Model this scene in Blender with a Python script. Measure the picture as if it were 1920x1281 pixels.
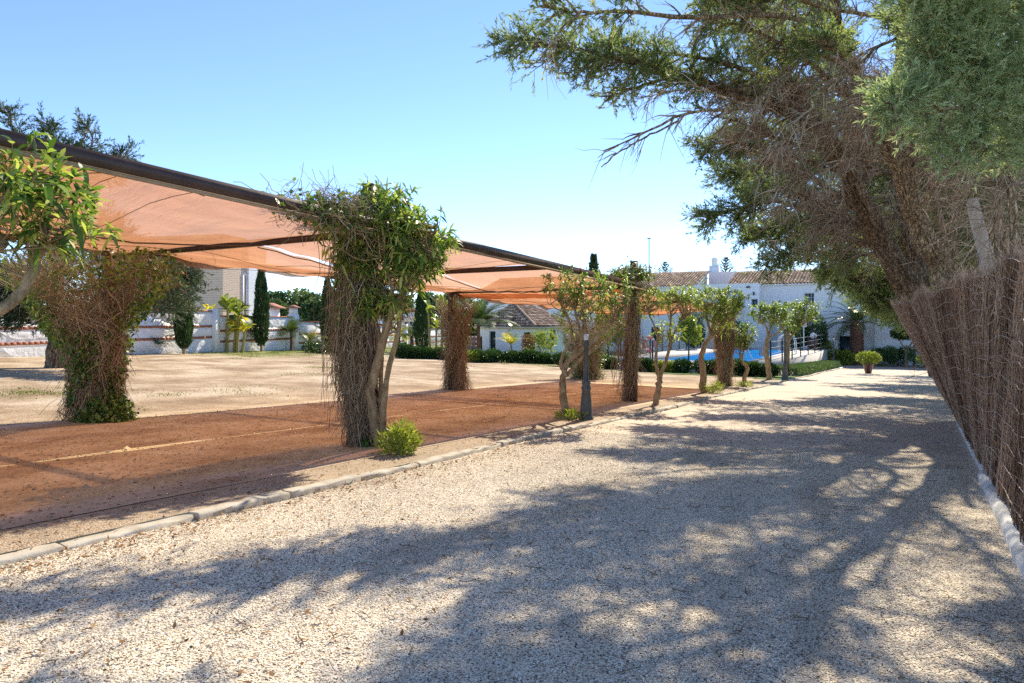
import bpy, math, random
import numpy as np
from math import radians, sin, cos, pi, sqrt, atan2

for o in list(bpy.data.objects):
    bpy.data.objects.remove(o)
SC = bpy.context.scene
COL = SC.collection

# ------------------------------------------------------------------ camera, sky, sun, exposure
YAW = radians(30.87)
CT, ST = cos(YAW), sin(YAW)
HC = 1.5
cam = bpy.data.cameras.new('camera')
cam.sensor_width = 36.0
cam.lens = 24.0
cam.shift_y = -37.5 / 1920
cam.clip_start = 0.05
cam.clip_end = 3000
co = bpy.data.objects.new('camera', cam)
COL.objects.link(co)
co.location = (0, 0, HC)
co.rotation_euler = (radians(90), 0, YAW)
SC.camera = co

SUN_EL, SUN_AZ = radians(40), radians(5)      # azimuth: to the left of +Y
world = bpy.data.worlds.new('World')
SC.world = world
world.use_nodes = True
wn = world.node_tree
wn.nodes.clear()
wo = wn.nodes.new('ShaderNodeOutputWorld')
wb = wn.nodes.new('ShaderNodeBackground')
sky = wn.nodes.new('ShaderNodeTexSky')
sky.sky_type = 'NISHITA'
sky.sun_disc = False
sky.sun_elevation = SUN_EL
sky.sun_rotation = -SUN_AZ
sky.air_density = 0.6
sky.dust_density = 0.0
sky.ozone_density = 3.2
wb.inputs['Strength'].default_value = 0.15
wn.links.new(sky.outputs[0], wb.inputs['Color'])
wn.links.new(wb.outputs[0], wo.inputs['Surface'])

sl = bpy.data.lights.new('sun', 'SUN')
sl.energy = 3.95
sl.angle = radians(0.53)
sl.color = (1.0, 0.89, 0.70)
so = bpy.data.objects.new('sun', sl)
COL.objects.link(so)
so.rotation_euler = (radians(90) - SUN_EL, 0, pi + SUN_AZ)
SC.view_settings.view_transform = 'Standard'
SC.view_settings.look = 'None'
SC.view_settings.gamma = 1.0
SC.view_settings.use_curve_mapping = False
SC.view_settings.exposure = 1.06
SC.cycles.max_bounces = 14
SC.cycles.diffuse_bounces = 8
SC.cycles.transmission_bounces = 10
SC.cycles.transparent_max_bounces = 12
SC.cycles.use_denoising = False

# ------------------------------------------------------------------ terrain height and photo rays
SL = 0.0362
def sm(x):
    return x * x * (3 - 2 * x)
def zg(u, v):
    vv = max(-14.0, min(v, 66.0))
    z = -SL * vv
    if vv > 56:
        t = (vv - 56) / 10.0
        z = -SL * (56 + 10 * (t - t * t * 0.5))
    uu = max(-46.0, u)
    z += 0.0275 * max(0.0, -uu - 13.0)
    return z
def ray(px, py, d):
    r = (px - 960) / 1280.0
    t = (603 - py) / 1280.0
    return np.array([d * (r * CT - ST), d * (r * ST + CT), HC + d * t])
def gp(px, py, dz=0.0):
    a, b = 1.5, None
    d = 1.5
    while d < 400:
        p = ray(px, py, d)
        if p[2] < zg(p[0], p[1]) + dz:
            b = d
            break
        a = d
        d *= 1.03
    if b is None:
        return ray(px, py, 90)
    for _ in range(40):
        m = (a + b) / 2
        p = ray(px, py, m)
        if p[2] < zg(p[0], p[1]) + dz:
            b = m
        else:
            a = m
    p = ray(px, py, b)
    p[2] = zg(p[0], p[1]) + dz
    return p
def depth(p):
    return -p[0] * ST + p[1] * CT

# ------------------------------------------------------------------ numpy mesh builder
RNG = np.random.default_rng(7)
def norm(a):
    return a / np.maximum(np.linalg.norm(a, axis=-1, keepdims=True), 1e-9)
class MB:
    def __init__(s):
        s.V = []; s.F = []; s.T = []; s.R = []; s.n = 0; s.M = []; s.cm = 0
    def add(s, V, F, rnd=None):
        V = np.asarray(V, float).reshape(-1, 3)
        F = np.asarray(F, int)
        s.V.append(V)
        s.F.append((F + s.n).ravel())
        s.T.append(np.full(len(F), F.shape[1], int))
        s.M.append(np.full(len(F), s.cm, int))
        if rnd is None:
            rnd = 0.5
        s.R.append(np.broadcast_to(np.asarray(rnd, float), (len(V),)).copy())
        s.n += len(V)
    def box(s, c, size, rz=0.0, rnd=None, taper=1.0, rx=0.0, ry=0.0):
        hx, hy, hz = size[0] / 2, size[1] / 2, size[2] / 2
        P = np.array([[-hx, -hy, -hz], [hx, -hy, -hz], [hx, hy, -hz], [-hx, hy, -hz],
                      [-hx * taper, -hy * taper, hz], [hx * taper, -hy * taper, hz], [hx * taper, hy * taper, hz], [-hx * taper, hy * taper, hz]])
        if rx:
            c_, s_ = cos(rx), sin(rx)
            P = P @ np.array([[1, 0, 0], [0, c_, s_], [0, -s_, c_]])
        if ry:
            c_, s_ = cos(ry), sin(ry)
            P = P @ np.array([[c_, 0, -s_], [0, 1, 0], [s_, 0, c_]])
        c_, s_ = cos(rz), sin(rz)
        P = P @ np.array([[c_, s_, 0], [-s_, c_, 0], [0, 0, 1]])
        s.add(P + np.asarray(c), [[0, 3, 2, 1], [4, 5, 6, 7], [0, 1, 5, 4], [1, 2, 6, 5], [2, 3, 7, 6], [3, 0, 4, 7]], rnd)
    def bbox(s, x0, x1, y0, y1, z0, z1, rnd=None):
        s.box(((x0 + x1) / 2, (y0 + y1) / 2, (z0 + z1) / 2), (x1 - x0, y1 - y0, z1 - z0), 0, rnd)
    def beam(s, a, b, w, h, rnd=None):
        a = np.asarray(a, float); b = np.asarray(b, float)
        d = norm(b - a)
        up = np.array([0, 0, 1.0]) if abs(d[2]) < 0.95 else np.array([0, 1.0, 0])
        x = norm(np.cross(d, up)); z = np.cross(x, d)
        P = []
        for q in (a, b):
            for sx, sz in ((-1, -1), (1, -1), (1, 1), (-1, 1)):
                P.append(q + x * sx * w / 2 + z * sz * h / 2)
        s.add(P, [[0, 1, 2, 3], [7, 6, 5, 4], [0, 4, 5, 1], [1, 5, 6, 2], [2, 6, 7, 3], [3, 7, 4, 0]], rnd)
    def tubes(s, P, R, sides=5, rnd=None, cap=False):
        # P (M,K,3), R (M,K)
        P = np.asarray(P, float); R = np.asarray(R, float)
        M, K, _ = P.shape
        D = np.gradient(P, axis=1)
        D = norm(D)
        ref = np.where(np.abs(D[..., 2:3]) > 0.93, np.array([1.0, 0.2, 0]), np.array([0, 0, 1.0]))
        # one reference per tube keeps it from twisting
        md = norm(P[:, -1] - P[:, 0] + 1e-9)
        ref1 = np.where(np.abs(md[:, 2:3]) > 0.8, np.array([1.0, 0.2, 0]), np.array([0, 0, 1.0]))
        ref = np.broadcast_to(ref1[:, None, :], P.shape)
        X = norm(np.cross(D, ref)); Y = np.cross(D, X)
        a = np.arange(sides) * 2 * pi / sides
        ring = P[:, :, None, :] + R[:, :, None, None] * (np.cos(a)[None, None, :, None] * X[:, :, None, :] + np.sin(a)[None, None, :, None] * Y[:, :, None, :])
        V = ring.reshape(-1, 3)
        base = (np.arange(M) * K * sides)[:, None, None]
        k = np.arange(K - 1)[None, :, None] * sides
        j = np.arange(sides)[None, None, :]
        j2 = (j + 1) % sides
        F = np.stack([base + k + j, base + k + j2, base + k + sides + j2, base + k + sides + j], -1).reshape(-1, 4)
        if rnd is None:
            rr = 0.5
        else:
            rr = np.repeat(np.asarray(rnd, float), K * sides)
        s.add(V, F, rr)
        if cap:
            for m in range(M):
                for k_, flip in ((0, 1), (K - 1, 0)):
                    idx = np.arange(sides)
                    s.add(ring[m, k_], [idx[::-1] if flip else idx], 0.5 if rnd is None else float(np.asarray(rnd).ravel()[m]))
    def tube(s, P, R, sides=6, rnd=0.5, cap=False):
        P = np.asarray(P, float)
        R = np.broadcast_to(np.asarray(R, float), (len(P),))
        s.tubes(P[None], R[None], sides, [rnd], cap)
    def blades(s, B, D, L, W, rnd, bend=0.0, wide=0.45, nrm=None):
        # one bent diamond quad each
        B = np.asarray(B, float); D = norm(np.asarray(D, float)); M = len(B)
        L = np.broadcast_to(L, (M,)); W = np.broadcast_to(W, (M,))
        if nrm is None:
            nrm = RNG.normal(size=(M, 3))
        S = norm(np.cross(D, nrm)); N = np.cross(S, D)
        mid = B + D * (L * wide)[:, None] + N * (L * bend * 0.5)[:, None]
        tip = B + D * L[:, None] - N * (L * bend)[:, None]
        V = np.stack([B, mid + S * (W / 2)[:, None], tip, mid - S * (W / 2)[:, None]], 1).reshape(-1, 3)
        F = np.arange(4 * M).reshape(M, 4)
        s.add(V, F, np.repeat(np.broadcast_to(rnd, (M,)), 4))
    def leaves(s, B, D, L, W, rnd, droop=0.35, segs=3, prof=None, up=None, fold=0.0):
        # curved strips
        B = np.asarray(B, float); D = norm(np.asarray(D, float)); M = len(B)
        L = np.broadcast_to(L, (M,)).astype(float); W = np.broadcast_to(W, (M,)).astype(float)
        droop = np.broadcast_to(droop, (M,)).astype(float)
        upv = np.array([0, 0, 1.0]) + RNG.normal(size=(M, 3)) * 0.35 if up is None else up
        S = norm(np.cross(D, upv))
        if prof is None:
            prof = [0.2, 0.95, 0.8, 0.05]
        K = segs + 1
        t = np.linspace(0, 1, K)
        C = B[:, None, :] + D[:, None, :] * (L[:, None] * t[None])[..., None] - np.array([0, 0, 1.0]) * (L[:, None] * droop[:, None] * t[None] ** 2)[..., None]
        w = W[:, None] * np.asarray(prof)[None] / 2
        N = np.cross(S, D)
        A = C + S[:, None, :] * w[..., None] + N[:, None, :] * (w * fold)[..., None]
        Bq = C - S[:, None, :] * w[..., None] + N[:, None, :] * (w * fold)[..., None]
        V = np.stack([A, Bq], 2).reshape(-1, 3)
        base = (np.arange(M) * K * 2)[:, None]
        k = np.arange(K - 1)[None] * 2
        F = np.stack([base + k, base + k + 1, base + k + 3, base + k + 2], -1).reshape(-1, 4)
        s.add(V, F, np.repeat(np.broadcast_to(rnd, (M,)), K * 2))
    def grid(s, P, rnd=None, flip=False):
        P = np.asarray(P, float)
        n, m, _ = P.shape
        i = np.arange(n - 1)[:, None] * m
        j = np.arange(m - 1)[None]
        F = np.stack([i + j, i + j + 1, i + m + j + 1, i + m + j], -1).reshape(-1, 4)
        if flip:
            F = F[:, ::-1]
        s.add(P.reshape(-1, 3), F, rnd)
    def lathe(s, c, prof, sides=14, rnd=None, jit=0.0):
        # prof: list of (r, z)
        c = np.asarray(c, float)
        a = np.arange(sides) * 2 * pi / sides
        V = []
        for r, z in prof:
            rr = r * (1 + jit * RNG.normal(size=sides))
            V.append(np.stack([c[0] + rr * np.cos(a), c[1] + rr * np.sin(a), np.full(sides, c[2] + z)], -1))
        V = np.concatenate(V)
        F = []
        for k in range(len(prof) - 1):
            for j in range(sides):
                j2 = (j + 1) % sides
                F.append([k * sides + j, k * sides + j2, (k + 1) * sides + j2, (k + 1) * sides + j])
        s.add(V, F, rnd)
    def mesh(s, name, origin=(0, 0, 0), smooth=False):
        V = np.concatenate(s.V) - np.asarray(origin, float)
        L = np.concatenate(s.F); T = np.concatenate(s.T)
        me = bpy.data.meshes.new(name)
        me.vertices.add(len(V)); me.loops.add(len(L)); me.polygons.add(len(T))
        me.vertices.foreach_set('co', V.ravel())
        me.loops.foreach_set('vertex_index', L)
        st = np.concatenate([[0], np.cumsum(T)[:-1]])
        me.polygons.foreach_set('loop_start', st)
        me.polygons.foreach_set('loop_total', T)
        if smooth:
            me.polygons.foreach_set('use_smooth', np.ones(len(T), bool))
        me.polygons.foreach_set('material_index', np.concatenate(s.M))
        at = me.attributes.new('rnd', 'FLOAT', 'POINT')
        at.data.foreach_set('value', np.concatenate(s.R))
        me.update(calc_edges=True)
        me.validate()
        return me

def obj(name, mb, mat, parent=None, loc=None, kind=None, smooth=False, label=None):
    if loc is None:
        loc = (0, 0, 0)
    org = np.asarray(WL[parent.name] if parent is not None else loc, float)
    me = mb.mesh(name, org, smooth)
    for m in (mat if isinstance(mat, (list, tuple)) else [mat]):
        me.materials.append(m)
    o = bpy.data.objects.new(name, me)
    COL.objects.link(o)
    if parent is not None:
        o.parent = parent
        WL[o.name] = org
    else:
        o.location = loc
        WL[o.name] = np.asarray(loc, float)
    if kind:
        o['kind'] = kind
    if label:
        o['label'] = label
    return o
WL = {}
def thing(name, label, cat, loc, group=None):
    o = bpy.data.objects.new(name, None)
    o.empty_display_size = 0.2
    COL.objects.link(o)
    o.location = [float(x) for x in loc]
    o['label'] = label
    o['category'] = cat
    if group:
        o['group'] = group
    WL[o.name] = np.asarray(loc, float)
    return o
def tag(o, label, cat, group=None):
    o['label'] = label; o['category'] = cat
    if group:
        o['group'] = group
    return o
def dup(root, loc, label, rz=0.0, sc=1.0):
    c = root.copy(); COL.objects.link(c)
    c.location = [float(x) for x in loc]
    c.rotation_euler = (0, 0, rz)
    c.scale = (sc, sc, sc)
    c['label'] = label
    WL[c.name] = np.asarray(loc, float)
    for ch in root.children:
        k = ch.copy(); COL.objects.link(k); k.parent = c
        for g in ch.children:
            q = g.copy(); COL.objects.link(q); q.parent = k
    return c

def spline(pts, n):
    P = np.asarray(pts, float)
    if len(P) == 2:
        t = np.linspace(0, 1, n)[:, None]
        return P[0] * (1 - t) + P[1] * t
    Q = np.vstack([2 * P[0] - P[1], P, 2 * P[-1] - P[-2]])
    out = []
    m = len(P) - 1
    for x in np.linspace(0, m - 1e-6, n):
        i = int(x); t = x - i
        p0, p1, p2, p3 = Q[i], Q[i + 1], Q[i + 2], Q[i + 3]
        out.append(0.5 * (2 * p1 + (p2 - p0) * t + (2 * p0 - 5 * p1 + 4 * p2 - p3) * t * t + (3 * p1 - p0 - 3 * p2 + p3) * t ** 3))
    return np.array(out)

# ------------------------------------------------------------------ materials
def _base(name):
    m = bpy.data.materials.new(name)
    m.use_nodes = True
    nt = m.node_tree
    nt.nodes.clear()
    out = nt.nodes.new('ShaderNodeOutputMaterial')
    b = nt.nodes.new('ShaderNodeBsdfPrincipled')
    nt.links.new(b.outputs[0], out.inputs[0])
    return m, nt, b, out
def ramp(nt, cols, pos=None):
    r = nt.nodes.new('ShaderNodeValToRGB')
    e = r.color_ramp.elements
    n = len(cols)
    pos = pos or [i / (n - 1) for i in range(n)]
    while len(e) < n:
        e.new(0.5)
    for i in range(n):
        e[i].position = pos[i]
        e[i].color = tuple(cols[i]) + (1,)
    return r
def coords(nt, space='Object'):
    if space == 'World':
        g = nt.nodes.new('ShaderNodeNewGeometry')
        return g.outputs['Position']
    t = nt.nodes.new('ShaderNodeTexCoord')
    return t.outputs[space]
def noise(nt, vec, scale, detail=4, rough=0.55, dist=0.0):
    n = nt.nodes.new('ShaderNodeTexNoise')
    n.inputs['Scale'].default_value = scale
    n.inputs['Detail'].default_value = detail
    n.inputs['Roughness'].default_value = rough
    n.inputs['Distortion'].default_value = dist
    nt.links.new(vec, n.inputs['Vector'])
    return n
def mapping(nt, vec, scale):
    mp = nt.nodes.new('ShaderNodeMapping')
    mp.inputs['Scale'].default_value = scale
    nt.links.new(vec, mp.inputs['Vector'])
    return mp.outputs[0]
def mixc(nt, fac, a, b, mode='MIX'):
    m = nt.nodes.new('ShaderNodeMix')
    m.data_type = 'RGBA'
    m.blend_type = mode
    for src, sock in ((fac, m.inputs[0]), (a, m.inputs[6]), (b, m.inputs[7])):
        if hasattr(src, 'links'):
            nt.links.new(src, sock)
        elif isinstance(src, (tuple, list)):
            sock.default_value = tuple(src) + (1,)
        else:
            sock.default_value = src
    return m.outputs[2]
def math_(nt, op, a, b=0.0, clamp=False):
    m = nt.nodes.new('ShaderNodeMath')
    m.operation = op
    m.use_clamp = clamp
    for src, sock in ((a, m.inputs[0]), (b, m.inputs[1])):
        if hasattr(src, 'links'):
            nt.links.new(src, sock)
        else:
            sock.default_value = src
    return m.outputs[0]
def bump(nt, b, h, strength=0.4, dist=0.02):
    bp = nt.nodes.new('ShaderNodeBump')
    bp.inputs['Strength'].default_value = strength
    bp.inputs['Distance'].default_value = dist
    nt.links.new(h, bp.inputs['Height'])
    nt.links.new(bp.outputs[0], b.inputs['Normal'])
def surf(name, cols, scale=6, rough=0.8, bscale=40, bstr=0.3, bdist=0.01, metal=0.0, stretch=(1, 1, 1), space='Object', spec=0.3, pos=None):
    m, nt, b, out = _base(name)
    v = mapping(nt, coords(nt, space), stretch)
    n = noise(nt, v, scale, 6, 0.6)
    r = ramp(nt, cols, pos or [0.3 + 0.4 * i / (len(cols) - 1) for i in range(len(cols))])
    nt.links.new(n.outputs[0], r.inputs[0])
    nt.links.new(r.outputs[0], b.inputs['Base Color'])
    b.inputs['Roughness'].default_value = rough
    b.inputs['Metallic'].default_value = metal
    b.inputs['Specular IOR Level'].default_value = spec
    if bstr:
        n2 = noise(nt, v, bscale, 5, 0.6)
        bump(nt, b, n2.outputs[0], bstr, bdist)
    return m
def leafmat(name, cols, trans=0.3, rough=0.45, tcol=None, spec=0.4):
    m, nt, b, out = _base(name)
    a = nt.nodes.new('ShaderNodeAttribute')
    a.attribute_name = 'rnd'
    r = ramp(nt, cols)
    nt.links.new(a.outputs['Fac'], r.inputs[0])
    nt.links.new(r.outputs[0], b.inputs['Base Color'])
    b.inputs['Roughness'].default_value = rough
    b.inputs['Specular IOR Level'].default_value = spec
    if trans > 0:
        t = nt.nodes.new('ShaderNodeBsdfTranslucent')
        c = mixc(nt, 1.0, r.outputs[0], tcol or (1.5, 1.45, 0.7), 'MULTIPLY')
        nt.links.new(c, t.inputs['Color'])
        mx = nt.nodes.new('ShaderNodeMixShader')
        mx.inputs[0].default_value = trans
        nt.links.new(b.outputs[0], mx.inputs[1])
        nt.links.new(t.outputs[0], mx.inputs[2])
        nt.links.new(mx.outputs[0], out.inputs[0])
    return m
def barkmat(name, cols, scale=9, stretch=(1, 1, 0.18), bstr=0.9, bdist=0.03, bscale=22, sharp=False):
    m, nt, b, out = _base(name)
    v = mapping(nt, coords(nt, 'World'), stretch)
    n = noise(nt, v, scale, 6, 0.65, 0.6)
    r = ramp(nt, cols, [0.3, 0.5, 0.7])
    nt.links.new(n.outputs[0], r.inputs[0])
    nt.links.new(r.outputs[0], b.inputs['Base Color'])
    b.inputs['Roughness'].default_value = 0.9
    b.inputs['Specular IOR Level'].default_value = 0.15
    n2 = noise(nt, v, bscale, 6, 0.7, 0.8)
    if sharp:
        vo = nt.nodes.new('ShaderNodeTexVoronoi'); vo.feature = 'DISTANCE_TO_EDGE'; vo.inputs['Scale'].default_value = 19
        dv = nt.nodes.new('ShaderNodeVectorMath'); dv.operation = 'ADD'
        nt.links.new(v, dv.inputs[0]); sc_ = nt.nodes.new('ShaderNodeVectorMath'); sc_.operation = 'SCALE'; sc_.inputs['Scale'].default_value = 0.16
        nt.links.new(n2.outputs['Color'], sc_.inputs[0]); nt.links.new(sc_.outputs[0], dv.inputs[1]); nt.links.new(dv.outputs[0], vo.inputs['Vector'])
        cr = ramp(nt, [(0.50, 0.46, 0.43), (1, 1, 1)], [0.0, 0.13])
        nt.links.new(vo.outputs['Distance'], cr.inputs[0])
        nt.links.new(mixc(nt, 1.0, r.outputs[0], cr.outputs[0], 'MULTIPLY'), b.inputs['Base Color'])
        hh = math_(nt, 'ADD', math_(nt, 'MULTIPLY', n2.outputs[0], 0.5), cr.outputs[0])
        bump(nt, b, hh, 1.0, 0.035)
        return m
    bump(nt, b, n2.outputs[0], bstr, bdist)
    return m
def twigmat(name, cols):
    m, nt, b, out = _base(name)
    a = nt.nodes.new('ShaderNodeAttribute')
    a.attribute_name = 'rnd'
    r = ramp(nt, cols)
    nt.links.new(a.outputs['Fac'], r.inputs[0])
    nt.links.new(r.outputs[0], b.inputs['Base Color'])
    b.inputs['Roughness'].default_value = 0.85
    b.inputs['Specular IOR Level'].default_value = 0.2
    return m
def gravelmat(name, tones, pos, scale, gap=0.35, tint=None, bstr=0.8, bdist=0.012):
    m, nt, b, out = _base(name)
    v = coords(nt, 'World')
    vo = nt.nodes.new('ShaderNodeTexVoronoi')
    vo.inputs['Scale'].default_value = scale
    nt.links.new(v, vo.inputs['Vector'])
    sep = nt.nodes.new('ShaderNodeSeparateColor')
    nt.links.new(vo.outputs['Color'], sep.inputs[0])
    r = ramp(nt, tones, pos)
    nt.links.new(sep.outputs[0], r.inputs[0])
    ga = ramp(nt, [(1, 1, 1), (1, 1, 1), (gap, gap * 0.95, gap * 0.9)], [0.0, 0.45, 0.95])
    nt.links.new(vo.outputs['Distance'], ga.inputs[0])
    c = mixc(nt, 1.0, r.outputs[0], ga.outputs[0], 'MULTIPLY')
    big = noise(nt, v, 0.9, 6, 0.65)
    br = ramp(nt, [(0.78, 0.76, 0.74), (1.0, 1.0, 1.0), (1.12, 1.08, 1.02)], [0.3, 0.5, 0.72])
    nt.links.new(big.outputs[0], br.inputs[0])
    c = mixc(nt, 1.0, c, br.outputs[0], 'MULTIPLY')
    if tint:
        n3 = noise(nt, v, 3.1, 5, 0.7)
        tr = ramp(nt, [(0, 0, 0), (1, 1, 1)], [0.52, 0.66])
        nt.links.new(n3.outputs[0], tr.inputs[0])
        c = mixc(nt, math_(nt, 'MULTIPLY', tr.outputs[0], 0.6), c, tint)
    nt.links.new(c, b.inputs['Base Color'])
    b.inputs['Roughness'].default_value = 0.85
    b.inputs['Specular IOR Level'].default_value = 0.25
    h = math_(nt, 'SUBTRACT', 1.0, vo.outputs['Distance'])
    n2 = noise(nt, v, scale * 0.25, 4, 0.6)
    h = math_(nt, 'ADD', h, math_(nt, 'MULTIPLY', n2.outputs[0], 1.0))
    bump(nt, b, h, bstr, bdist)
    return m

M = {}
M['gravel'] = gravelmat('driveway_gravel', [(0.16, 0.135, 0.11), (0.56, 0.46, 0.355), (0.70, 0.585, 0.455), (0.82, 0.72, 0.59), (0.52, 0.40, 0.28)], [0, 0.16, 0.55, 0.85, 1.0], 62, 0.55, None, 0.5)
m, nt, b, out = _base('pebble_stone')
oi = nt.nodes.new('ShaderNodeObjectInfo')
r = ramp(nt, [(0.085, 0.078, 0.065), (0.23, 0.20, 0.15), (0.68, 0.575, 0.42), (0.87, 0.765, 0.58), (0.94, 0.885, 0.75), (0.64, 0.49, 0.32)], [0, 0.10, 0.22, 0.6, 0.88, 1.0])
nt.links.new(oi.outputs['Random'], r.inputs[0])
pn = noise(nt, mapping(nt, oi.outputs['Location'], (1.0, 0.3, 1)), 1.3, 5, 0.6)
pr = ramp(nt, [(0.74, 0.72, 0.69), (1, 1, 1), (1.05, 1.04, 1.02)], [0.36, 0.5, 0.7])
nt.links.new(pn.outputs[0], pr.inputs[0])
nt.links.new(mixc(nt, 1.0, r.outputs[0], pr.outputs[0], 'MULTIPLY'), b.inputs['Base Color'])
b.inputs['Roughness'].default_value = 0.75
b.inputs['Specular IOR Level'].default_value = 0.3
M['pebble'] = m

# sandy field: tan sand, worn pale track, weeds
m, nt, b, out = _base('sandy_ground')
v = coords(nt, 'World')
n1 = noise(nt, v, 0.55, 8, 0.65)
r1 = ramp(nt, [(0.30, 0.21, 0.135), (0.46, 0.345, 0.23), (0.62, 0.50, 0.37)], [0.36, 0.5, 0.62])
nt.links.new(n1.outputs[0], r1.inputs[0])
n2 = noise(nt, v, 26, 5, 0.75)
r2 = ramp(nt, [(0.62, 0.58, 0.54), (1, 1, 1), (1.18, 1.15, 1.1)], [0.34, 0.5, 0.7])
nt.links.new(n2.outputs[0], r2.inputs[0])
c = mixc(nt, 1.0, r1.outputs[0], r2.outputs[0], 'MULTIPLY')
n3 = noise(nt, mapping(nt, v, (0.5, 1.3, 1)), 0.8, 8, 0.75)
r3 = ramp(nt, [(0, 0, 0), (1, 1, 1)], [0.60, 0.66])
nt.links.new(n3.outputs[0], r3.inputs[0])
ga = nt.nodes.new('ShaderNodeAttribute'); ga.attribute_name = 'rnd'     # 0 sand .. 1 grass
gm = math_(nt, 'ADD', math_(nt, 'MULTIPLY', r3.outputs[0], 0.16), math_(nt, 'MULTIPLY', ga.outputs['Fac'], math_(nt, 'ADD', 0.35, n3.outputs[0])), True)
n4 = noise(nt, v, 30, 3, 0.6)
r4 = ramp(nt, [(0.07, 0.12, 0.02), (0.17, 0.22, 0.05), (0.26, 0.26, 0.10)], [0.3, 0.5, 0.7])
nt.links.new(n4.outputs[0], r4.inputs[0])
c = mixc(nt, gm, c, r4.outputs[0])
nt.links.new(c, b.inputs['Base Color'])
b.inputs['Roughness'].default_value = 0.95
b.inputs['Specular IOR Level'].default_value = 0.1
n5 = noise(nt, v, 9, 8, 0.8)
bump(nt, b, n5.outputs[0], 0.9, 0.05)
M['sand'] = m
m, nt, b, out = _base('cloth_tinted_earth')  # tan sand, with the warm light through the shade cloth worked into its colour
v = coords(nt, 'World')
n1 = noise(nt, v, 1.4, 8, 0.7)
r1 = ramp(nt, [(0.48, 0.345, 0.19), (0.65, 0.495, 0.28), (0.75, 0.61, 0.39)], [0.33, 0.5, 0.68])
nt.links.new(n1.outputs[0], r1.inputs[0])
n2 = noise(nt, v, 34, 6, 0.8)
r2 = ramp(nt, [(0.45, 0.42, 0.4), (1, 1, 1), (1.25, 1.2, 1.15)], [0.34, 0.5, 0.7])
nt.links.new(n2.outputs[0], r2.inputs[0])
c = mixc(nt, 1.0, r1.outputs[0], r2.outputs[0], 'MULTIPLY')
n3 = noise(nt, mapping(nt, v, (2.2, 0.7, 1)), 2.3, 5, 0.6)
r3 = ramp(nt, [(0, 0, 0), (1, 1, 1)], [0.61, 0.70])
nt.links.new(n3.outputs[0], r3.inputs[0])
c = mixc(nt, math_(nt, 'MULTIPLY', r3.outputs[0], 0.6), c, (0.72, 0.58, 0.42))
ea = nt.nodes.new('ShaderNodeAttribute'); ea.attribute_name = 'rnd'
n6 = noise(nt, v, 2.6, 6, 0.7)
em = math_(nt, 'ADD', ea.outputs['Fac'], math_(nt, 'SUBTRACT', n6.outputs[0], 0.5))
er = ramp(nt, [(0, 0, 0), (1, 1, 1)], [0.42, 0.62])
nt.links.new(em, er.inputs[0])
c = mixc(nt, er.outputs[0], c, (0.60, 0.47, 0.33))
n7 = noise(nt, mapping(nt, v, (1.0, .45, 1)), 1.1, 7, 0.75)
r7 = ramp(nt, [(0.62, 0.56, 0.52), (1, 1, 1), (1.14, 1.16, 1.2)], [0.36, 0.5, 0.64])
nt.links.new(n7.outputs[0], r7.inputs[0])
c = mixc(nt, 1.0, c, r7.outputs[0], 'MULTIPLY')
nt.links.new(c, b.inputs['Base Color'])
b.inputs['Roughness'].default_value = 0.95
b.inputs['Specular IOR Level'].default_value = 0.1
n5 = noise(nt, v, 14, 9, 0.85)
bump(nt, b, n5.outputs[0], 0.8, 0.035)
M['tintedearth'] = m

M['strip'] = gravelmat('verge_gravel', [(0.30, 0.23, 0.16), (0.45, 0.35, 0.245), (0.56, 0.45, 0.33)], [0, 0.5, 1.0], 70, 0.55, (0.40, 0.30, 0.20))
M['kerb'] = surf('kerb_concrete', [(0.34, 0.29, 0.22), (0.48, 0.43, 0.35), (0.58, 0.54, 0.47)], 5, 0.9, 60, 0.6, 0.006)
M['plinth'] = surf('white_painted_render', [(0.46, 0.44, 0.40), (0.64, 0.63, 0.60), (0.70, 0.69, 0.67)], 3, 0.85, 30, 0.5, 0.01)
M['brown_metal'] = surf('brown_painted_steel', [(0.035, 0.018, 0.013), (0.06, 0.032, 0.024), (0.09, 0.05, 0.038)], 5, 0.5, 50, 0.15, 0.003, stretch=(1, 1, 1), spec=0.5)
# woven shade cloth, red-brown, open weave that lets part of the sun through
m, nt, b, out = _base('woven_shade_cloth')
v = coords(nt, 'World')
n1 = noise(nt, mapping(nt, v, (1.0, 0.35, 1)), 2.2, 6, 0.65)
r1 = ramp(nt, [(0.40, 0.19, 0.09), (0.47, 0.23, 0.115), (0.53, 0.28, 0.15)], [0.3, 0.5, 0.7])
nt.links.new(n1.outputs[0], r1.inputs[0])
wv = nt.nodes.new('ShaderNodeTexWave'); wv.bands_direction = 'Y'
wv.inputs['Scale'].default_value = 11; wv.inputs['Distortion'].default_value = 1.2; wv.inputs['Detail'].default_value = 2
nt.links.new(v, wv.inputs['Vector'])
wr = ramp(nt, [(0.80, 0.77, 0.74), (1.06, 1.06, 1.06)])
nt.links.new(wv.outputs[0], wr.inputs[0])
c = mixc(nt, 1.0, r1.outputs[0], wr.outputs[0], 'MULTIPLY')
dn = noise(nt, v, 0.8, 7, 0.7)
dr0 = ramp(nt, [(1, 1, 1), (1, 1, 1), (0.55, 0.42, 0.33)], [0.0, 0.64, 0.74])
nt.links.new(dn.outputs[0], dr0.inputs[0])
c = mixc(nt, 1.0, c, dr0.outputs[0], 'MULTIPLY')
nt.links.new(c, b.inputs['Base Color'])
b.inputs['Roughness'].default_value = 0.9
b.inputs['Specular IOR Level'].default_value = 0.05
tl = nt.nodes.new('ShaderNodeBsdfTranslucent'); nt.links.new(mixc(nt, 1.0, c, (1.25, 1.2, 1.2), 'MULTIPLY'), tl.inputs[0])
tp = nt.nodes.new('ShaderNodeBsdfTransparent'); tp.inputs[0].default_value = (1.0, 0.60, 0.40, 1)
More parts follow.
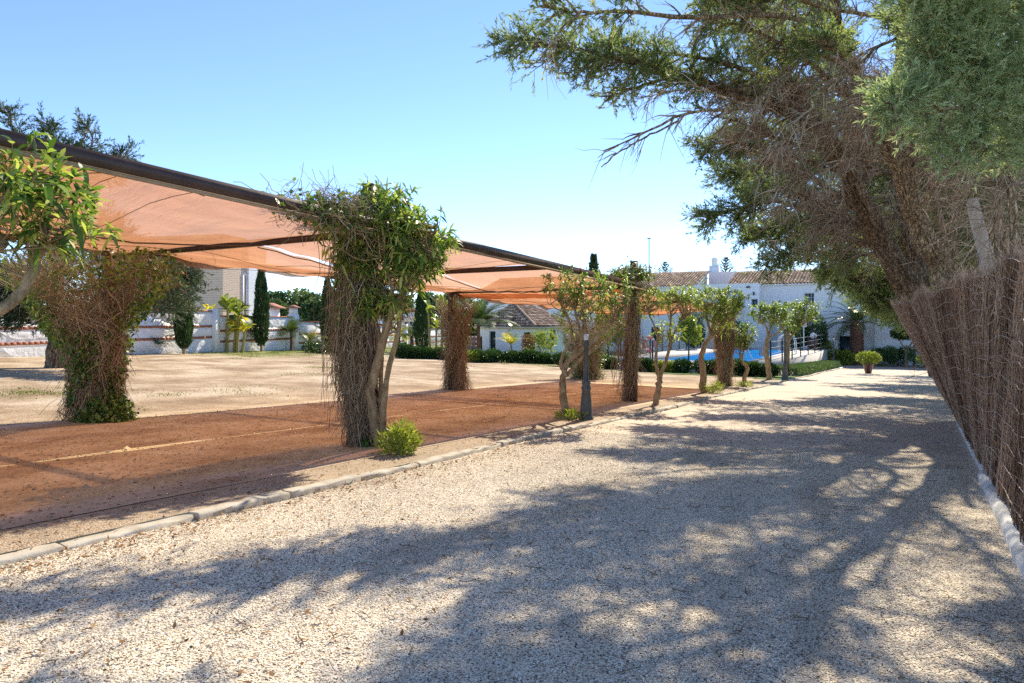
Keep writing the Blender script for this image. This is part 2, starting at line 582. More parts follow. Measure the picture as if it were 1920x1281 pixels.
cn = noise(nt, mapping(nt, v, (0.5, 2.6, 1)), 2.4, 6, 0.7, 1.0)
bump(nt, b, cn.outputs[0], 0.9, 0.06)
nt.links.new(b.inputs['Normal'].links[0].from_socket, tl.inputs['Normal'])
m1 = nt.nodes.new('ShaderNodeMixShader'); m1.inputs[0].default_value = 0.72
nt.links.new(b.outputs[0], m1.inputs[1]); nt.links.new(tl.outputs[0], m1.inputs[2])
m2 = nt.nodes.new('ShaderNodeMixShader'); m2.inputs[0].default_value = 0.20
nt.links.new(m1.outputs[0], m2.inputs[1]); nt.links.new(tp.outputs[0], m2.inputs[2])
nt.links.new(m2.outputs[0], out.inputs[0])
M['cloth'] = m

M['cyp_bark'] = barkmat('cypress_bark', [(0.12, 0.08, 0.05), (0.37, 0.265, 0.175), (0.62, 0.49, 0.35)], 16, (1, 1, 0.16), 1.0, 0.05, 26, True)
M['cyp_bark_light'] = barkmat('pale_cypress_bark', [(0.24, 0.17, 0.105), (0.56, 0.42, 0.27), (0.76, 0.61, 0.43)], 16, (1, 1, 0.22), 1.0, 0.05, 26, True)
M['snag'] = barkmat('bleached_wood', [(0.33, 0.29, 0.25), (0.50, 0.46, 0.41), (0.62, 0.58, 0.53)], 10, (1, 1, 0.15), 0.4, 0.01, 30)
M['cyp_leaf'] = leafmat('cypress_foliage', [(0.10, 0.15, 0.06), (0.19, 0.26, 0.115), (0.29, 0.355, 0.165), (0.44, 0.45, 0.27)], 0.45, 0.6, (1.5, 1.5, 0.9), 0.25)
M['cyp_leaf_grey'] = leafmat('grey_green_cypress_foliage', [(0.17, 0.235, 0.115), (0.28, 0.37, 0.19), (0.41, 0.50, 0.29), (0.58, 0.58, 0.38)], 0.45, 0.6, (1.4, 1.4, 1.0), 0.25)
M['dead_twig'] = twigmat('dead_twigs', [(0.12, 0.085, 0.055), (0.28, 0.205, 0.14), (0.44, 0.345, 0.25), (0.66, 0.58, 0.46)])
M['vine_stem'] = twigmat('dry_vine_stems', [(0.15, 0.10, 0.06), (0.31, 0.22, 0.13), (0.46, 0.35, 0.22), (0.62, 0.52, 0.37)])
M['vine_leaf'] = leafmat('vine_leaves', [(0.04, 0.10, 0.02), (0.10, 0.20, 0.04), (0.20, 0.31, 0.07), (0.34, 0.38, 0.11)], 0.35)
M['tree_bark'] = barkmat('small_tree_bark', [(0.15, 0.105, 0.055), (0.34, 0.25, 0.14), (0.52, 0.40, 0.245)], 14, (1, 1, 0.4), 0.9, 0.02, 34)
M['lance_leaf'] = leafmat('lance_leaves', [(0.05, 0.11, 0.025), (0.13, 0.24, 0.05), (0.30, 0.42, 0.09), (0.54, 0.58, 0.20)], 0.42, 0.45, None, 0.3)
M['reed'] = twigmat('heather_stems', [(0.15, 0.090, 0.052), (0.36, 0.225, 0.145), (0.58, 0.40, 0.27), (0.85, 0.64, 0.46)])
M['reed_back'] = surf('heather_mat', [(0.10, 0.06, 0.036), (0.20, 0.125, 0.08)], 20, 0.95, 60, 0.8, 0.02)
M['wire'] = surf('rusty_wire', [(0.50, 0.38, 0.30), (0.62, 0.50, 0.42)], 20, 0.6, 20, 0, 0)
M['batten'] = surf('pale_wood_batten', [(0.30, 0.21, 0.14), (0.44, 0.33, 0.23)], 5, 0.8, 30, 0.2, 0.004)
M['lamp_metal'] = surf('grey_green_cast_iron', [(0.055, 0.062, 0.062), (0.08, 0.09, 0.09), (0.11, 0.12, 0.12)], 8, 0.5, 60, 0.2, 0.003, spec=0.5)
M['dark_green'] = surf('dark_green_paint', [(0.012, 0.03, 0.028), (0.02, 0.05, 0.045)], 8, 0.45, 30, 0, 0, spec=0.5)
m, nt, b, out = _base('frosted_glass')
b.inputs['Base Color'].default_value = (0.8, 0.8, 0.76, 1); b.inputs['Roughness'].default_value = 0.2
M['frost'] = m
m, nt, b, out = _base('window_glass')
b.inputs['Base Color'].default_value = (0.05, 0.08, 0.09, 1); b.inputs['Roughness'].default_value = 0.05; b.inputs['Specular IOR Level'].default_value = 0.8
M['glass'] = m
M['white_wall'] = surf('white_limewash', [(0.799, 0.799, 0.788), (0.864, 0.864, 0.853), (0.896, 0.896, 0.886)], 0.7, 0.9, 14, 0.15, 0.01, space='World')
M['pink_wall'] = surf('pale_pink_limewash', [(0.72, 0.62, 0.62), (0.78, 0.69, 0.69)], 0.7, 0.9, 14, 0.15, 0.01, space='World')
M['rough_wall'] = surf('roughcast_render', [(0.651, 0.651, 0.651), (0.798, 0.798, 0.798), (0.840, 0.840, 0.840)], 1.3, 0.9, 7, 1.0, 0.05, space='World')
M['brickband'] = surf('terracotta_brick', [(0.24, 0.085, 0.05), (0.36, 0.14, 0.085), (0.42, 0.19, 0.12)], 6, 0.85, 20, 0.5, 0.01, space='World')
M['tile'] = twigmat('clay_roof_tiles', [(0.10, 0.06, 0.04), (0.28, 0.18, 0.12), (0.46, 0.33, 0.235), (0.66, 0.54, 0.43)])
M['redtile'] = twigmat('red_roof_tiles', [(0.32, 0.14, 0.09), (0.46, 0.22, 0.15)])
m, nt, b, out = _base('beige_brick')
bk = nt.nodes.new('ShaderNodeTexBrick')
v = coords(nt, 'Object')
sepx = nt.nodes.new('ShaderNodeSeparateXYZ'); nt.links.new(v, sepx.inputs[0])
cmb = nt.nodes.new('ShaderNodeCombineXYZ')
nt.links.new(math_(nt, 'ADD', sepx.outputs[0], sepx.outputs[1]), cmb.inputs[0]); nt.links.new(sepx.outputs[2], cmb.inputs[1])
nt.links.new(cmb.outputs[0], bk.inputs['Vector'])
bk.inputs['Color1'].default_value = (0.66, 0.48, 0.34, 1); bk.inputs['Color2'].default_value = (0.56, 0.40, 0.28, 1); bk.inputs['Mortar'].default_value = (0.74, 0.62, 0.50, 1)
bk.inputs['Scale'].default_value = 1.0; bk.inputs['Brick Width'].default_value = 0.36; bk.inputs['Row Height'].default_value = 0.12; bk.inputs['Mortar Size'].default_value = 0.02
nt.links.new(bk.outputs['Color'], b.inputs['Base Color'])
b.inputs['Roughness'].default_value = 0.9
bump(nt, b, bk.outputs['Fac'], -0.6, 0.02)
M['brick'] = m
M['door_dark'] = surf('dark_green_door', [(0.015, 0.035, 0.03), (0.025, 0.05, 0.045)], 8, 0.5, 20, 0, 0)
M['door_brown'] = surf('brown_door', [(0.06, 0.035, 0.025), (0.10, 0.06, 0.04)], 8, 0.5, 20, 0, 0)
M['shutter'] = surf('orange_wood_shutter', [(0.36, 0.16, 0.06), (0.46, 0.22, 0.09)], 8, 0.6, 20, 0, 0)
M['deck'] = surf('pale_pool_paving', [(0.52, 0.47, 0.42), (0.62, 0.57, 0.52), (0.68, 0.63, 0.58)], 2.0, 0.85, 40, 0.2, 0.004, space='World')
M['concrete'] = surf('grey_concrete', [(0.30, 0.31, 0.29), (0.42, 0.43, 0.40)], 1.5, 0.9, 30, 0.3, 0.01, space='World')
m, nt, b, out = _base('pool_water_blue')
b.inputs['Base Color'].default_value = (0.006, 0.12, 0.38, 1)
b.inputs['Roughness'].default_value = 0.22
b.inputs['Specular IOR Level'].default_value = 0.12
n2 = noise(nt, mapping(nt, coords(nt, 'World'), (1, 1, 1)), 3.5, 3, 0.5, 0.5)
bump(nt, b, n2.outputs[0], 0.4, 0.05)
df = nt.nodes.new('ShaderNodeBsdfDiffuse'); wr_ = ramp(nt, [(0.004, 0.12, 0.40), (0.02, 0.22, 0.55)], [0.35, 0.7]); nt.links.new(n2.outputs[0], wr_.inputs[0]); nt.links.new(wr_.outputs[0], df.inputs[0])
gl = nt.nodes.new('ShaderNodeBsdfGlossy'); gl.inputs['Roughness'].default_value = 0.08; nt.links.new(b.inputs['Normal'].links[0].from_socket, gl.inputs['Normal'])
wm = nt.nodes.new('ShaderNodeMixShader'); wm.inputs[0].default_value = 0.10
nt.links.new(df.outputs[0], wm.inputs[1]); nt.links.new(gl.outputs[0], wm.inputs[2]); nt.links.new(wm.outputs[0], out.inputs[0])
M['water'] = m
M['pooltile'] = surf('blue_pool_tile', [(0.02, 0.16, 0.40), (0.03, 0.22, 0.48)], 4, 0.3, 20, 0, 0)
M['lawn'] = surf('mown_lawn', [(0.06, 0.12, 0.015), (0.11, 0.19, 0.03), (0.17, 0.25, 0.05)], 12, 0.9, 90, 0.8, 0.03, space='World')
M['steel'] = surf('stainless_tube', [(0.5, 0.5, 0.5), (0.62, 0.62, 0.62)], 5, 0.25, 20, 0, 0, metal=1.0)
M['white_plastic'] = surf('white_plastic', [(0.70, 0.70, 0.68), (0.78, 0.78, 0.76)], 5, 0.5, 20, 0, 0)
M['red_ring'] = surf('faded_red_ring', [(0.52, 0.13, 0.12), (0.62, 0.19, 0.17)], 5, 0.55, 20, 0, 0)
M['pot'] = surf('glazed_brown_pot', [(0.085, 0.03, 0.03), (0.14, 0.055, 0.05)], 4, 0.3, 20, 0.1, 0.004, spec=0.6)
M['soil'] = surf('potting_soil', [(0.04, 0.03, 0.02), (0.08, 0.06, 0.04)], 10, 1.0, 40, 0.6, 0.02)
M['hedge_leaf'] = leafmat('hedge_leaves', [(0.016, 0.046, 0.013), (0.036, 0.091, 0.023), (0.078, 0.150, 0.033), (0.182, 0.273, 0.052)], 0.22, 0.35, None, 0.5)
M['shrub_yellow'] = leafmat('yellow_green_leaves', [(0.13, 0.19, 0.03), (0.26, 0.33, 0.055), (0.42, 0.46, 0.10)], 0.35)
M['bed_leaf'] = leafmat('rosemary_leaves', [(0.055, 0.11, 0.05), (0.10, 0.17, 0.075), (0.16, 0.23, 0.11)], 0.25, 0.6)
M['it_cyp'] = leafmat('italian_cypress_foliage', [(0.019, 0.052, 0.016), (0.039, 0.091, 0.026), (0.078, 0.137, 0.036)], 0.2, 0.6)
M['far_leaf'] = leafmat('far_tree_leaves', [(0.028, 0.063, 0.025), (0.056, 0.112, 0.042), (0.105, 0.168, 0.056), (0.154, 0.217, 0.070)], 0.25, 0.6)
M['far_leaf_light'] = leafmat('pale_tree_leaves', [(0.065, 0.111, 0.033), (0.117, 0.182, 0.052), (0.208, 0.273, 0.091)], 0.3, 0.6)
M['pine_leaf'] = leafmat('dark_conifer_needles', [(0.027, 0.053, 0.027), (0.053, 0.090, 0.045), (0.098, 0.143, 0.068), (0.150, 0.195, 0.090)], 0.2, 0.6)
M['palm_leaf'] = leafmat('palm_fronds', [(0.04, 0.085, 0.02), (0.08, 0.14, 0.035), (0.15, 0.21, 0.06)], 0.3, 0.4)
M['palm_yellow'] = leafmat('yellowing_leaves', [(0.16, 0.24, 0.03), (0.36, 0.42, 0.06), (0.56, 0.50, 0.07), (0.58, 0.40, 0.06)], 0.4, 0.4)
M['palm_trunk'] = surf('palm_trunk_scars', [(0.10, 0.05, 0.035), (0.22, 0.115, 0.075), (0.33, 0.20, 0.13)], 8, 0.9, 14, 1.0, 0.06, space='World')
M['grass_blade'] = leafmat('grass_blades', [(0.06, 0.12, 0.015), (0.13, 0.20, 0.03), (0.24, 0.28, 0.07)], 0.35, 0.6)
M['litter'] = leafmat('fallen_leaves', [(0.16, 0.07, 0.025), (0.30, 0.15, 0.05), (0.42, 0.27, 0.12)], 0.0, 0.8)
# ------------------------------------------------------------------ ground sheets
KU = -5.25            # kerb line (left edge of the driveway)
FU = 0.73             # foot of the heather fence
VB = np.concatenate([np.arange(-14, 30, 0.5), np.arange(30, 56, 1.0), np.arange(56, 67, 0.5), np.arange(67, 100, 6), np.array([100, 140, 200, 300, 420])])
VZG = np.vectorize(zg)
def sheet(us, vs, dz, wob=0.0):
    U, V = np.meshgrid(np.asarray(us, float), np.asarray(vs, float), indexing='ij')
    Z = VZG(U, V) + dz
    if wob:
        Z = Z + wob * (np.sin(U * 1.3 + V * 0.7) + np.sin(U * 0.41 - V * 1.1) + np.sin(U * 2.9 + 1.7 * V)) / 3
    return np.stack([U, V, Z], -1)

# grass mask near the perimeter wall and by the hedge
def wall_u(v):
    return -31.0 - 0.3145 * (v - 12.0)
def grassy(u, v):
    d = u - wall_u(v)
    g = 0.0
    if v > 21:
        g = max(g, (1.0 - max(0.0, d - 1.5) / 5.0) * min(1.0, (v - 21) / 4.0) * 0.95)
    if v > 33 and u < -10:
        g = max(g, min(1.0, (v - 33) / 5.0) * 0.75)
    if d < 0:
        g = 0.5
    return max(0.0, g)

mb = MB()
us = np.concatenate([np.array([-420, -300, -200, -140, -100, -80, -65, -55]), np.arange(-50, -13, 1.0), np.arange(-13, KU, 0.5), [KU - 0.12]])
P = sheet(us, VB, 0.02)
n, k, _ = P.shape
G = np.array([[grassy(P[i, j, 0], P[i, j, 1]) for j in range(k)] for i in range(n)])
Z = P[..., 2]
near = (P[..., 0] > -50) & (P[..., 1] < 60)
Z[near] += 0.02 * (np.sin(P[..., 0] * 0.9 + 1.3 * P[..., 1]) * np.sin(P[..., 1] * 0.6))[near] * (P[..., 0] < -13)[near]
mb.grid(P, G.ravel(), flip=True)
P = sheet([0.95, 2, 4, 8, 16, 40, 100, 200, 420], VB, 0.0)
mb.grid(P, 0.25, flip=True)
obj('ground', mb, M['sand'], kind='structure')

mb = MB()
mb.grid(sheet(np.concatenate([[KU - 0.08], np.arange(-5, 1.0, 0.5), [1.2]]), VB[VB < 100], -0.022, 0.010), 0.5, flip=True)
obj('driveway', mb, M['gravel'], kind='structure')

# sand under the cloth, its warm filtered light put into the colour; gravel verge
mb = MB()
PE = sheet(np.linspace(-12.5, -5.9, 45), np.arange(-10, 24.6, 0.25), 0.030, 0.004)
EU, EV = PE[..., 0], PE[..., 1]
EE = np.clip(np.maximum(np.maximum((EU + 6.9) / 1.0, (-11.5 - EU) / 1.0), (EV - 23.4) / 1.2), 0, 1)
mb.grid(PE, EE.ravel(), flip=True)
obj('cloth_tinted_ground', mb, M['tintedearth'], kind='structure')
mb = MB()
mb.grid(sheet(np.linspace(-5.99, KU - 0.03, 4), np.arange(-10, 35.1, 0.5), 0.026), 0.5, flip=True)
obj('gravel_verge', mb, M['strip'], kind='structure')
# kerb stones
random.seed(3)
kb = bpy.data.objects.new('kerb', None); COL.objects.link(kb); kb['kind'] = 'structure'; WL[kb.name] = np.zeros(3)
kms = []
for q in range(5):
    mb = MB()
    n = 9
    ys = np.linspace(-0.485, 0.485, n)
    prof = [(-0.065, -0.2), (-0.065, 0.030), (-0.055, 0.034), (0.045, 0.030), (0.058, 0.016), (0.066, -0.2)]
    g = np.array([[[x + RNG.normal() * 0.008, y, z + (RNG.normal() * 0.007 if z > 0 else 0)] for x, z in prof] for y in ys])
    mb.grid(g, 0.5)
    for e, f in ((0, True), (n - 1, False)):
        idx = list(range(len(prof)))
        mb.add(g[e], [idx if not f else idx[::-1]], 0.5)
    me = mb.mesh('kerb_stone'); me.materials.append(M['kerb']); kms.append(me)
v = -3.0
i = 0
while v < 58:
    e = bpy.data.objects.new('kerb_stone', kms[i % 5]); COL.objects.link(e); e.parent = kb
    e.location = (KU + random.uniform(-.015, .015) + 0.06 * sin(v * 0.5), v, zg(KU, v) + random.uniform(-.012, .01)); e.rotation_euler = (-SL + random.uniform(-.012, .012), 0, random.uniform(-.02, .02) - 0.03 * cos(v * .5))
    e['kind'] = 'structure'
    v += 1.0; i += 1

# loose stones of the driveway (near part), one mass
def scatter(name, us, n, pw, rad, mat, vmin=1.0, vmax=9.0, dz=-0.0205, dmin=0.0):
    u = RNG.uniform(us[0], us[1], n)
    v = vmin + (vmax - vmin) * RNG.random(n) ** pw
    d = -u * ST + v * CT
    r = (u * CT + v * ST) / np.maximum(d, 0.1)
    ok = (d > 2.2) & (np.abs(r) < 0.82)
    u, v = u[ok], v[ok]
    z = VZG(u, v) + dz + 0.010 * (np.sin(u * 1.3 + v * 0.7) + np.sin(u * 0.41 - v * 1.1) + np.sin(u * 2.9 + 1.7 * v)) / 3
    me = bpy.data.meshes.new(name)
    me.vertices.add(len(u))
    me.vertices.foreach_set('co', np.stack([u, v, z], -1).ravel())
    me.update()
    me.materials.append(mat)
    o = bpy.data.objects.new(name, me); COL.objects.link(o); o['kind'] = 'stuff'
    ng = bpy.data.node_groups.new(name + '_nodes', 'GeometryNodeTree')
    ng.interface.new_socket('Geometry', in_out='INPUT', socket_type='NodeSocketGeometry')
    ng.interface.new_socket('Geometry', in_out='OUTPUT', socket_type='NodeSocketGeometry')
    gi = ng.nodes.new('NodeGroupInput'); go = ng.nodes.new('NodeGroupOutput')
    ico = ng.nodes.new('GeometryNodeMeshIcoSphere'); ico.inputs['Radius'].default_value = rad; ico.inputs['Subdivisions'].default_value = 1
    sm_ = ng.nodes.new('GeometryNodeSetMaterial'); sm_.inputs['Material'].default_value = mat
    ip = ng.nodes.new('GeometryNodeInstanceOnPoints')
    rr = ng.nodes.new('FunctionNodeRandomValue'); rr.data_type = 'FLOAT_VECTOR'
    rr.inputs[0].default_value = (-.3, -.3, 0); rr.inputs[1].default_value = (.3, .3, 6.3)
    rs = ng.nodes.new('FunctionNodeRandomValue'); rs.data_type = 'FLOAT_VECTOR'
    rs.inputs[0].default_value = (0.5, 0.4, 0.14); rs.inputs[1].default_value = (1.55, 1.2, 0.40); rs.inputs['Seed'].default_value = 5
    ng.links.new(gi.outputs[0], ip.inputs['Points'])
    ng.links.new(ico.outputs[0], sm_.inputs[0]); ng.links.new(sm_.outputs[0], ip.inputs['Instance'])
    ng.links.new(rr.outputs[0], ip.inputs['Rotation']); ng.links.new(rs.outputs[0], ip.inputs['Scale'])
    ng.links.new(ip.outputs[0], go.inputs[0])
    md = o.modifiers.new('scatter', 'NODES'); md.node_group = ng
    return o
scatter('gravel', (KU + 0.1, 0.75), 520000, 1.15, 0.0061, M['pebble'], 1.2, 11.0)
# fallen leaves
mb = MB()
n = 4200
u = np.concatenate([KU + .1 + 3 * RNG.random(n // 2) ** 1.8, RNG.normal(KU + 0.25, 0.14, n // 4), RNG.uniform(-6.4, KU - .1, n // 4)]); n = len(u)
v = 1.2 + 10.8 * RNG.random(n) ** 1.5
z = VZG(u, v) + np.where(u > KU, -0.006, 0.036)
d = RNG.normal(size=(n, 3)) * np.array([1, 1, 0.25])
mb.blades(np.stack([u, v, z], -1), d, RNG.uniform(.02, .06, n), RNG.uniform(.008, .022, n), RNG.random(n), 0.1, nrm=np.array([0, 0, 1.0]) + RNG.normal(size=(n, 3)) * .3)
obj('leaf_litter', mb, M['litter'], kind='stuff')
mb = MB(); n = 420
u = RNG.uniform(-3.5, .6, n); v = RNG.uniform(1.2, 14, n); z = VZG(u, v) - .006
L_ = RNG.uniform(.03, .16, n); A_ = RNG.uniform(0, 6.3, n)
tt = np.linspace(-.5, .5, 4)[None]
P = np.stack([u[:, None] + np.cos(A_)[:, None] * L_[:, None] * tt, v[:, None] + np.sin(A_)[:, None] * L_[:, None] * tt, np.repeat(z[:, None], 4, 1) + RNG.normal(0, .003, (n, 4))], -1)
P[:, :, :2] += RNG.normal(0, .008, (n, 4, 2))
mb.tubes(P, np.full((n, 4), .0028), 3, RNG.random(n) * .35)
obj('fallen_twigs', mb, M['dead_twig'], kind='stuff')
# clods, twigs on the ground under the cloth
mb = MB()
n = 9000
u = RNG.uniform(-12.2, -6.5, n); v = RNG.uniform(0, 20, n) 
c = np.stack([u, v, VZG(u, v) + 0.03], -1)
s_ = RNG.uniform(.006, .022, n) * (1 + (RNG.random(n) > .985) * 1.2)
O = np.array([[1, 0, 0], [0, 1, 0], [-1, 0, 0], [0, -1, 0], [0, 0, .8], [0, 0, -.8]], float)
V = c[:, None, :] + (O[None] + RNG.normal(size=(n, 6, 3)) * .25) * s_[:, None, None]
f = np.array([[0, 1, 4], [1, 2, 4], [2, 3, 4], [3, 0, 4]])
F = (np.arange(n)[:, None, None] * 6 + f[None]).reshape(-1, 3)
mb.add(V.reshape(-1, 3), F, 0.5)
obj('earth_clods', mb, M['tintedearth'], kind='stuff')

# grass tufts in the field
mb = MB()
pts = []
rs = random.Random(5)
for _ in range(9000):
    v = rs.uniform(20, 58); u = rs.uniform(-45, -13)
    if u < wall_u(v) + 0.3 or rs.random() > grassy(u, v) * 0.55 + 0.003:
        continue
    pts.append((u, v, rs.uniform(.3, 1)))
for px, py in ((130, 733), (300, 741), (180, 747), (480, 740), (430, 733), (640, 722), (575, 700), (590, 690), (60, 738), (560, 705), (240, 768), (80, 740), (20, 742), (620, 690), (500, 728)):
    p = gp(px, py)
    for _ in range(7):
        pts.append((p[0] + rs.gauss(0, .5), p[1] + rs.gauss(0, .25), .5))
pts = np.array(pts)
nb = 26
B = np.repeat(pts, nb, 0)
B2 = B[:, :2] + RNG.normal(size=(len(B), 2)) * 0.22
z = VZG(B2[:, 0], B2[:, 1]) + 0.015
D = RNG.normal(size=(len(B), 3)) * np.array([.5, .5, .1]) + np.array([0, 0, 1.0])
mb.blades(np.column_stack([B2, z]), D, RNG.uniform(.04, .12, len(B)) * B[:, 2], 0.018, RNG.random(len(B)), 0.15)
obj('grass', mb, M['grass_blade'], kind='stuff')

# pool terrace, lawn, planted bed
DZ = -0.84
DL, DR, DN, DF = -17.3, -6.75, 37.3, 63.5
PL, PR, PN, PF = -14.0, -8.6, 39.9, 60.6
mb = MB()
for x0, x1, y0, y1 in ((DL, PL, DN, DF), (PR, DR, DN, DF), (PL, PR, DN, PN), (PL, PR, PF, DF)):
    mb.bbox(x0, x1, y0, y1, -2.9, DZ)
obj('pool_terrace', mb, M['deck'], kind='structure')
mb = MB()
t = 0.3
for x0, x1, y0, y1 in ((PL - t, PL + .04, PN - t, PF + t), (PR - .04, PR + t, PN - t, PF + t), (PL + .04, PR - .04, PN - t, PN + .04), (PL + .04, PR - .04, PF - .04, PF + t)):
    mb.bbox(x0, x1, y0, y1, DZ + .003, DZ + .03)
obj('pool_coping', mb, M['deck'], kind='structure')
mb = MB()
mb.grid(np.array([[[x, y, DZ - .07] for y in np.linspace(PN, PF, 3)] for x in np.linspace(PL, PR, 3)]), .5, flip=True)
obj('pool_water', mb, M['water'], kind='structure')
mb = MB()
mb.grid(sheet(np.linspace(-6.72, KU - .12, 4), np.arange(33, 46, .5), 0.045), 0.5, flip=True)
mb.grid(sheet(np.linspace(-12, -6.72, 6), np.arange(34.5, DN + .01, .4), 0.045), 0.5, flip=True)
mb.grid(sheet(np.linspace(-30, DL, 8), np.arange(44, 66, 2.0), 0.06), 0.5, flip=True)
obj('lawn', mb, M['lawn'], kind='structure')
mb = MB()
mb.grid(sheet(np.linspace(-14, 14, 12), np.array([60.5, 62, 64, 65, 66, 67.4, 68.5]), 0.0), 0.5, flip=True)
obj('forecourt', mb, surf('forecourt_paving', [(0.40, 0.28, 0.22), (0.52, 0.38, 0.30)], 3, .9, 20, .3, .01, space='World'), kind='structure')
# ------------------------------------------------------------------ pergola
BH = 3.06
UF, UR = -6.4, -12.25
def pz(v, h=BH):
    return -SL * v + h
def pergola(label, v0, v1, posts, crosses, uf, h, caps):
    r = thing('pergola', label, 'pergola', (uf, posts[0], zg(uf, posts[0])))
    for v in posts:
        for k, u in enumerate((uf, UR)):
            v0_ = v
            if abs(v - 7.2) < .01:
                u, v = (u - .22, v) if k == 0 else (u + .2, v - .65)
            mb = MB()
            top = pz(v, 3.66) if k == 0 else pz(v, h - .08)
            mb.box((u, v, (top + zg(u, v) - .1) / 2), (.15, .15, top - zg(u, v) + .1))
            p = obj('post', mb, M['brown_metal'], r)
            if k == 0:
                mb = MB(); mb.box((u, v, top + .012), (.175, .175, .025)); obj('cap', mb, M['lamp_metal'], p)
            v = v0_
    a0 = uf + (0.10 if caps else 0)
    for nm, u in (('front_beam', a0), ('rear_beam', UR)):
        mb = MB()
        mb.beam((u, v0, pz(v0, h)), (u, v1, pz(v1, h)), .09, .13)
        b = obj(nm, mb, M['brown_metal'], r)
        if nm == 'front_beam':
            for vj in np.arange(v0 + 4.2, v1 - 1, 6.0):
                mb = MB(); mb.beam((u + .005, vj, pz(vj, h)), (u + .005, vj + .10, pz(vj + .10, h)), .10, .142); obj('splice_plate', mb, M['brown_metal'], b)
    for v in crosses:
        mb = MB()
        mb.beam((a0 - .05, v, pz(v, h) - .055), (UR + .05, v, pz(v, h) - .055), .08, .10)
        obj('cross_beam', mb, M['brown_metal'], r)
    cs = sorted(set([v0 + .05] + [c for c in crosses if v0 + .2 < c < v1 - .2] + [v1 - .05]))
    for a, b in zip(cs[:-1], cs[1:]):
        nv = 30; V = np.linspace(a + .02, b - .02, nv)
        t1 = np.linspace(0, 1, nv)
        ph = RNG.uniform(0, 6, 9)
        US = -9.05
        slit = np.zeros(nv)
        if abs(a - 7.2) < .1:
            slit = .15 * np.clip(1 - np.abs(V - 8.3) / 1.15, 0, 1) ** .7
        def zc(s, t, UUv):
            sag = 0.20 * np.sin(pi * t) * (0.25 + 0.75 * np.sin(pi * s)) + .05 * s
            wr = 0.022 * np.sin(9 * t + 5 * s + ph[0]) * np.sin(pi * t) + .014 * np.sin(17 * s - 8 * t + ph[1]) * np.sin(pi * t) + .03 * (s > .8) * np.sin(13 * t + ph[2])
            wr = wr + .012 * np.sin(31 * t + 3 * np.sin(7 * s + ph[6])) * np.sin(pi * t) ** .5 + .008 * np.sin(47 * t - 4 * s + ph[7])
            return h - sag + wr - .035 * np.exp(-((UUv - US) / .35) ** 2)
        for u0, u1, sg in ((a0 - .05, US + .03, -1), (US - .0, UR + .02, 1)):
            nu = 16; q = np.linspace(0, 1, nu)[:, None]
            e0 = np.full(nv, u0) - (slit * .5 if sg > 0 else 0); e1 = np.full(nv, u1) + (slit * .5 if sg < 0 else 0)
            UU = e0[None] + (e1 - e0)[None] * q; VV = np.repeat(V[None], nu, 0)
            s = (UU - (a0 - .05)) / (UR + .02 - a0 + .05)
            ZZ = -SL * VV + zc(s, np.repeat(t1[None], nu, 0), UU) + (.006 if sg > 0 else 0)
            mb = MB(); mb.grid(np.stack([UU, VV, ZZ], -1), .5)
            if sg > 0:
                hem = [[[UR + .02 - .03 * k, V[jj], ZZ[-1, jj] - k * (.05 + .05 * sin(15 * t1[jj] + ph[3]))] for jj in range(nv)] for k in (0, .5, 1)]
                mb.grid(np.array(hem), .5)
            cl = obj('shade_cloth', mb, M['cloth'], r, smooth=True)
        # seam cord and dry tendrils lying against the underside
        T = []; RR = []; RD = []
        tt = np.linspace(0, 1, 14)
        def lay(uu, vv, rad, tone, dz=.03):
            ss = (uu - (a0 - .05)) / (UR + .02 - a0 + .05); t2 = (vv - a) / (b - a)
            T.append(np.stack([uu, vv, -SL * vv + zc(np.clip(ss, 0, 1), np.clip(t2, 0, 1), uu) - dz], -1)); RR.append(np.full(14, rad)); RD.append(tone)
        lay(np.full(14, US) + .04 * np.sin(tt * 6), a + .05 + (b - a - .1) * tt, .011, .05, .045)
        lay(np.full(14, US - 1.6) + .1 * np.sin(tt * 4), a + .05 + (b - a - .1) * tt, .004, .15)
        for k in range(6):
            uu = a0 + (UR - a0) * np.clip(RNG.random() + (tt - .5) * RNG.uniform(.25, .9), 0.02, .98); vv = np.clip(a + (b - a) * RNG.random() + .5 * np.sin(tt * RNG.uniform(2, 5) + RNG.uniform(0, 6)) + (tt - .5) * RNG.uniform(-2, 2), a + .06, b - .06)
            lay(uu, vv, RNG.uniform(.002, .005), RNG.random() * .3)
        lay(a0 + (UR - a0) * tt, np.clip(np.full(14, (a + b) / 2) + .35 * np.sin(tt * 3 + ph[8]), a, b), .004, .1)
        mb = MB(); mb.tubes(np.array(T), np.array(RR), 4, RD)
        obj('dry_tendrils', mb, M['dead_twig'], cl)
    mb = MB(); mb.beam((a0 - .01, v0 + .05, pz(v0, h) - .085), (a0 - .01, v1 - .05, pz(v1, h) - .085), .04, .035)
    obj('batten', mb, M['batten'], r)
    return r
pergola('long brown steel pergola with sagging red-brown shade cloth, nearer one with taller left end', -2.9, 18.3, (-2.6, 7.2, 16.9), (-2.6, 2.2, 7.2, 11.9, 16.9), UF, BH, True)
pergola('far short pergola section with shade cloth behind the second vine-wrapped front post', 17.15, 26.9, (26.5,), (21.8, 26.5), UF, BH - .07, False)

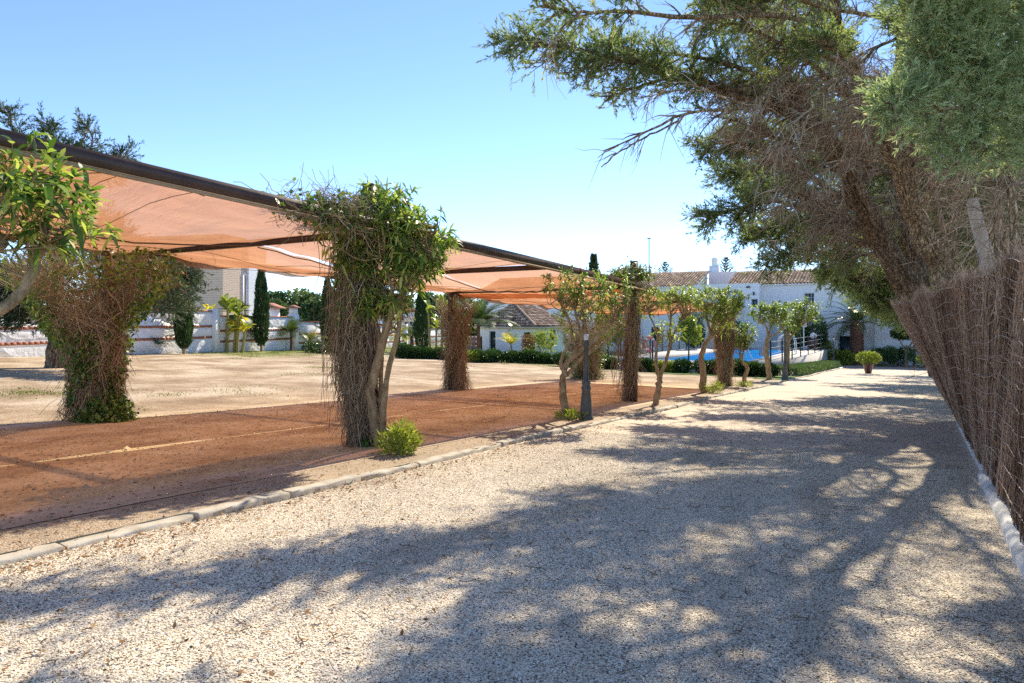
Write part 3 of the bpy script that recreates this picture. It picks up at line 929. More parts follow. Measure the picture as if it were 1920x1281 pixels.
# ------------------------------------------------------------------ climbing vines on the posts
def vine(label, u, v, prof, nst, nleaf, lz=(0, 3), basebush=0.0, off=(0, 0), seed=1, zf=None, top_tangle=None, leafy=(0.3, 0.9), hang=None):
    rg = np.random.default_rng(seed); nst = int(nst * 2.2)
    z0 = zg(u, v)
    r = thing('climbing_vine', label, 'climbing vine', (u, v, z0), 'climbing vines on the pergola posts')
    zp = np.array([p[0] for p in prof]); rp = np.array([p[1] for p in prof]); ox = np.array([p[2] for p in prof]); oy = np.array([p[3] for p in prof])
    K = 13
    a = rg.uniform(0, 2 * pi, nst); rad = rg.uniform(.35, 1.0, nst) ** .7
    top = rg.uniform(.55, 1, nst) * zp[-1]; bot = rg.uniform(0, .35, nst) ** 1.5 * zp[-1]
    bot[: nst // 2] = 0.0
    t = np.linspace(0, 1, K)
    Z = top[:, None] + (bot - top)[:, None] * t[None]
    A = a[:, None] + np.cumsum(rg.normal(0, .34, (nst, K)), 1)
    R = np.interp(Z, zp, rp) * rad[:, None] * (1 + .28 * np.sin(2 * A + 1.9 * Z + seed) + .16 * np.sin(5 * A - 3.1 * Z)) * (1 + .15 * np.cumsum(rg.normal(0, .35, (nst, K)), 1).clip(-1.5, 1.5))
    X = u + np.interp(Z, zp, ox) + R * np.cos(A) + rg.normal(0, .026, (nst, K)); Y = v + np.interp(Z, zp, oy) + R * np.sin(A) + rg.normal(0, .026, (nst, K))
    mb = MB()
    mb.tubes(np.stack([X, Y, z0 + Z], -1), np.repeat((.0018 + .006 * rg.random(nst) ** 2.5)[:, None], K, 1), 3, rg.random(nst))
    # fine cross tangle
    m = nst * 3
    i = rg.integers(0, nst, m); k = rg.integers(0, K - 1, m)
    B = np.stack([X[i, k], Y[i, k], z0 + Z[i, k]], -1)
    D = rg.normal(size=(m, 3)) * np.array([1, 1, .8]) + np.array([0, 0, -.5]); D = norm(D)
    L = rg.uniform(.08, .34, m)
    tt = np.linspace(0, 1, 5)[None, :, None]
    P = B[:, None] + D[:, None] * L[:, None, None] * tt + np.array([0, 0, -1.0]) * (L[:, None, None] * .7) * tt ** 2 + np.cumsum(rg.normal(0, .028, (m, 5, 3)), 1) * tt
    P[:, :, 2] = np.maximum(P[:, :, 2], z0 + .01)
    mb.tubes(P, np.repeat(rg.uniform(.0018, .004, m)[:, None], 5, 1), 3, rg.random(m))
    if hang is not None:
        for (hu, hv, hz, spread, cnt, len_) in hang:
            tt = np.linspace(0, 1, 9)
            b0 = np.array([u + hu, v + hv, z0 + hz]) + rg.normal(size=(cnt, 3)) * np.array(spread)
            ln = rg.uniform(.4, 1, cnt) * len_
            P = b0[:, None, :] + np.stack([np.cumsum(rg.normal(0, .035, (cnt, 9)), 1), np.cumsum(rg.normal(0, .035, (cnt, 9)), 1), -ln[:, None] * tt[None]], -1)
            P[:, :, 2] = np.maximum(P[:, :, 2], z0 + .015)
            mb.tubes(P, np.repeat(rg.uniform(.0025, .006, cnt)[:, None], 9, 1), 3, rg.random(cnt) * .8)
    if top_tangle:
        for (cu, cv, cz, sx, sy, sz, cnt) in top_tangle:
            b0 = np.array([u + cu, v + cv, z0 + cz]) + rg.normal(size=(cnt, 3)) * np.array([sx, sy, sz])
            D = norm(rg.normal(size=(cnt, 3)) * np.array([1, 1.3, .8])); L = rg.uniform(.15, .55, cnt)
            tt = np.linspace(0, 1, 6)[None, :, None]
            P = b0[:, None] + D[:, None] * L[:, None, None] * (tt - .5) + norm(rg.normal(size=(cnt, 3)))[:, None] * (L[:, None, None] * .5) * tt ** 2 + rg.normal(0, .015, (cnt, 6, 3))
            mb.tubes(P, np.repeat(rg.uniform(.0018, .0045, cnt)[:, None], 6, 1), 3, rg.random(cnt) * .9)
    obj('stems', mb, M['vine_stem'], r, kind='stuff')
    mb = MB()
    zz = lz[0] + (lz[1] - lz[0]) * rg.random(nleaf)
    A = rg.uniform(0, 2 * pi, nleaf)
    R = np.interp(zz, zp, rp) * rg.uniform(.95, 1.22, nleaf)
    cl = rg.normal(size=(24, 3))
    B = np.stack([u + np.interp(zz, zp, ox) + R * np.cos(A), v + np.interp(zz, zp, oy) + R * np.sin(A), z0 + zz], -1)
    # leaves gather in patches
    keep = (np.sin(A * 2 + zz * 3.1 + seed) + np.sin(zz * 5 - A * 3) + rg.normal(0, .6, nleaf)) > leafy[0] - .3
    B = B[keep]
    if basebush:
        n2 = int(900 * basebush)
        q = norm(rg.normal(size=(n2, 3))) * rg.uniform(.3, 1, n2)[:, None] ** .5 * np.array([.42, .42, .45]) * (basebush ** .4)
        q[:, 2] = np.abs(q[:, 2])
        B = np.vstack([B, np.array([u, v, z0 + .02]) + q])
    if top_tangle:
        for (cu, cv, cz, sx, sy, sz, cnt) in top_tangle:
            n3 = int(cnt * leafy[1] * 3)
            B = np.vstack([B, np.array([u + cu, v + cv, z0 + cz]) + rg.normal(size=(n3, 3)) * np.array([sx, sy, sz]) * .9])
    n = len(B)
    mb.leaves(B, rg.normal(size=(n, 3)) + np.array([0, 0, -.2]), rg.uniform(.045, .095, n), rg.uniform(.04, .07, n), rg.random(n) ** 1.3, .3, 2, [.35, 1.0, .1])
    obj('leaves', mb, M['vine_leaf'], r, kind='stuff')
    return r
# profile rows: height, radius, offset u, offset v
vine('dry vine curtain with green leafy top wrapped round the nearest front post', UF - .20, 7.15,
     [(0, .20, -.12, -.05), (.6, .17, -.16, -.02), (1.6, .27, -.30, .0), (2.3, .28, -.28, 0), (3.2, .22, -.15, 0)], 170, 420, (1.6, 3.2), .12, seed=11,
     top_tangle=[(.08, -.15, 3.2, .17, .24, .12, 300), (.30, -.95, 3.12, .11, .40, .11, 560), (.1, .1, 3.0, .16, .18, .2, 160)], leafy=(.3, .55),
     hang=[(-.42, -.1, 2.9, (.09, .10, .2), 110, 2.5), (-.30, .05, 2.4, (.13, .12, .3), 130, 2.1)])
vine('broad funnel-shaped vine full of leaves covering the nearest rear post', UR + .2, 6.5,
     [(0, .36, -.22, -.05), (.5, .34, -.22, -.05), (1.3, .48, -.24, -.05), (2.0, .78, -.3, -.08), (2.5, 1.15, -.3, -.1), (3.0, 1.5, -.35, -.1)], 330, 9000, (.3, 2.95), 1.6, seed=12,
     top_tangle=[(-.9, -.3, 2.6, .45, .45, .18, 420), (.65, .2, 2.6, .3, .35, .16, 260)], leafy=(.35, .3))
vine('narrow brown vine on the far front post with a green tuft on top', UF, 16.9,
     [(0, .13, -.18, 0), (.7, .15, -.10, 0), (1.6, .22, -.05, 0), (3.2, .26, -.02, 0)], 120, 260, (2.2, 3.2), 0, seed=13,
     top_tangle=[(-.02, -.05, 3.35, .24, .26, .12, 300), (0, -.75, 3.22, .12, .35, .09, 200)], leafy=(.3, 1.5), hang=[(-.28, -.1, 1.6, (.10, .10, .2), 60, 1.5)])
vine('straight brown vine column on the middle rear post', UR + .03, 17.1,
     [(0, .38, 0, 0), (.4, .33, 0, 0), (1.6, .36, 0, 0), (2.4, .45, 0, 0), (3.0, .68, 0, 0)], 300, 900, (.5, 2.9), .25, seed=14, leafy=(.6, .2))
vine('green-edged wide vine on the farthest rear post', UR + .03, 26.6,
     [(0, .75, 0, 0), (.5, .62, 0, 0), (1.4, .75, 0, 0), (2.2, 1.0, .1, 0), (2.9, 1.5, .25, 0)], 260, 3600, (.1, 2.9), 2.0, seed=15, leafy=(.1, .3))
vine('brown vine on the last front post behind the fourth small tree', UF, 26.5,
     [(0, .28, 0, 0), (.5, .27, 0, 0), (1.6, .30, 0, 0), (3.1, .4, 0, 0)], 300, 700, (1.7, 3.2), .35, seed=16, leafy=(.2, .3))

# ------------------------------------------------------------------ small trees by the kerb
def small_tree(label, stems, crowns, ntip, seed, leafL=.14, leafW=.032, perTip=11, rnd=(0, 1), sides=8, twig=.010, dark=1.4, single=0):
    rg = np.random.default_rng(seed)
    base = stems[0][0][0]
    r = thing('small_tree', label, 'tree', (base[0], base[1], base[2]), 'small pruned trees along the kerb')
    mb = MB(); allp = []
    for pts, r0, r1 in stems:
        P = spline(pts, 14)
        P = P + np.vstack([np.zeros(3), rg.normal(0, r0 * .12, (13, 3))])
        R = np.linspace(r0, r1, 14) * (1 + rg.normal(0, .05, 14))
        mb.tube(P, R, sides)
        allp.append(P[5:])
    obj('trunk', mb, M['tree_bark'], r, smooth=True)
    AP = np.vstack(allp)
    mb = MB(); lb = MB(); B = []; D = []
    TW = []; TR = []
    for c, rad, w in crowns:
        n = int(ntip * w)
        for _ in range(n):
            q = norm(rg.normal(size=3)) * rg.uniform(.25, 1) ** .45 * np.array(rad)
            tip = np.array(c) + q
            # start: stem point below and near
            dd = np.linalg.norm(AP - tip, axis=1) + np.maximum(0, AP[:, 2] - tip[2] + .05) * 3
            i = rg.choice(np.argsort(dd)[:5])
            b = AP[i]
            mid = (b + tip) / 2 + rg.normal(0, .06, 3) + np.array([0, 0, -.12 * np.linalg.norm(tip - b)])
            P = spline([b, mid, tip], 6)
            TW.append(P); TR.append(np.linspace(min(.022, twig * (1 + .8 * np.linalg.norm(tip - b))), twig * .35, 6))
            d = norm(P[-1] - P[-3]); d = norm(d + np.array([0, 0, .5]))
            # pruned upright shoots at the tip
            for s in range(rg.integers(1, 4)):
                ds = norm(d + rg.normal(0, .45, 3)); L = rg.uniform(.08, .30) * (leafL / .14)
                Q = spline([tip, tip + ds * L * .6 + rg.normal(0, .01, 3), tip + ds * L], 6)
                TW.append(Q); TR.append(np.linspace(twig * .5, twig * .3, 6))
                m = rg.integers(int(perTip * .5), perTip + 1)
                tt = rg.uniform(.15, 1.0, m) ** .6
                pos = tip + ds * (L * tt)[:, None]
                ld = norm(rg.normal(size=(m, 3)) + ds * .9)
                B.append(pos); D.append(ld)
    mb.tubes(np.array(TW), np.array(TR), 4, rg.random(len(TW)))
    obj('branches', mb, M['tree_bark'], r)
    B = np.vstack(B); D = np.vstack(D); n = len(B)
    LL_, WW_, HH_, DD_ = rg.uniform(.55, 1.15, n) * leafL, rg.uniform(.7, 1.2, n) * leafW, rnd[0] + (rnd[1] - rnd[0]) * rg.random(n) ** dark, rg.uniform(.05, .7, n)
    near = np.argsort(np.linalg.norm(B - np.array([0, 0, HC]), axis=1) - LL_ * 8)[:single]
    rest = np.setdiff1d(np.arange(n), near)
    lb.leaves(B[rest], D[rest], LL_[rest], WW_[rest], HH_[rest], DD_[rest], 3, fold=.25)
    for q in near:
        l1 = MB(); l1.leaves(B[q:q + 1], D[q:q + 1], LL_[q:q + 1], WW_[q:q + 1], HH_[q], DD_[q], 3, fold=.25)
        obj('leaf', l1, M['lance_leaf'], r)
    obj('crown', lb, M['lance_leaf'], r, kind='stuff')
    return r
def S(pts, d, r0, r1, ground=False, jit=0.0):
    out = [ray(x, y, d + (jit * math.sin(i * 2.1) if i else 0)) for i, (x, y) in enumerate(pts)]
    if ground:
        out[0][2] = zg(out[0][0], out[0][1])
    return (out, r0, r1)
d = 5.5
b0 = np.array([-6.15, 1.55, zg(-6.15, 1.55)])
st = [([b0, b0 + np.array([0, .1, .9]), ray(-95, 625, 5.0), ray(0, 582, 5.25), ray(40, 548, 5.4), ray(60, 512, 5.45), ray(70, 488, 5.5)], .065, .035),
      S([(70, 488), (64, 455), (58, 425)], d, .028, .014), S([(70, 488), (85, 465), (120, 442), (150, 425)], d, .028, .010), S([(85, 465), (85, 430), (95, 395)], d, .022, .010),
      S([(-95, 625), (-60, 540), (-20, 480), (10, 460)], 5.2, .05, .02), S([(-20, 480), (-10, 420), (10, 370)], 5.2, .03, .012), S([(10, 460), (-30, 400), (-60, 350)], 5.3, .03, .012)]
small_tree('nearest small tree, bent pale trunk and glossy lance leaves, cut by the left picture edge', st,
           [(ray(75, 415, 5.5), (.42, .42, .30), 1), (ray(15, 400, 5.3), (.40, .40, .42), .8), (ray(-90, 400, 5.3), (.5, .5, .5), .8)], 38, 21, .16, .044, 11, (.0, 1), dark=1.1, single=300)
d = 9.5
st = [S([(716, 842), (700, 785), (694, 726), (712, 670), (733, 591), (760, 538), (772, 480)], d, .088, .026, True), S([(718, 830), (720, 760), (726, 705), (743, 635), (752, 582), (764, 525), (768, 455)], d, .05, .02),
      S([(708, 810), (713, 740), (716, 660), (702, 590), (690, 520)], d + .1, .04, .018), S([(733, 591), (715, 540), (680, 480), (650, 430)], d, .035, .014), S([(764, 525), (800, 470), (820, 420)], d, .025, .012), S([(716, 655), (735, 560), (720, 480)], d - .2, .03, .012)]
small_tree('tall dense small tree beside the nearest vine-wrapped front post, dark leaves and forked trunk', st,
           [(ray(718, 425, d), (.62, .52, .42), 1.0), (ray(778, 455, d), (.42, .45, .38), .7), (ray(665, 440, d), (.45, .45, .36), .5), (ray(735, 530, d), (.42, .4, .34), .35), (ray(770, 510, d), (.3, .3, .25), .3), (ray(722, 575, d), (.36, .34, .3), .3), (ray(690, 500, d), (.36, .34, .3), .3)], 95, 22, .175, .036, 14, (.05, 1), dark=1.15, single=300)
d = 13.4
st = [S([(1061, 788), (1056, 740), (1057, 692)], d, .085, .065, True), S([(1057, 695), (1052, 677), (1072, 627), (1063, 590), (1044, 562)], d, .05, .016), S([(1058, 690), (1064, 676), (1090, 641), (1081, 597), (1075, 570)], d, .05, .016),
      S([(1060, 692), (1070, 674), (1106, 647), (1131, 622), (1164, 586), (1178, 562)], d, .05, .014), S([(1062, 705), (1096, 668), (1147, 633), (1160, 610)], d, .04, .014), S([(1106, 647), (1098, 615), (1086, 595)], d, .03, .014)]
small_tree('small tree with spreading bare limbs around the short lamp post', st,
           [(ray(1062, 545, d), (.42, .4, .36), .9), (ray(1110, 560, d), (.5, .4, .36), .9), (ray(1155, 570, d), (.36, .36, .38), .7), (ray(1080, 600, d), (.4, .4, .2), .2)], 44, 23, .14, .030, 10, (.1, .9))
d = 17.1
st = [S([(1228, 762), (1234, 735), (1237, 708)], d, .085, .07, True), S([(1236, 708), (1230, 680), (1231, 655), (1233, 628), (1219, 594)], d, .05, .016), S([(1238, 708), (1249, 675), (1256, 648), (1257, 614), (1258, 585)], d, .05, .016), S([(1256, 648), (1268, 615), (1290, 590)], d, .03, .012), S([(1219, 594), (1212, 580)], d, .02, .012)]
small_tree('two-stemmed small tree with sparse yellow-tipped crown right of the far front post', st,
           [(ray(1222, 570, d), (.28, .3, .28), .6), (ray(1262, 568, d), (.42, .36, .26), 1), (ray(1293, 565, d), (.25, .25, .22), .5), (ray(1255, 628, d), (.32, .3, .26), .6)], 40, 24, .14, .030, 10, (.3, 1), dark=.9)
d = 21.7
st = [S([(1320, 738), (1318, 720), (1317, 695), (1315, 668), (1324, 644), (1334, 630)], d, .12, .06, True), S([(1334, 630), (1326, 600), (1322, 570)], d, .05, .02), S([(1335, 632), (1349, 616), (1356, 600)], d, .04, .02), S([(1334, 630), (1338, 600), (1345, 575)], d, .04, .02)]
small_tree('bushy round-crowned small tree with kinked trunk in front of the last pergola post', st,
           [(ray(1325, 572, d), (.52, .5, .46), 1), (ray(1365, 572, d), (.5, .5, .5), 1), (ray(1345, 610, d), (.5, .4, .35), .4)], 62, 25, .17, .036, 11, (.15, 1), dark=1.1)
d = 25.9
st = [S([(1394, 726), (1395, 712), (1401, 689), (1391, 676), (1388, 660), (1392, 640)], d, .10, .03, True), S([(1391, 676), (1395, 655), (1400, 635)], d, .03, .015)]
small_tree('smallest young tree with thin crooked stem and grey leaves', st,
           [(ray(1397, 632, d), (.38, .36, .40), 1), (ray(1390, 652, d), (.25, .25, .18), .3)], 46, 26, .18, .04, 11, (0, .7))
d = 31.4
st = [S([(1442, 714), (1440, 678), (1437, 651), (1440, 631)], d, .13, .085, True), S([(1440, 631), (1437, 613), (1427, 602)], d, .05, .025), S([(1440, 633), (1445, 615), (1448, 600)], d, .05, .025), S([(1438, 634), (1457, 625), (1467, 612)], d, .045, .02)]
small_tree('smooth-trunked small tree with forked top left of the dark lamp post', st,
           [(ray(1437, 592, d), (.65, .55, .48), 1), (ray(1458, 594, d), (.5, .5, .42), .6)], 62, 27, .22, .05, 11, (.05, .85))
d = 36.0
st = [S([(1477, 704), (1476, 667), (1478, 641), (1478, 620)], d, .14, .09, True), S([(1479, 640), (1490, 621), (1498, 608)], d, .06, .03), S([(1478, 626), (1473, 612), (1466, 600)], d, .05, .03)]
small_tree('farthest small tree of the kerb row, wide yellowish crown over two limbs', st,
           [(ray(1484, 590, d), (.8, .7, .70), 1), (ray(1510, 590, d), (.55, .5, .55), .6), (ray(1484, 620, d), (.45, .4, .3), .25)], 66, 28, .24, .055, 11, (.15, .95))
# ------------------------------------------------------------------ heather fence
FV0, FV1 = 2.2, 17.4
def lean(v):
    t = max(0.0, (v - 8.0) / (FV1 - 8.0))
    return 0.17 - 1.36 * t ** 1.25
FH = 2.44
def fpt(v, h, off=0.0):
    """point on the heather fence: v along it, h share of the height, off out towards the drive"""
    return np.array([FU + lean(v) * h - off + .05 * sin(v * 1.7) * h, v, zg(FU, v) + .06 + h * (FH - .012 * max(0, 13 - v) + .05 * sin(v * 2.3) + .04 * sin(v * 5.1))])
fr = thing('heather_fence', 'brown heather brushwood fence leaning over the driveway, tied with rows of wire', 'fence', (FU, 9.0, zg(FU, 9.0)))
mb = MB()
vs = np.linspace(FV0, FV1, 50); hs = np.linspace(0, .985, 9)
A = np.array([[fpt(v, h, 0.0) for h in hs] for v in vs]); Bk = np.array([[fpt(v, h, -.07) for h in hs] for v in vs])
mb.grid(A, flip=True); mb.grid(Bk)
mb.grid(np.stack([A[:, -1], Bk[:, -1]], 1), flip=True); mb.grid(np.stack([A[-1], Bk[-1]], 1)); mb.grid(np.stack([A[0], Bk[0]], 1))
obj('backing_mat', mb, M['reed_back'], fr)
rg = np.random.default_rng(41)
n = 15000
v = FV0 + (FV1 - FV0) * rg.random(n) ** .9
h0 = np.where(rg.random(n) < .16, 0, rg.uniform(0, .85, n)); h1 = np.clip(h0 + rg.uniform(.12, .45, n), 0, 1.0) + rg.normal(0, .012, n)
tops = rg.random(n) < .16
h1 = np.where(tops, rg.uniform(.93, 1.035, n), h1); h0 = np.where(tops, h1 - rg.uniform(.12, .4, n), h0)
dv = rg.normal(0, .20, n)
off = rg.uniform(.0, .055, n)
# clumped bundles: strands gather in tufts
off += .035 * (np.sin(v * 9 + 3 * np.sin(v * 2.1)) + np.sin(v * 23)) * .5
K = 5
P = np.empty((n, K, 3))
wob = np.cumsum(rg.normal(0, .024, (n, K)), 1)
for k in range(K):
    s = k / (K - 1)
    for i in range(n):
        P[i, k] = fpt(v[i] + dv[i] * (s - .5) + wob[i, k], h0[i] + (h1[i] - h0[i]) * s, off[i] + .012 * sin(7 * s + i))
R = np.linspace(1, .5, K)[None] * rg.uniform(.0025, .0062, n)[:, None]
tone = np.clip(.44 + .34 * np.sin(v * 6 + np.sin(v * 1.3) * 4) * .6 + rg.normal(0, .2, n), 0, 1)
order = np.argsort(np.linalg.norm(P[:, 2] - np.array([0, 0, HC]), axis=1))
sel = order[::14][:280]
rest = np.setdiff1d(np.arange(n), sel)
mb = MB(); mb.tubes(P[rest], R[rest], 3, tone[rest])
# wispy side twigs
m = 16000
i = rg.integers(0, n, m); k = rg.integers(1, K, m)
B = P[i, k]; D = rg.normal(size=(m, 3)) * np.array([.35, .5, .3]) + np.array([-.12, 0, .8])
mb.blades(B, D, rg.uniform(.06, .22, m), .005, np.clip(tone[i] + .1, 0, 1), .1)
obj('brushwood', mb, M['reed'], fr, kind='stuff')
for q in sel:
    mb = MB(); mb.tubes(P[q:q + 1], R[q:q + 1] * 1.25, 4, [min(1, tone[q] + .15)])
    obj('heather_stem', mb, M['reed'], fr)
for hq in np.arange(.07, .99, .083):
    mb = MB(); vs = np.linspace(FV0, FV1 - .02, 60)
    mb.tube([fpt(x, hq + .003 * sin(x * 3 + hq * 40), .075 + .002 * sin(x * 11 + hq * 30)) for x in vs], .0042, 4)
    obj('wire', mb, M['wire'], fr)
# low white plinth at its foot
pw = thing('low_wall', 'low white painted plinth along the foot of the heather fence', 'low wall', (FU, 8, zg(FU, 8)))
for nm, va, vb, wd, hh in (('footing', 1.5, 10.05, .13, .11), ('footing', 10.08, 17.2, .07, .10)):
    mb = MB(); vs = np.arange(va, vb + .01, .3)
    prof = [(-wd, -.1), (-wd - .015, hh * .6), (-wd + .03, hh), (.05, hh + .01), (.08, -.1)]
    g = np.array([[[FU + x + rg.normal() * .003, y, zg(FU, y) - .03 + z + (rg.normal() * .003 if z > 0 else 0)] for x, z in prof] for y in vs])
    mb.grid(g, .5); mb.add(g[0], [[0, 1, 2, 3, 4]], .5); mb.add(g[-1], [[4, 3, 2, 1, 0]], .5)
    obj(nm, mb, M['plinth'], pw)

# ------------------------------------------------------------------ cypress row on the right
def bark_tube(mb, P, R, rg, sides=40, rings=90):
    # furrowed trunk: ridges run up the stem, broken into plates
    Q = spline(P, rings); RR = np.interp(np.linspace(0, 1, rings), np.linspace(0, 1, len(R)), R)
    s0 = len(mb.V); mb.tube(Q, RR, sides)
    V = mb.V[s0].reshape(rings, sides, 3)
    a = np.arange(sides)[None] * 2 * pi / sides; L = np.concatenate([[0], np.cumsum(np.linalg.norm(np.diff(Q, axis=0), axis=1))])[:, None]
    ph = rg.uniform(0, 6, 6)
    w = a + .35 * np.sin(L * 1.1 + ph[0]) + .12 * np.sin(L * 4.3 + ph[1])
    rid = 1 - np.abs(np.sin(w * 6.5 + .5 * np.sin(L * 2.3 + ph[2]))) ** .6
    rid2 = 1 - np.abs(np.sin(w * 11 + 1.2 * np.sin(L * 3.1 + ph[3]))) ** .7
    plate = .5 + .5 * np.sin(L * 9 + 4 * np.sin(a * 3 + ph[4]))
    lump = .10 * np.sin(a * 2 + L * .9 + ph[5]) + .07 * np.sin(a * 3 - L * 1.7)
    disp = lump + .16 - .36 * rid - .18 * rid2 + .05 * plate + rg.normal(0, .022, (rings, sides))
    V += (V - Q[:, None, :]) * disp[..., None]
def limbs_to_tree(name, label, trunks, limbs, seed, bark, leaf, group='old cypresses behind the heather fence', base=None, lscale=1.0, cat='tree'):
    """trunks: [(pts, r0, r1)], limbs: [(pts, r0, live0, live1, nsec, seclen, density, mode)]"""
    rg = np.random.default_rng(seed)
    base = base if base is not None else trunks[0][0][0]
    r = thing(name, label, cat, base, group)
    for pts, r0, r1 in trunks:
        n = 22
        P = spline(pts, n); P[1:] += rg.normal(0, r0 * .10, (n - 1, 3))
        R = np.linspace(r0, r1, n) * (1 + rg.normal(0, .07, n))
        mb = MB(); bark_tube(mb, P, R, rg)
        obj('trunk', mb, bark, r)
        # bark strips standing proud
    LB = MB(); SB = MB(); DB = MB()
    BL = [[], [], [], [], []]
    T3 = []; R3 = []; T3d = []; R3d = []
    for pts, r0, l0, l1, ns, slen, dens, mode in limbs:
        n = 20
        P = spline(pts, n); P[1:] += np.cumsum(rg.normal(0, .012, (n - 1, 3)), 0)
        LB.tube(P, np.linspace(r0, max(.008, r0 * .18), n), 7, rg.uniform(.3, .7))
        LL = np.sum(np.linalg.norm(np.diff(P, axis=0), axis=1))
        tan = np.gradient(P, axis=0); tan = norm(tan)
        for _ in range(ns):
            t = rg.uniform(.06, 1.0) if mode != 'dead' else rg.uniform(.15, 1)
            x = t * (n - 1); i = min(int(x), n - 2); p = P[i] + (P[i + 1] - P[i]) * (x - i)
            live = l0 <= t <= l1
            td = tan[i]
            rnd_ = rg.normal(size=3); rnd_ -= td * np.dot(rnd_, td); rnd_ = norm(rnd_)
            if mode == 'dead':
                dd = norm(td * .8 + rnd_ * .55 + np.array([0, 0, -.15])); L = slen * rg.uniform(.3, 1) * (1.1 - .6 * t)
            elif mode == 'up':
                dd = norm(td * .55 + rnd_ * .7 + np.array([0, 0, .35])); L = slen * rg.uniform(.45, 1) * (1.1 - .5 * t)
            else:
                dd = norm(td * .75 + rnd_ * .75 + np.array([0, 0, .05])); L = slen * rg.uniform(.45, 1) * (1.1 - .5 * t)
            tt = np.linspace(0, 1, 7)[:, None]
            sagv = np.array([0, 0, -.18 if live else -.28]) * L
            C = p + dd * L * tt + sagv * tt ** 2 + np.vstack([np.zeros(3), np.cumsum(rg.normal(0, .018 * L, (6, 3)), 0)])
            rr = np.linspace(min(r0 * .35, .022), .004, 7)
            (T3 if live else T3d).append(C); (R3 if live else R3d).append(rr)
            m = max(2, int(dens * L * (20 if live else 16)))
            ss = rg.uniform(.12 if live else .1, 1.0, m)
            xi = ss * 6; ii = np.minimum(xi.astype(int), 5)
            b = C[ii] + (C[ii + 1] - C[ii]) * (xi - ii)[:, None]
            sd = norm(C[-1] - C[0])
            q = rg.normal(size=(m, 3)); d3 = norm(sd * .75 + q * .62 + np.array([0, 0, .22 if live else -.12]))
            l3 = rg.uniform(.14, .40, m) * lscale * (1 if live else 1.25)
            tt4 = np.linspace(0, 1, 4)[None, :, None]
            c3 = b[:, None] + d3[:, None] * l3[:, None, None] * tt4 + rg.normal(0, .02, (m, 4, 3)) * tt4 + np.array([0, 0, -.1]) * (l3[:, None, None] * tt4 ** 2)
            (T3 if live else T3d).extend([]) 
            if live:
                nb = 26
                s4 = rg.uniform(.1, 1, (m, nb))
                Bp = b[:, None] + d3[:, None] * (l3[:, None] * s4)[..., None]
                Dp = norm(d3[:, None] * .8 + rg.normal(size=(m, nb, 3)) * .33)
                hue = np.clip(rg.normal(.42, .2) + rg.normal(0, .17, (m, nb)) , 0, 1)
                BL[0].append(Bp.reshape(-1, 3)); BL[1].append(Dp.reshape(-1, 3))
                BL[2].append((rg.uniform(.04, .11, (m, nb)) * lscale).ravel()); BL[3].append((rg.uniform(.010, .019, (m, nb)) * lscale).ravel()); BL[4].append(hue.ravel())
                DB.tubes(c3[::2], np.repeat(np.array([[.004, .003, .002, .001]]), len(c3[::2]), 0), 3, np.full(len(c3[::2]), .3))
            else:
                DB.tubes(c3, np.repeat(np.array([[.0045, .0035, .0025, .0012]]) * (.8 + .4 * lscale), m, 0), 3, np.clip(rg.normal(.5, .25, m), 0, 1))
    if T3:
        SB.tubes(np.array(T3), np.array(R3), 4, rg.uniform(.1, .5, len(T3)))
    if T3d:
        SB.tubes(np.array(T3d), np.array(R3d), 4, np.clip(rg.normal(.5, .25, len(T3d)), 0, 1))
    if LB.n: obj('limbs', LB, bark, r, smooth=True)
    if SB.n: obj('branches', SB, M['dead_twig'], r, kind='stuff')
    if DB.n: obj('twigs', DB, M['dead_twig'], r, kind='stuff')
    if BL[0]:
        mb = MB()
        mb.blades(np.vstack(BL[0]), np.vstack(BL[1]), np.concatenate(BL[2]), np.concatenate(BL[3]), np.concatenate(BL[4]), .12, .5)
        obj('crown', mb, leaf, r, kind='stuff')
    return r
def rp(*a):
    return [ray(x, y, d) for x, y, d in a]
def onground(p, u, v):
    return [np.array([u, v, zg(u, v) - .1])] + p

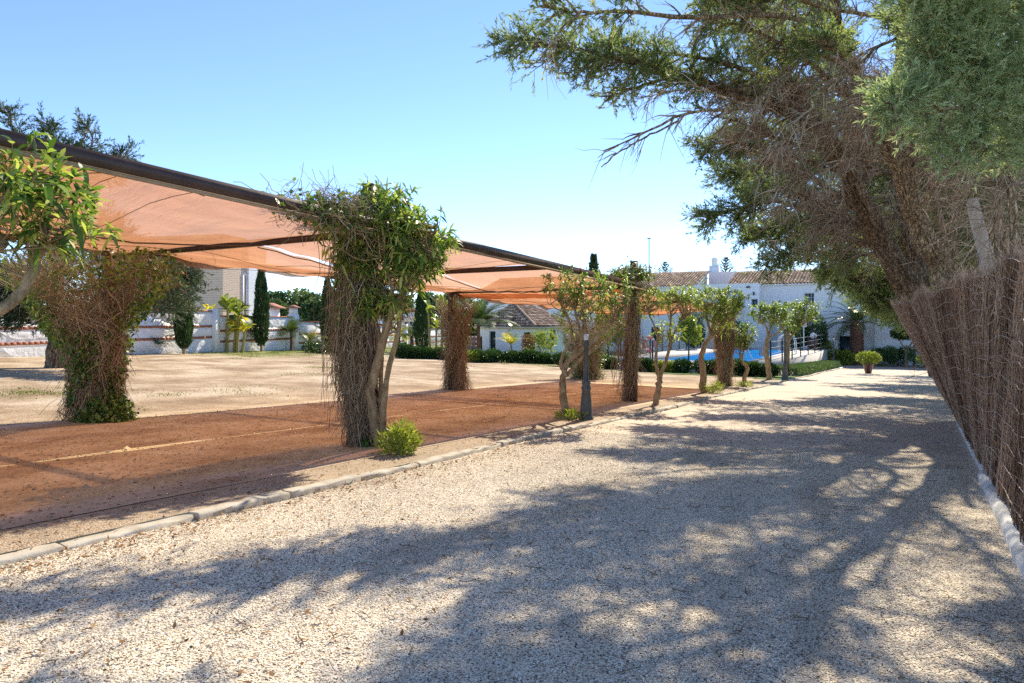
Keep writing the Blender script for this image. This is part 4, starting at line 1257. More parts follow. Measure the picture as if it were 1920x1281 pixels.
# tree A: the leaning dark trunk left of the fence end; its limbs reach out over the driveway
tA = onground(rp((1765, 620, 16.4), (1722, 560, 16.2), (1665, 480, 15.6), (1640, 425, 15), (1600, 350, 14.4), (1560, 280, 13.8), (1515, 205, 13.2), (1470, 150, 12.6)), 1.9, 18.7)
tA2 = rp((1740, 590, 16.6), (1722, 500, 16.8), (1700, 420, 17), (1685, 330, 17.2), (1680, 200, 17.5), (1690, 40, 17.8), (1700, -150, 18))
LA = [
    (rp((1540, 245, 13.5), (1420, 190, 12.6), (1300, 150, 11.6), (1180, 120, 10.8), (1070, 102, 10.3), (965, 82, 10)), .07, .35, 1, 95, .85, 1.0, 'live'),
    (rp((1500, 200, 13), (1380, 178, 12), (1270, 150, 11.4), (1180, 168, 11), (1112, 186, 10.8)), .05, .45, 1, 34, .55, 1.0, 'live'),
    (rp((1560, 250, 13.2), (1450, 150, 12.6), (1350, 110, 12), (1240, 95, 11.4), (1120, 98, 10.6)), .06, .25, .95, 70, .85, 1.1, 'live'),
    (rp((1520, 215, 13.2), (1440, 195, 13), (1350, 150, 12.6), (1290, 165, 12)), .05, .3, 1, 40, .6, 1.0, 'live'),
    (rp((1640, 420, 15), (1520, 330, 15.5), (1430, 280, 16), (1370, 270, 16), (1318, 274, 16)), .07, .45, 1, 95, 1.0, 1.0, 'live'),
    (rp((1650, 440, 15.3), (1540, 400, 16), (1450, 380, 17), (1380, 392, 17.5), (1320, 415, 17.5)), .07, .45, 1, 100, 1.0, 1.0, 'live'),
    (rp((1660, 470, 15.6), (1560, 430, 16.5), (1480, 330, 17), (1420, 300, 17.5)), .06, .3, 1, 95, 1.1, 1.0, 'live'),
    (rp((1600, 350, 14.4), (1530, 240, 14.5), (1480, 150, 14.5), (1440, 60, 14.3), (1400, -60, 14)), .08, .2, 1, 95, 1.2, 1.0, 'up'),
    (rp((1560, 280, 13.8), (1480, 270, 13.6), (1400, 235, 13.5), (1330, 215, 13.2)), .04, .9, 1, 60, .9, .9, 'dead'),
    (rp((1590, 330, 14.2), (1500, 300, 14.2), (1420, 290, 14), (1360, 250, 14)), .04, 1.1, 1.2, 28, .9, .9, 'dead'),
    (rp((1640, 425, 15), (1560, 400, 14.6), (1480, 360, 14.3), (1420, 350, 14)), .04, .8, 1, 60, .8, .9, 'dead'),
    (rp((1610, 370, 14.5), (1640, 260, 14.2), (1610, 150, 14), (1560, 60, 13.8), (1540, -50, 13.6)), .07, .5, 1, 70, 1.0, 1.0, 'up'),
]
def dead_limbs(P, n, seed, rad=(1.2, 3.2), bias=(-.35, -.2, -.05), dens=.8):
    rg = np.random.default_rng(seed); out = []
    S_ = spline(P, 30)
    for _ in range(n):
        b = S_[rg.integers(5, 29)]; dd = norm(rg.normal(size=3) * np.array([1, 1, .55]) + np.array(bias)); L = rg.uniform(*rad)
        m = b + dd * L * .5 + rg.normal(0, .15, 3)
        if b[2] + dd[2] * L - .25 * L < 2.6 or b[0] + dd[0] * L < -3.6: continue
        e = b + dd * L + np.array([0, 0, -.25 * L]) + rg.normal(0, .2, 3)
        out.append(([b, m, e], rg.uniform(.012, .03), 1.1, 1.2, 22, .75, dens, 'dead'))
    return out
LA += [(rp((1690, 330, 17.2), (1570, 300, 18), (1430, 325, 18.5), (1350, 320, 18.5)), .06, .25, 1, 90, 1.1, 1.0, 'live'), (rp((1700, 400, 17), (1570, 430, 18.5), (1460, 430, 19.5), (1385, 440, 19.5)), .06, .25, 1, 90, 1.1, 1.0, 'live'),
       (rp((1705, 450, 17), (1600, 480, 18), (1510, 470, 19), (1440, 488, 19)), .05, .3, 1, 70, 1.0, .9, 'live'), (rp((1685, 250, 17.4), (1560, 230, 18), (1450, 250, 18.5), (1370, 240, 18.5)), .06, .25, 1, 90, 1.1, 1.0, 'live'),
       (rp((1690, 160, 17.5), (1580, 140, 17.5), (1480, 180, 17.5), (1400, 170, 17.5)), .06, .25, 1, 80, 1.2, .9, 'live'), (rp((1690, 40, 17.8), (1560, 20, 17), (1450, 40, 16.5), (1350, 20, 16)), .06, .25, 1, 80, 1.2, .9, 'live')]
LA += dead_limbs(tA[3:], 14, 511) + dead_limbs(tA2[1:], 18, 512)
limbs_to_tree('cypress_tree', 'old cypress with dark leaning trunk at the fence end, long limbs reaching over the driveway', [(tA, .28, .085), (tA2, .19, .06)], LA, 51, M['cyp_bark'], M['cyp_leaf'])
# tree B: paler trunk rising behind the fence
tB = onground(rp((1775, 530, 14), (1742, 470, 13.6), (1715, 400, 13.2), (1690, 330, 12.8), (1650, 240, 12.4), (1612, 165, 12), (1580, 90, 11.6), (1560, -40, 11.2)), 1.1, 16.6)
LB_ = [
    (rp((1600, 130, 11.6), (1520, 100, 10.4), (1450, 168, 9.6), (1380, 205, 9.3), (1290, 216, 9.1), (1210, 252, 8.9), (1124, 292, 8.7)), .045, 1.1, 1.2, 26, .7, .35, 'dead'),
    (rp((1270, 228, 9.05), (1215, 262, 8.9), (1165, 290, 8.8), (1130, 306, 8.75)), .014, 1.1, 1.2, 5, .3, .3, 'dead'),
    (rp((1400, 195, 9.35), (1330, 175, 9.4), (1260, 185, 9.4), (1225, 200, 9.4)), .016, 1.1, 1.2, 16, .5, .5, 'dead'),
    (rp((1590, 60, 11.2), (1450, 30, 10), (1320, 32, 9.2), (1180, 22, 8.7), (1090, 20, 8.5), (1015, 4, 8.3)), .05, .5, 1, 52, .6, .8, 'live'),
    (rp((1180, 20, 8.7), (1100, 30, 8.5), (1055, 55, 8.4), (1020, 100, 8.35), (985, 140, 8.3)), .014, .3, .5, 12, .35, .5, 'dead'),
    (rp((1570, 20, 11), (1420, -20, 10), (1380, -45, 9.6), (1300, -50, 9.2)), .06, .2, 1, 90, .8, 1.0, 'live'),
    (rp((1560, -20, 11), (1480, -110, 10), (1420, -150, 9.6), (1360, -150, 9.2)), .06, .1, 1, 90, 1.0, 1.0, 'live'),
    (rp((1640, 220, 12.3), (1560, 150, 11.5), (1480, 90, 10.8), (1400, 50, 10.3), (1330, 40, 10)), .05, .35, 1, 60, .8, .9, 'live'),
    (rp((1690, 330, 12.8), (1640, 200, 11.5), (1600, 120, 10.4), (1560, 95, 9.6), (1535, 90, 9.2)), .035, .62, 1, 60, .55, 1.2, 'up'),
    (rp((1680, 310, 12.6), (1600, 300, 12), (1530, 330, 11.6), (1470, 350, 11.3)), .03, 1.1, 1.2, 28, .9, .8, 'dead'),
    (rp((1715, 400, 13.1), (1790, 300, 12), (1850, 220, 11), (1900, 150, 10)), .04, 1.1, 1.2, 28, 1.0, .9, 'dead'),
    (rp((1660, 260, 12.4), (1700, 150, 11.5), (1720, 60, 10.8), (1740, -40, 10)), .05, .45, 1, 70, 1.0, 1.0, 'up'),
    (rp((1690, 330, 12.8), (1760, 260, 12.4), (1800, 180, 12), (1800, 60, 11.5)), .05, .5, 1, 70, 1.0, 1.0, 'up'),
    (rp((1720, 60, 8.5), (1640, 95, 8.3), (1560, 170, 8.2), (1500, 240, 8.2), (1460, 275, 8.2)), .02, 1.1, 1.2, 28, .6, .6, 'dead'),
    (rp((1740, 200, 9), (1660, 175, 8.8), (1560, 210, 8.8), (1490, 220, 8.8)), .02, 1.1, 1.2, 28, .7, .7, 'dead'),
]
LB_ += dead_limbs(tB[3:], 16, 521)
limbs_to_tree('cypress_tree', 'cypress with thick pale flaking trunk just behind the fence, dead bare branch hanging left', [(tB, .205, .07), (rp((1716, 405, 13.2), (1714, 350, 13.2), (1712, 300, 13.1), (1705, 200, 13)), .07, .04)], LB_, 52, M['cyp_bark_light'], M['cyp_leaf'])
# tree C: fresh grey green boughs near the right edge
tC = [np.array([2.1, 9.6, zg(2, 9.6) - .1]), np.array([2.0, 9.7, 2.2]), np.array([1.8, 9.5, 4.5]), np.array([1.6, 9.3, 7.0])]
LC = [
    (rp((2000, 20, 9.5), (1900, 30, 8.4), (1800, 60, 7.6), (1720, 45, 7)), .04, .2, 1, 72, .6, 1.7, 'live'),
    (rp((2000, 110, 9), (1900, 110, 8), (1820, 110, 7.3), (1740, 100, 6.9)), .04, .15, 1, 72, .5, 1.7, 'live'),
    (rp((2010, 150, 8.6), (1930, 140, 7.8), (1850, 135, 7.3), (1760, 140, 7)), .03, .15, 1, 50, .35, 2.3, 'live'),
    (rp((2020, 250, 8.8), (1920, 235, 8), (1820, 225, 7.3), (1740, 215, 6.9), (1695, 208, 6.7)), .04, .12, 1, 85, .5, 1.7, 'live'),
    (rp((2000, 290, 8.6), (1900, 270, 7.8), (1820, 270, 7.2), (1750, 262, 6.9)), .03, .12, 1, 45, .4, 1.7, 'live'),
    (rp((1960, -40, 8.6), (1850, -30, 7.7), (1760, -20, 7.1), (1690, -40, 6.7)), .04, .1, 1, 72, .65, 1.6, 'live'),
    (rp((1960, 330, 9.5), (1880, 320, 9), (1820, 300, 8.6), (1760, 310, 8.4)), .02, 1.1, 1.2, 28, .6, .9, 'dead'),
    (rp((1980, 400, 10.5), (1900, 370, 10), (1830, 340, 9.6), (1770, 330, 9.4)), .02, 1.1, 1.2, 28, .7, .9, 'dead'),
    (rp((1900, 20, 10), (1760, 100, 9.6), (1650, 180, 9.3), (1560, 260, 9.1)), .022, 1.1, 1.2, 28, .6, .8, 'dead'),
    ([np.array([1.6, 9.4, 5.5]), np.array([.3, 8.9, 6.2]), np.array([-1.2, 8.3, 6.5]), np.array([-2.4, 7.8, 6.4])], .06, .2, 1, 70, 1.1, .65, 'live'),
    ([np.array([1.6, 9.4, 5.0]), np.array([.5, 7.5, 5.6]), np.array([-.8, 6.0, 6.0]), np.array([-1.6, 5.0, 6.1])], .06, .2, 1, 70, 1.1, .65, 'live'),
    ([np.array([1.6, 9.4, 6.0]), np.array([1.2, 7.0, 6.6]), np.array([.6, 5.2, 6.8]), np.array([.2, 3.8, 6.7])], .06, .2, 1, 70, 1.1, .65, 'live'),
    ([np.array([1.6, 9.4, 6.5]), np.array([.4, 10.5, 7.4]), np.array([-1.0, 11.3, 8.0]), np.array([-2.2, 12.2, 8.2])], .06, .2, 1, 90, 1.2, .8, 'live'),
]
limbs_to_tree('cypress_tree', 'cypress at the right picture edge with soft grey-green hanging boughs', [(tC, .26, .10)], LC, 53, M['cyp_bark_light'], M['cyp_leaf_grey'], lscale=.85)
# bleached snag and thin bare stems
sn = thing('dead_tree', 'bleached grey dead stub standing behind the fence between the thicket stems', 'dead tree', (1.9, 13.2, zg(1.9, 13.2)))
mb = MB(); mb.tube(spline(onground(rp((1853, 520, 11.4), (1846, 470, 11.4), (1830, 410, 11.4), (1822, 372, 11.4)), *ray(1856, 600, 11.4)[:2]), 14), np.linspace(.13, .085, 14), 10, cap=True)
obj('trunk', mb, M['snag'], sn, smooth=True)
rg = np.random.default_rng(77)
stems = [((1905, 560, 11), (1880, 440, 11), (1865, 360, 11), (1862, 200, 11)), ((1885, 560, 10.5), (1870, 470, 10.5), (1868, 400, 10.5), (1900, 250, 10)), ((1800, 560, 13.8), (1790, 440, 13.8), (1812, 360, 13.8), (1840, 300, 13.6)),
         ((1930, 500, 9.5), (1900, 400, 9.6), (1890, 320, 9.7), (1920, 200, 9.8)), ((1835, 560, 14.5), (1765, 420, 15), (1740, 300, 15), (1745, 150, 15))]
for k, s in enumerate(stems):
    P = rp(*s); P[0][2] = zg(P[0][0], P[0][1]) - .05
    t = thing('bare_sapling', ['bare straight stem with rough bark right of the bleached stub', 'thin forked bare stem close to the bleached stub', 'slender curved bare stem between the pale trunk and the stub', 'bare stem rising at the right edge of the picture', 'bare dark stem just right of the pale trunk'][k], 'tree stem', P[0], 'bare stems behind the heather fence')
    mb = MB(); mb.tube(spline(P, 14), np.linspace([.10, .05, .05, .08, .09][k], .025, 14), 8)
    obj('trunk', mb, M['cyp_bark_light'], t, smooth=True)
    T = []
    for _ in range(60):
        b = spline(P, 14)[rg.integers(4, 13)]
        dd = norm(rg.normal(size=3) + np.array([-.3, -.2, .1])); L = rg.uniform(.4, 1.3)
        T.append(b + dd * L * np.linspace(0, 1, 6)[:, None] + np.array([0, 0, -.25 * L]) * np.linspace(0, 1, 6)[:, None] ** 2 + np.vstack([np.zeros(3), np.cumsum(rg.normal(0, .03, (5, 3)), 0)]))
    mb = MB(); mb.tubes(np.array(T), np.repeat(np.linspace(.009, .002, 6)[None], 60, 0), 3, np.clip(rg.normal(.6, .2, 60), 0, 1))
    obj('twigs', mb, M['dead_twig'], t, kind='stuff')
# trees further down the row
def auto_limbs(top, n, zlo, zhi, rlo, rhi, rg, live0=.35, nsec=26, slen=1.2, dens=.6, bias=(0, 0)):
    L = []
    for _ in range(n):
        z = rg.uniform(zlo, zhi); a = rg.uniform(0, 2 * pi); rr = rlo + (rhi - rlo) * (z - zlo) / (zhi - zlo); rr *= rg.uniform(.75, 1.1)
        b = np.array([top[0], top[1], z])
        e = b + np.array([cos(a) * rr + bias[0] * rr, sin(a) * rr + bias[1] * rr, rr * rg.uniform(.0, .35)])
        m = (b + e) / 2 + np.array([0, 0, -.08 * rr]) + rg.normal(0, .12, 3)
        L.append(([b, m, e], .045, live0, 1, nsec, slen, dens, 'live'))
    return L
rows = [(1.6, 24.5, 'cypress with low dense green skirt behind the leaning fence end', 3.7, .55), (2.0, 32.0, 'cypress whose low boughs hang over the pale house wall', 4.2, .6), (2.4, 41.0, 'cypress in the middle of the row towards the house', 4.2, .6), (2.8, 50.0, 'last cypress of the row, next to the round clipped tree', 3.8, .62)]
for k, (u, v, lab, rad, ls) in enumerate(rows):
    rg = np.random.default_rng(90 + k)
    z0 = zg(u, v)
    L = auto_limbs((u - .4, v), 30 if k == 0 else 28, z0 + (4.6 if k == 0 else 5.0), z0 + 9.6, 4.7, 2.8, rg, .3, 32, 1.3, .5, (-.5, 0))
    if k == 0:
        L += [(rp((1700, 530, 24), (1640, 535, 23.5), (1590, 515, 23.5), (1545, 500, 23.5)), .05, .1, 1, 60, .9, .8, 'live'), (rp((1710, 570, 24), (1670, 575, 23.5), (1630, 560, 23.5)), .05, .1, 1, 50, .7, .8, 'live'),
              (rp((1690, 520, 24), (1600, 500, 24), (1530, 480, 24), (1490, 478, 24)), .05, .15, 1, 50, .9, .8, 'live'), (rp((1700, 540, 24), (1630, 520, 24), (1570, 525, 24)), .04, .1, 1, 50, .7, .8, 'live'), (rp((1690, 480, 24), (1600, 440, 24), (1500, 430, 24), (1420, 445, 24)), .05, .3, 1, 55, .9, .8, 'live')]
    if k == 1:
        L += [(rp((1730, 580, 31), (1670, 570, 30), (1620, 550, 30)), .05, .1, 1, 50, 1.0, .7, 'live'), (rp((1740, 610, 31), (1700, 595, 30.5), (1665, 590, 30.5)), .05, .1, 1, 40, .7, .7, 'live')]
    limbs_to_tree('cypress_tree', lab, [([np.array([u, v, z0 - .1]), np.array([u - .2, v, z0 + 4]), np.array([u - .4, v, z0 + 9])], .32, .08)], L, 60 + k, M['cyp_bark'], M['cyp_leaf'], lscale=1.5 if k < 1 else 1.9)
# dark thicket behind the fence
th = thing('thicket', 'tangle of dead brown twigs and sparse green behind the trunks at the right', 'thicket', (3.0, 24, zg(3, 24)))
rg = np.random.default_rng(95)
n = 1500
b = np.column_stack([rg.uniform(1.0, 4.5, n), rg.uniform(15, 36, n), rg.uniform(0, 6.8, n)])
D = norm(rg.normal(size=(n, 3)) + np.array([-.5, -.2, .3])); L = rg.uniform(.6, 2.0, n)
tt = np.linspace(0, 1, 6)[None, :, None]
P = b[:, None] + D[:, None] * L[:, None, None] * tt + np.array([0, 0, -.3]) * L[:, None, None] * tt ** 2 + np.cumsum(rg.normal(0, .03, (n, 6, 3)), 1)
mb = MB(); mb.tubes(P, np.repeat(np.linspace(.014, .003, 6)[None], n, 0), 3, np.clip(rg.normal(.4, .25, n), 0, 1))
m = 16000
i = rg.integers(0, n, m); k = rg.integers(1, 6, m)
B = P[i, k]; D = norm(rg.normal(size=(m, 3)) + np.array([-.2, 0, -.2])); L = rg.uniform(.15, .5, m)
tt = np.linspace(0, 1, 4)[None, :, None]
mb.tubes(B[:, None] + D[:, None] * L[:, None, None] * tt + rg.normal(0, .02, (m, 4, 3)) * tt, np.repeat(np.array([[.005, .004, .003, .0015]]), m, 0), 3, np.clip(rg.normal(.45, .25, m), 0, 1))
obj('twigs', mb, M['dead_twig'], th, kind='stuff')
mb = MB()
m = 70000
c = np.column_stack([rg.uniform(1.2, 5.5, 900), rg.uniform(19, 42, 900), rg.uniform(-.8, 8.5, 900)])
i = rg.integers(0, 900, m)
mb.blades(c[i] + rg.normal(size=(m, 3)) * .35, rg.normal(size=(m, 3)) + np.array([0, 0, .4]), rg.uniform(.10, .24, m), rg.uniform(.02, .04, m), np.clip(rg.normal(.35, .2, m), 0, 1), .1, .5)
obj('foliage', mb, M['cyp_leaf'], th, kind='stuff')
# ------------------------------------------------------------------ walls and roofs with openings
def wall(mb, a, b, z0, z1, holes=(), th=.28, rnd=.5, reveal=None):
    """vertical wall face from a to b (2D); its front looks right of the walk a->b; holes: (s0, s1, z0, z1) along the wall"""
    a = np.asarray(a, float); b = np.asarray(b, float)
    L = np.linalg.norm(b - a); d = (b - a) / L; nrm = np.array([d[1], -d[0]])
    ss = sorted(set([0, L] + [h[0] for h in holes] + [h[1] for h in holes])); zs = sorted(set([z0, z1] + [h[2] for h in holes] + [h[3] for h in holes]))
    def p(s, z, dep=0.0):
        q = a + d * s - nrm * dep
        return [q[0], q[1], z]
    for i in range(len(ss) - 1):
        for j in range(len(zs) - 1):
            sm_, zm = (ss[i] + ss[i + 1]) / 2, (zs[j] + zs[j + 1]) / 2
            if any(h[0] < sm_ < h[1] and h[2] < zm < h[3] for h in holes):
                continue
            mb.add([p(ss[i], zs[j]), p(ss[i + 1], zs[j]), p(ss[i + 1], zs[j + 1]), p(ss[i], zs[j + 1])], [[0, 1, 2, 3]], rnd)
    for s0, s1, h0, h1 in holes:
        for q in ((p(s0, h0), p(s0, h1), p(s0, h1, th), p(s0, h0, th)), (p(s1, h1), p(s1, h0), p(s1, h0, th), p(s1, h1, th)), (p(s0, h1), p(s1, h1), p(s1, h1, th), p(s0, h1, th)), (p(s1, h0), p(s0, h0), p(s0, h0, th), p(s1, h0, th))):
            mb.add(q, [[0, 1, 2, 3]], rnd)
def wpt(a, b, s, z, out=0.0):
    a = np.asarray(a, float); b = np.asarray(b, float); d = (b - a) / np.linalg.norm(b - a)
    q = a + d * s + np.array([d[1], -d[0]]) * out
    return np.array([q[0], q[1], z])
def window_unit(root, a, b, h, dep, nx, nz, frame_m, glass_m, name='window', bars=None):
    s0, s1, z0, z1 = h
    mb = MB()
    w = .06
    for (x0, x1, y0, y1) in ((s0, s1, z0, z0 + w), (s0, s1, z1 - w, z1), (s0, s0 + w, z0 + w, z1 - w), (s1 - w, s1, z0 + w, z1 - w)):
        mb.beam(wpt(a, b, x0, (y0 + y1) / 2, -dep), wpt(a, b, x1, (y0 + y1) / 2, -dep), .06, y1 - y0)
    for i in range(1, nx):
        x = s0 + (s1 - s0) * i / nx
        mb.beam(wpt(a, b, x - .02, (z0 + z1) / 2, -dep), wpt(a, b, x + .02, (z0 + z1) / 2, -dep), .045, z1 - z0 - 2 * w)
    for i in range(1, nz):
        z = z0 + (z1 - z0) * i / nz
        mb.beam(wpt(a, b, s0 + w, z, -dep), wpt(a, b, s1 - w, z, -dep), .05, .04)
    f = obj(name, mb, frame_m, root)
    mb = MB(); mb.beam(wpt(a, b, s0 + .01, (z0 + z1) / 2, -dep - .05), wpt(a, b, s1 - .01, (z0 + z1) / 2, -dep - .05), .01, z1 - z0 - .02)
    obj('pane', mb, glass_m, f)
    return f
def tile_slope(mb, e0, e1, upv, S, a0=0.0, a1=None, w=.23, cl=.38, rg=RNG):
    """barrel tiles: eave e0->e1, up-slope unit vector upv, slope length S, ridge spans a0..a1 along the eave"""
    e0 = np.asarray(e0, float); e1 = np.asarray(e1, float); L = np.linalg.norm(e1 - e0); d = (e1 - e0) / L
    if a1 is None: a1 = L
    nrm = np.cross(d, upv)
    if nrm[2] < 0: nrm = -nrm
    n = int(L / w); w = L / n
    prof = [(-.46, -.03), (-.34, .08), (-.12, .13), (.12, .13), (.34, .08), (.46, -.03)]
    for i in range(n):
        a = (i + .5) * w
        m = S
        if a < a0: m = S * a / a0
        elif a > a1: m = S * (L - a) / (L - a1)
        k = max(1, int(m / cl))
        for c in range(k):
            s0, s1 = c * cl - .03, min(m, (c + 1) * cl)
            r = np.clip(rg.normal(.48, .2), 0, 1)
            V = []
            for s, lift, sc in ((s0, .035, 1.0), (s1, .005, .86)):
                for x, h in prof:
                    V.append(e0 + d * (a + x * w * sc) + upv * s + nrm * (h * (1.0 if sc == 1 else .85) + lift))
            mb.add(V, [[j, j + 1, 6 + j + 1, 6 + j] for j in range(5)] + [[0, 1, 2, 3, 4, 5][::-1]] if False else [[j, j + 1, 7 + j, 6 + j] for j in range(5)], r)
def roof_slab(mb, pts, th=.10):
    P = np.asarray(pts, float); n = len(P)
    mb.add(np.vstack([P, P - np.array([0, 0, th])]), [list(range(n))] , .2)
    mb.add(P - np.array([0, 0, th]), [list(range(n))[::-1]], .2)
    for i in range(n):
        j = (i + 1) % n
        mb.add([P[i], P[j], P[j] - np.array([0, 0, th]), P[i] - np.array([0, 0, th])], [[3, 2, 1, 0]], .3)

# ------------------------------------------------------------------ main house
FVV = 68.0
hs_ = thing('white_house', 'long white two-storey farmhouse with brown barrel tile roofs at the end of the driveway', 'house', (-8, FVV, zg(-8, FVV)))
zb = zg(-8, 68) - .3
A, B = (-16.0, FVV), (12.0, FVV)
wn1 = (6.82, 7.66, 2.97, 4.12); gr1 = (9.75, 10.85, zb + .3, .15)
mb = MB(); wall(mb, A, B, zb, 5.06, [wn1, gr1], .35); wall(mb, (12, FVV), (12, FVV + 9), zb, 5.06); wall(mb, (-16, FVV + 9), (-16, FVV), zb, 5.06)
obj('right_wing_wall', mb, M['white_wall'], hs_)
window_unit(hs_, A, B, (wn1[0], wn1[1], wn1[2], wn1[3]), .25, 3, 3, M['white_plastic'], M['glass'])
mb = MB(); mb.beam(wpt(A, B, gr1[0], (gr1[2] + gr1[3]) / 2, -.3), wpt(A, B, gr1[1], (gr1[2] + gr1[3]) / 2, -.3), .03, gr1[3] - gr1[2])
dr = obj('door', mb, M['glass'], hs_)
mb = MB()
for i in range(9):
    x = gr1[0] - .06 + (gr1[1] - gr1[0] + .12) * i / 8
    mb.beam(wpt(A, B, x, gr1[2] + .05, .06), wpt(A, B, x, gr1[3] + .05, .06), .03, .03)
for z in np.linspace(gr1[2] + .1, gr1[3] + .02, 4):
    mb.beam(wpt(A, B, gr1[0] - .08, z, .06), wpt(A, B, gr1[1] + .08, z, .06), .036, .036)
obj('grille', mb, M['dark_green'], dr)
mb = MB(); mb.box(wpt(A, B, 8.55, 1.38, .06), (.16, .12, .18)); mb.box(wpt(A, B, 8.55, 1.10, .06), (.16, .12, .18))
obj('wall_lamp', mb, M['lamp_metal'], hs_)
mb = MB(); wall(mb, (-3.4, FVV - .5), (3.5, FVV - .5), zb, 1.9); wall(mb, (-3.4, FVV), (-3.4, FVV - .5), zb, 1.9); wall(mb, (3.5, FVV - .5), (3.5, FVV), zb, 1.9); mb.add([[-3.4, FVV - .5, 1.9], [3.5, FVV - .5, 1.9], [3.5, FVV, 1.9], [-3.4, FVV, 1.9]], [[0, 1, 2, 3]])
obj('front_bay', mb, M['white_wall'], hs_)
# right wing roof
ang = math.atan2(1.5, 4.2); up = np.array([0, cos(ang), sin(ang)])
sl_ = 4.2 / cos(ang)
mb = MB(); roof_slab(mb, [(-16.2, FVV - .3, 4.99), (12.3, FVV - .3, 4.99), (12.3, FVV + 4.1, 6.57), (-16.2, FVV + 4.1, 6.57)])
rf = obj('roof', mb, M['white_wall'], hs_)
mb = MB(); tile_slope(mb, (-16.2, FVV - .35, 5.0), (12.3, FVV - .35, 5.0), up, sl_ + .3, w=.30, cl=.42); obj('roof_tiles', mb, M['tile'], rf, kind='stuff')
# middle flat-roofed block and the lower terrace with arch
mb = MB()
MA, MBp = (-18.9, 66.2), (-12.8, 66.2)
dw = (5.35, 5.95, 2.85, 3.62)
wall(mb, MA, MBp, zb, 5.08, [dw], .3); wall(mb, MBp, (-12.8, 68), zb, 5.08); wall(mb, (-18.9, 68), MA, zb, 5.08)
mb.add([[-18.9, 66.2, 5.08], [-12.8, 66.2, 5.08], [-12.8, 70, 5.08], [-18.9, 70, 5.08]], [[0, 1, 2, 3]])
obj('middle_block', mb, M['white_wall'], hs_)
window_unit(hs_, MA, MBp, dw, .2, 1, 1, M['white_plastic'], M['glass'])
mb = MB(); mb.box(wpt(MA, MBp, 5.1, 4.72, .1), (.32, .16, .16)); mb.box(wpt(MA, MBp, 5.6, 4.1, .08), (.14, .12, .3)); obj('wall_lamp', mb, M['lamp_metal'], hs_)
mb = MB()
TA, TB = (-18.6, 64.9), (-11.8, 64.9)
# arch opening in the terrace wall
hole = (3.3, 5.0, zb + .3, .9)
wall(mb, TA, TB, zb, 2.85, [hole], .4); wall(mb, TB, (-11.8, 66.2), zb, 2.85); wall(mb, (-18.6, 66.2), TA, zb, 2.85)
mb.add([[-18.6, 64.9, 2.85], [-11.8, 64.9, 2.85], [-11.8, 66.2, 2.85], [-18.6, 66.2, 2.85]], [[0, 1, 2, 3]])
# arch spandrels
c0 = (hole[0] + hole[1]) / 2; rr = (hole[1] - hole[0]) / 2
for sgn in (-1, 1):
    pts = [wpt(TA, TB, c0 + sgn * rr, hole[3], .003)]
    for q in np.linspace(0, pi / 2, 9):
        pts.append(wpt(TA, TB, c0 + sgn * rr * cos(q), hole[3] - rr + rr * sin(q), .003))
    idx = list(range(len(pts)))
    mb.add(pts, [idx if sgn > 0 else idx[::-1]])
obj('terrace_wall', mb, M['white_wall'], hs_)
mb = MB(); mb.beam(wpt(TA, TB, hole[0], (hole[2] + hole[3]) / 2, -.6), wpt(TA, TB, hole[1], (hole[2] + hole[3]) / 2, -.6), .03, hole[3] - hole[2]); obj('door', mb, M['door_brown'], hs_)
# left wing
LV = 69.8
wa, wb_ = (-46.0, LV), (-19.9, LV)
mb = MB(); holes = [(21.5, 22.5, -.6, .9), (15, 16, -.6, .9), (24.0, 24.8, 2.6, 3.7)]
wall(mb, wa, wb_, zb, 5.24, holes, .3); wall(mb, wb_, (-19.9, LV + 5), zb, 5.24); 
mb.add([[-19.9, LV, 5.24], [-19.9, LV + 5, 5.24], [-19.9, LV + 5, 7.0]], [[0, 1, 2]])
obj('left_wing_wall', mb, M['white_wall'], hs_)
for h in holes:
    window_unit(hs_, wa, wb_, h, .2, 2, 3, M['dark_green'], M['glass'])
ang = math.atan2(1.75, 5.0); up = np.array([0, cos(ang), sin(ang)])
mb = MB(); roof_slab(mb, [(-46.3, LV - .3, 5.15), (-19.6, LV - .3, 5.15), (-19.6, LV + 5, 7.0), (-46.3, LV + 5, 7.0)])
rf = obj('roof', mb, M['white_wall'], hs_)
mb = MB(); tile_slope(mb, (-46.3, LV - .35, 5.16), (-19.6, LV - .35, 5.16), up, 5.3 / cos(ang), w=.30, cl=.42); obj('roof_tiles', mb, M['tile'], rf, kind='stuff')
mb = MB(); wall(mb, (-19.4, 73.5), (-13.9, 73.5), 3, 6.75); mb.bbox(-19.4, -13.9, 73.6, 77, 3, 6.76); obj('parapet_block', mb, M['pink_wall'], hs_)
ch = ray(1340, 512, 74.2)
mb = MB(); mb.box((ch[0], ch[1], 6.9), (.95, .95, 1.3)); cm_ = obj('chimney', mb, M['white_wall'], hs_)
mb = MB(); mb.lathe((ch[0], ch[1], 7.55), [(.33, 0), (.33, .52), (.37, .54), (.37, .60), (.30, .78), (.17, .90), (0.01, .95)], 16); obj('chimney_cap', mb, M['white_wall'], cm_, smooth=True)

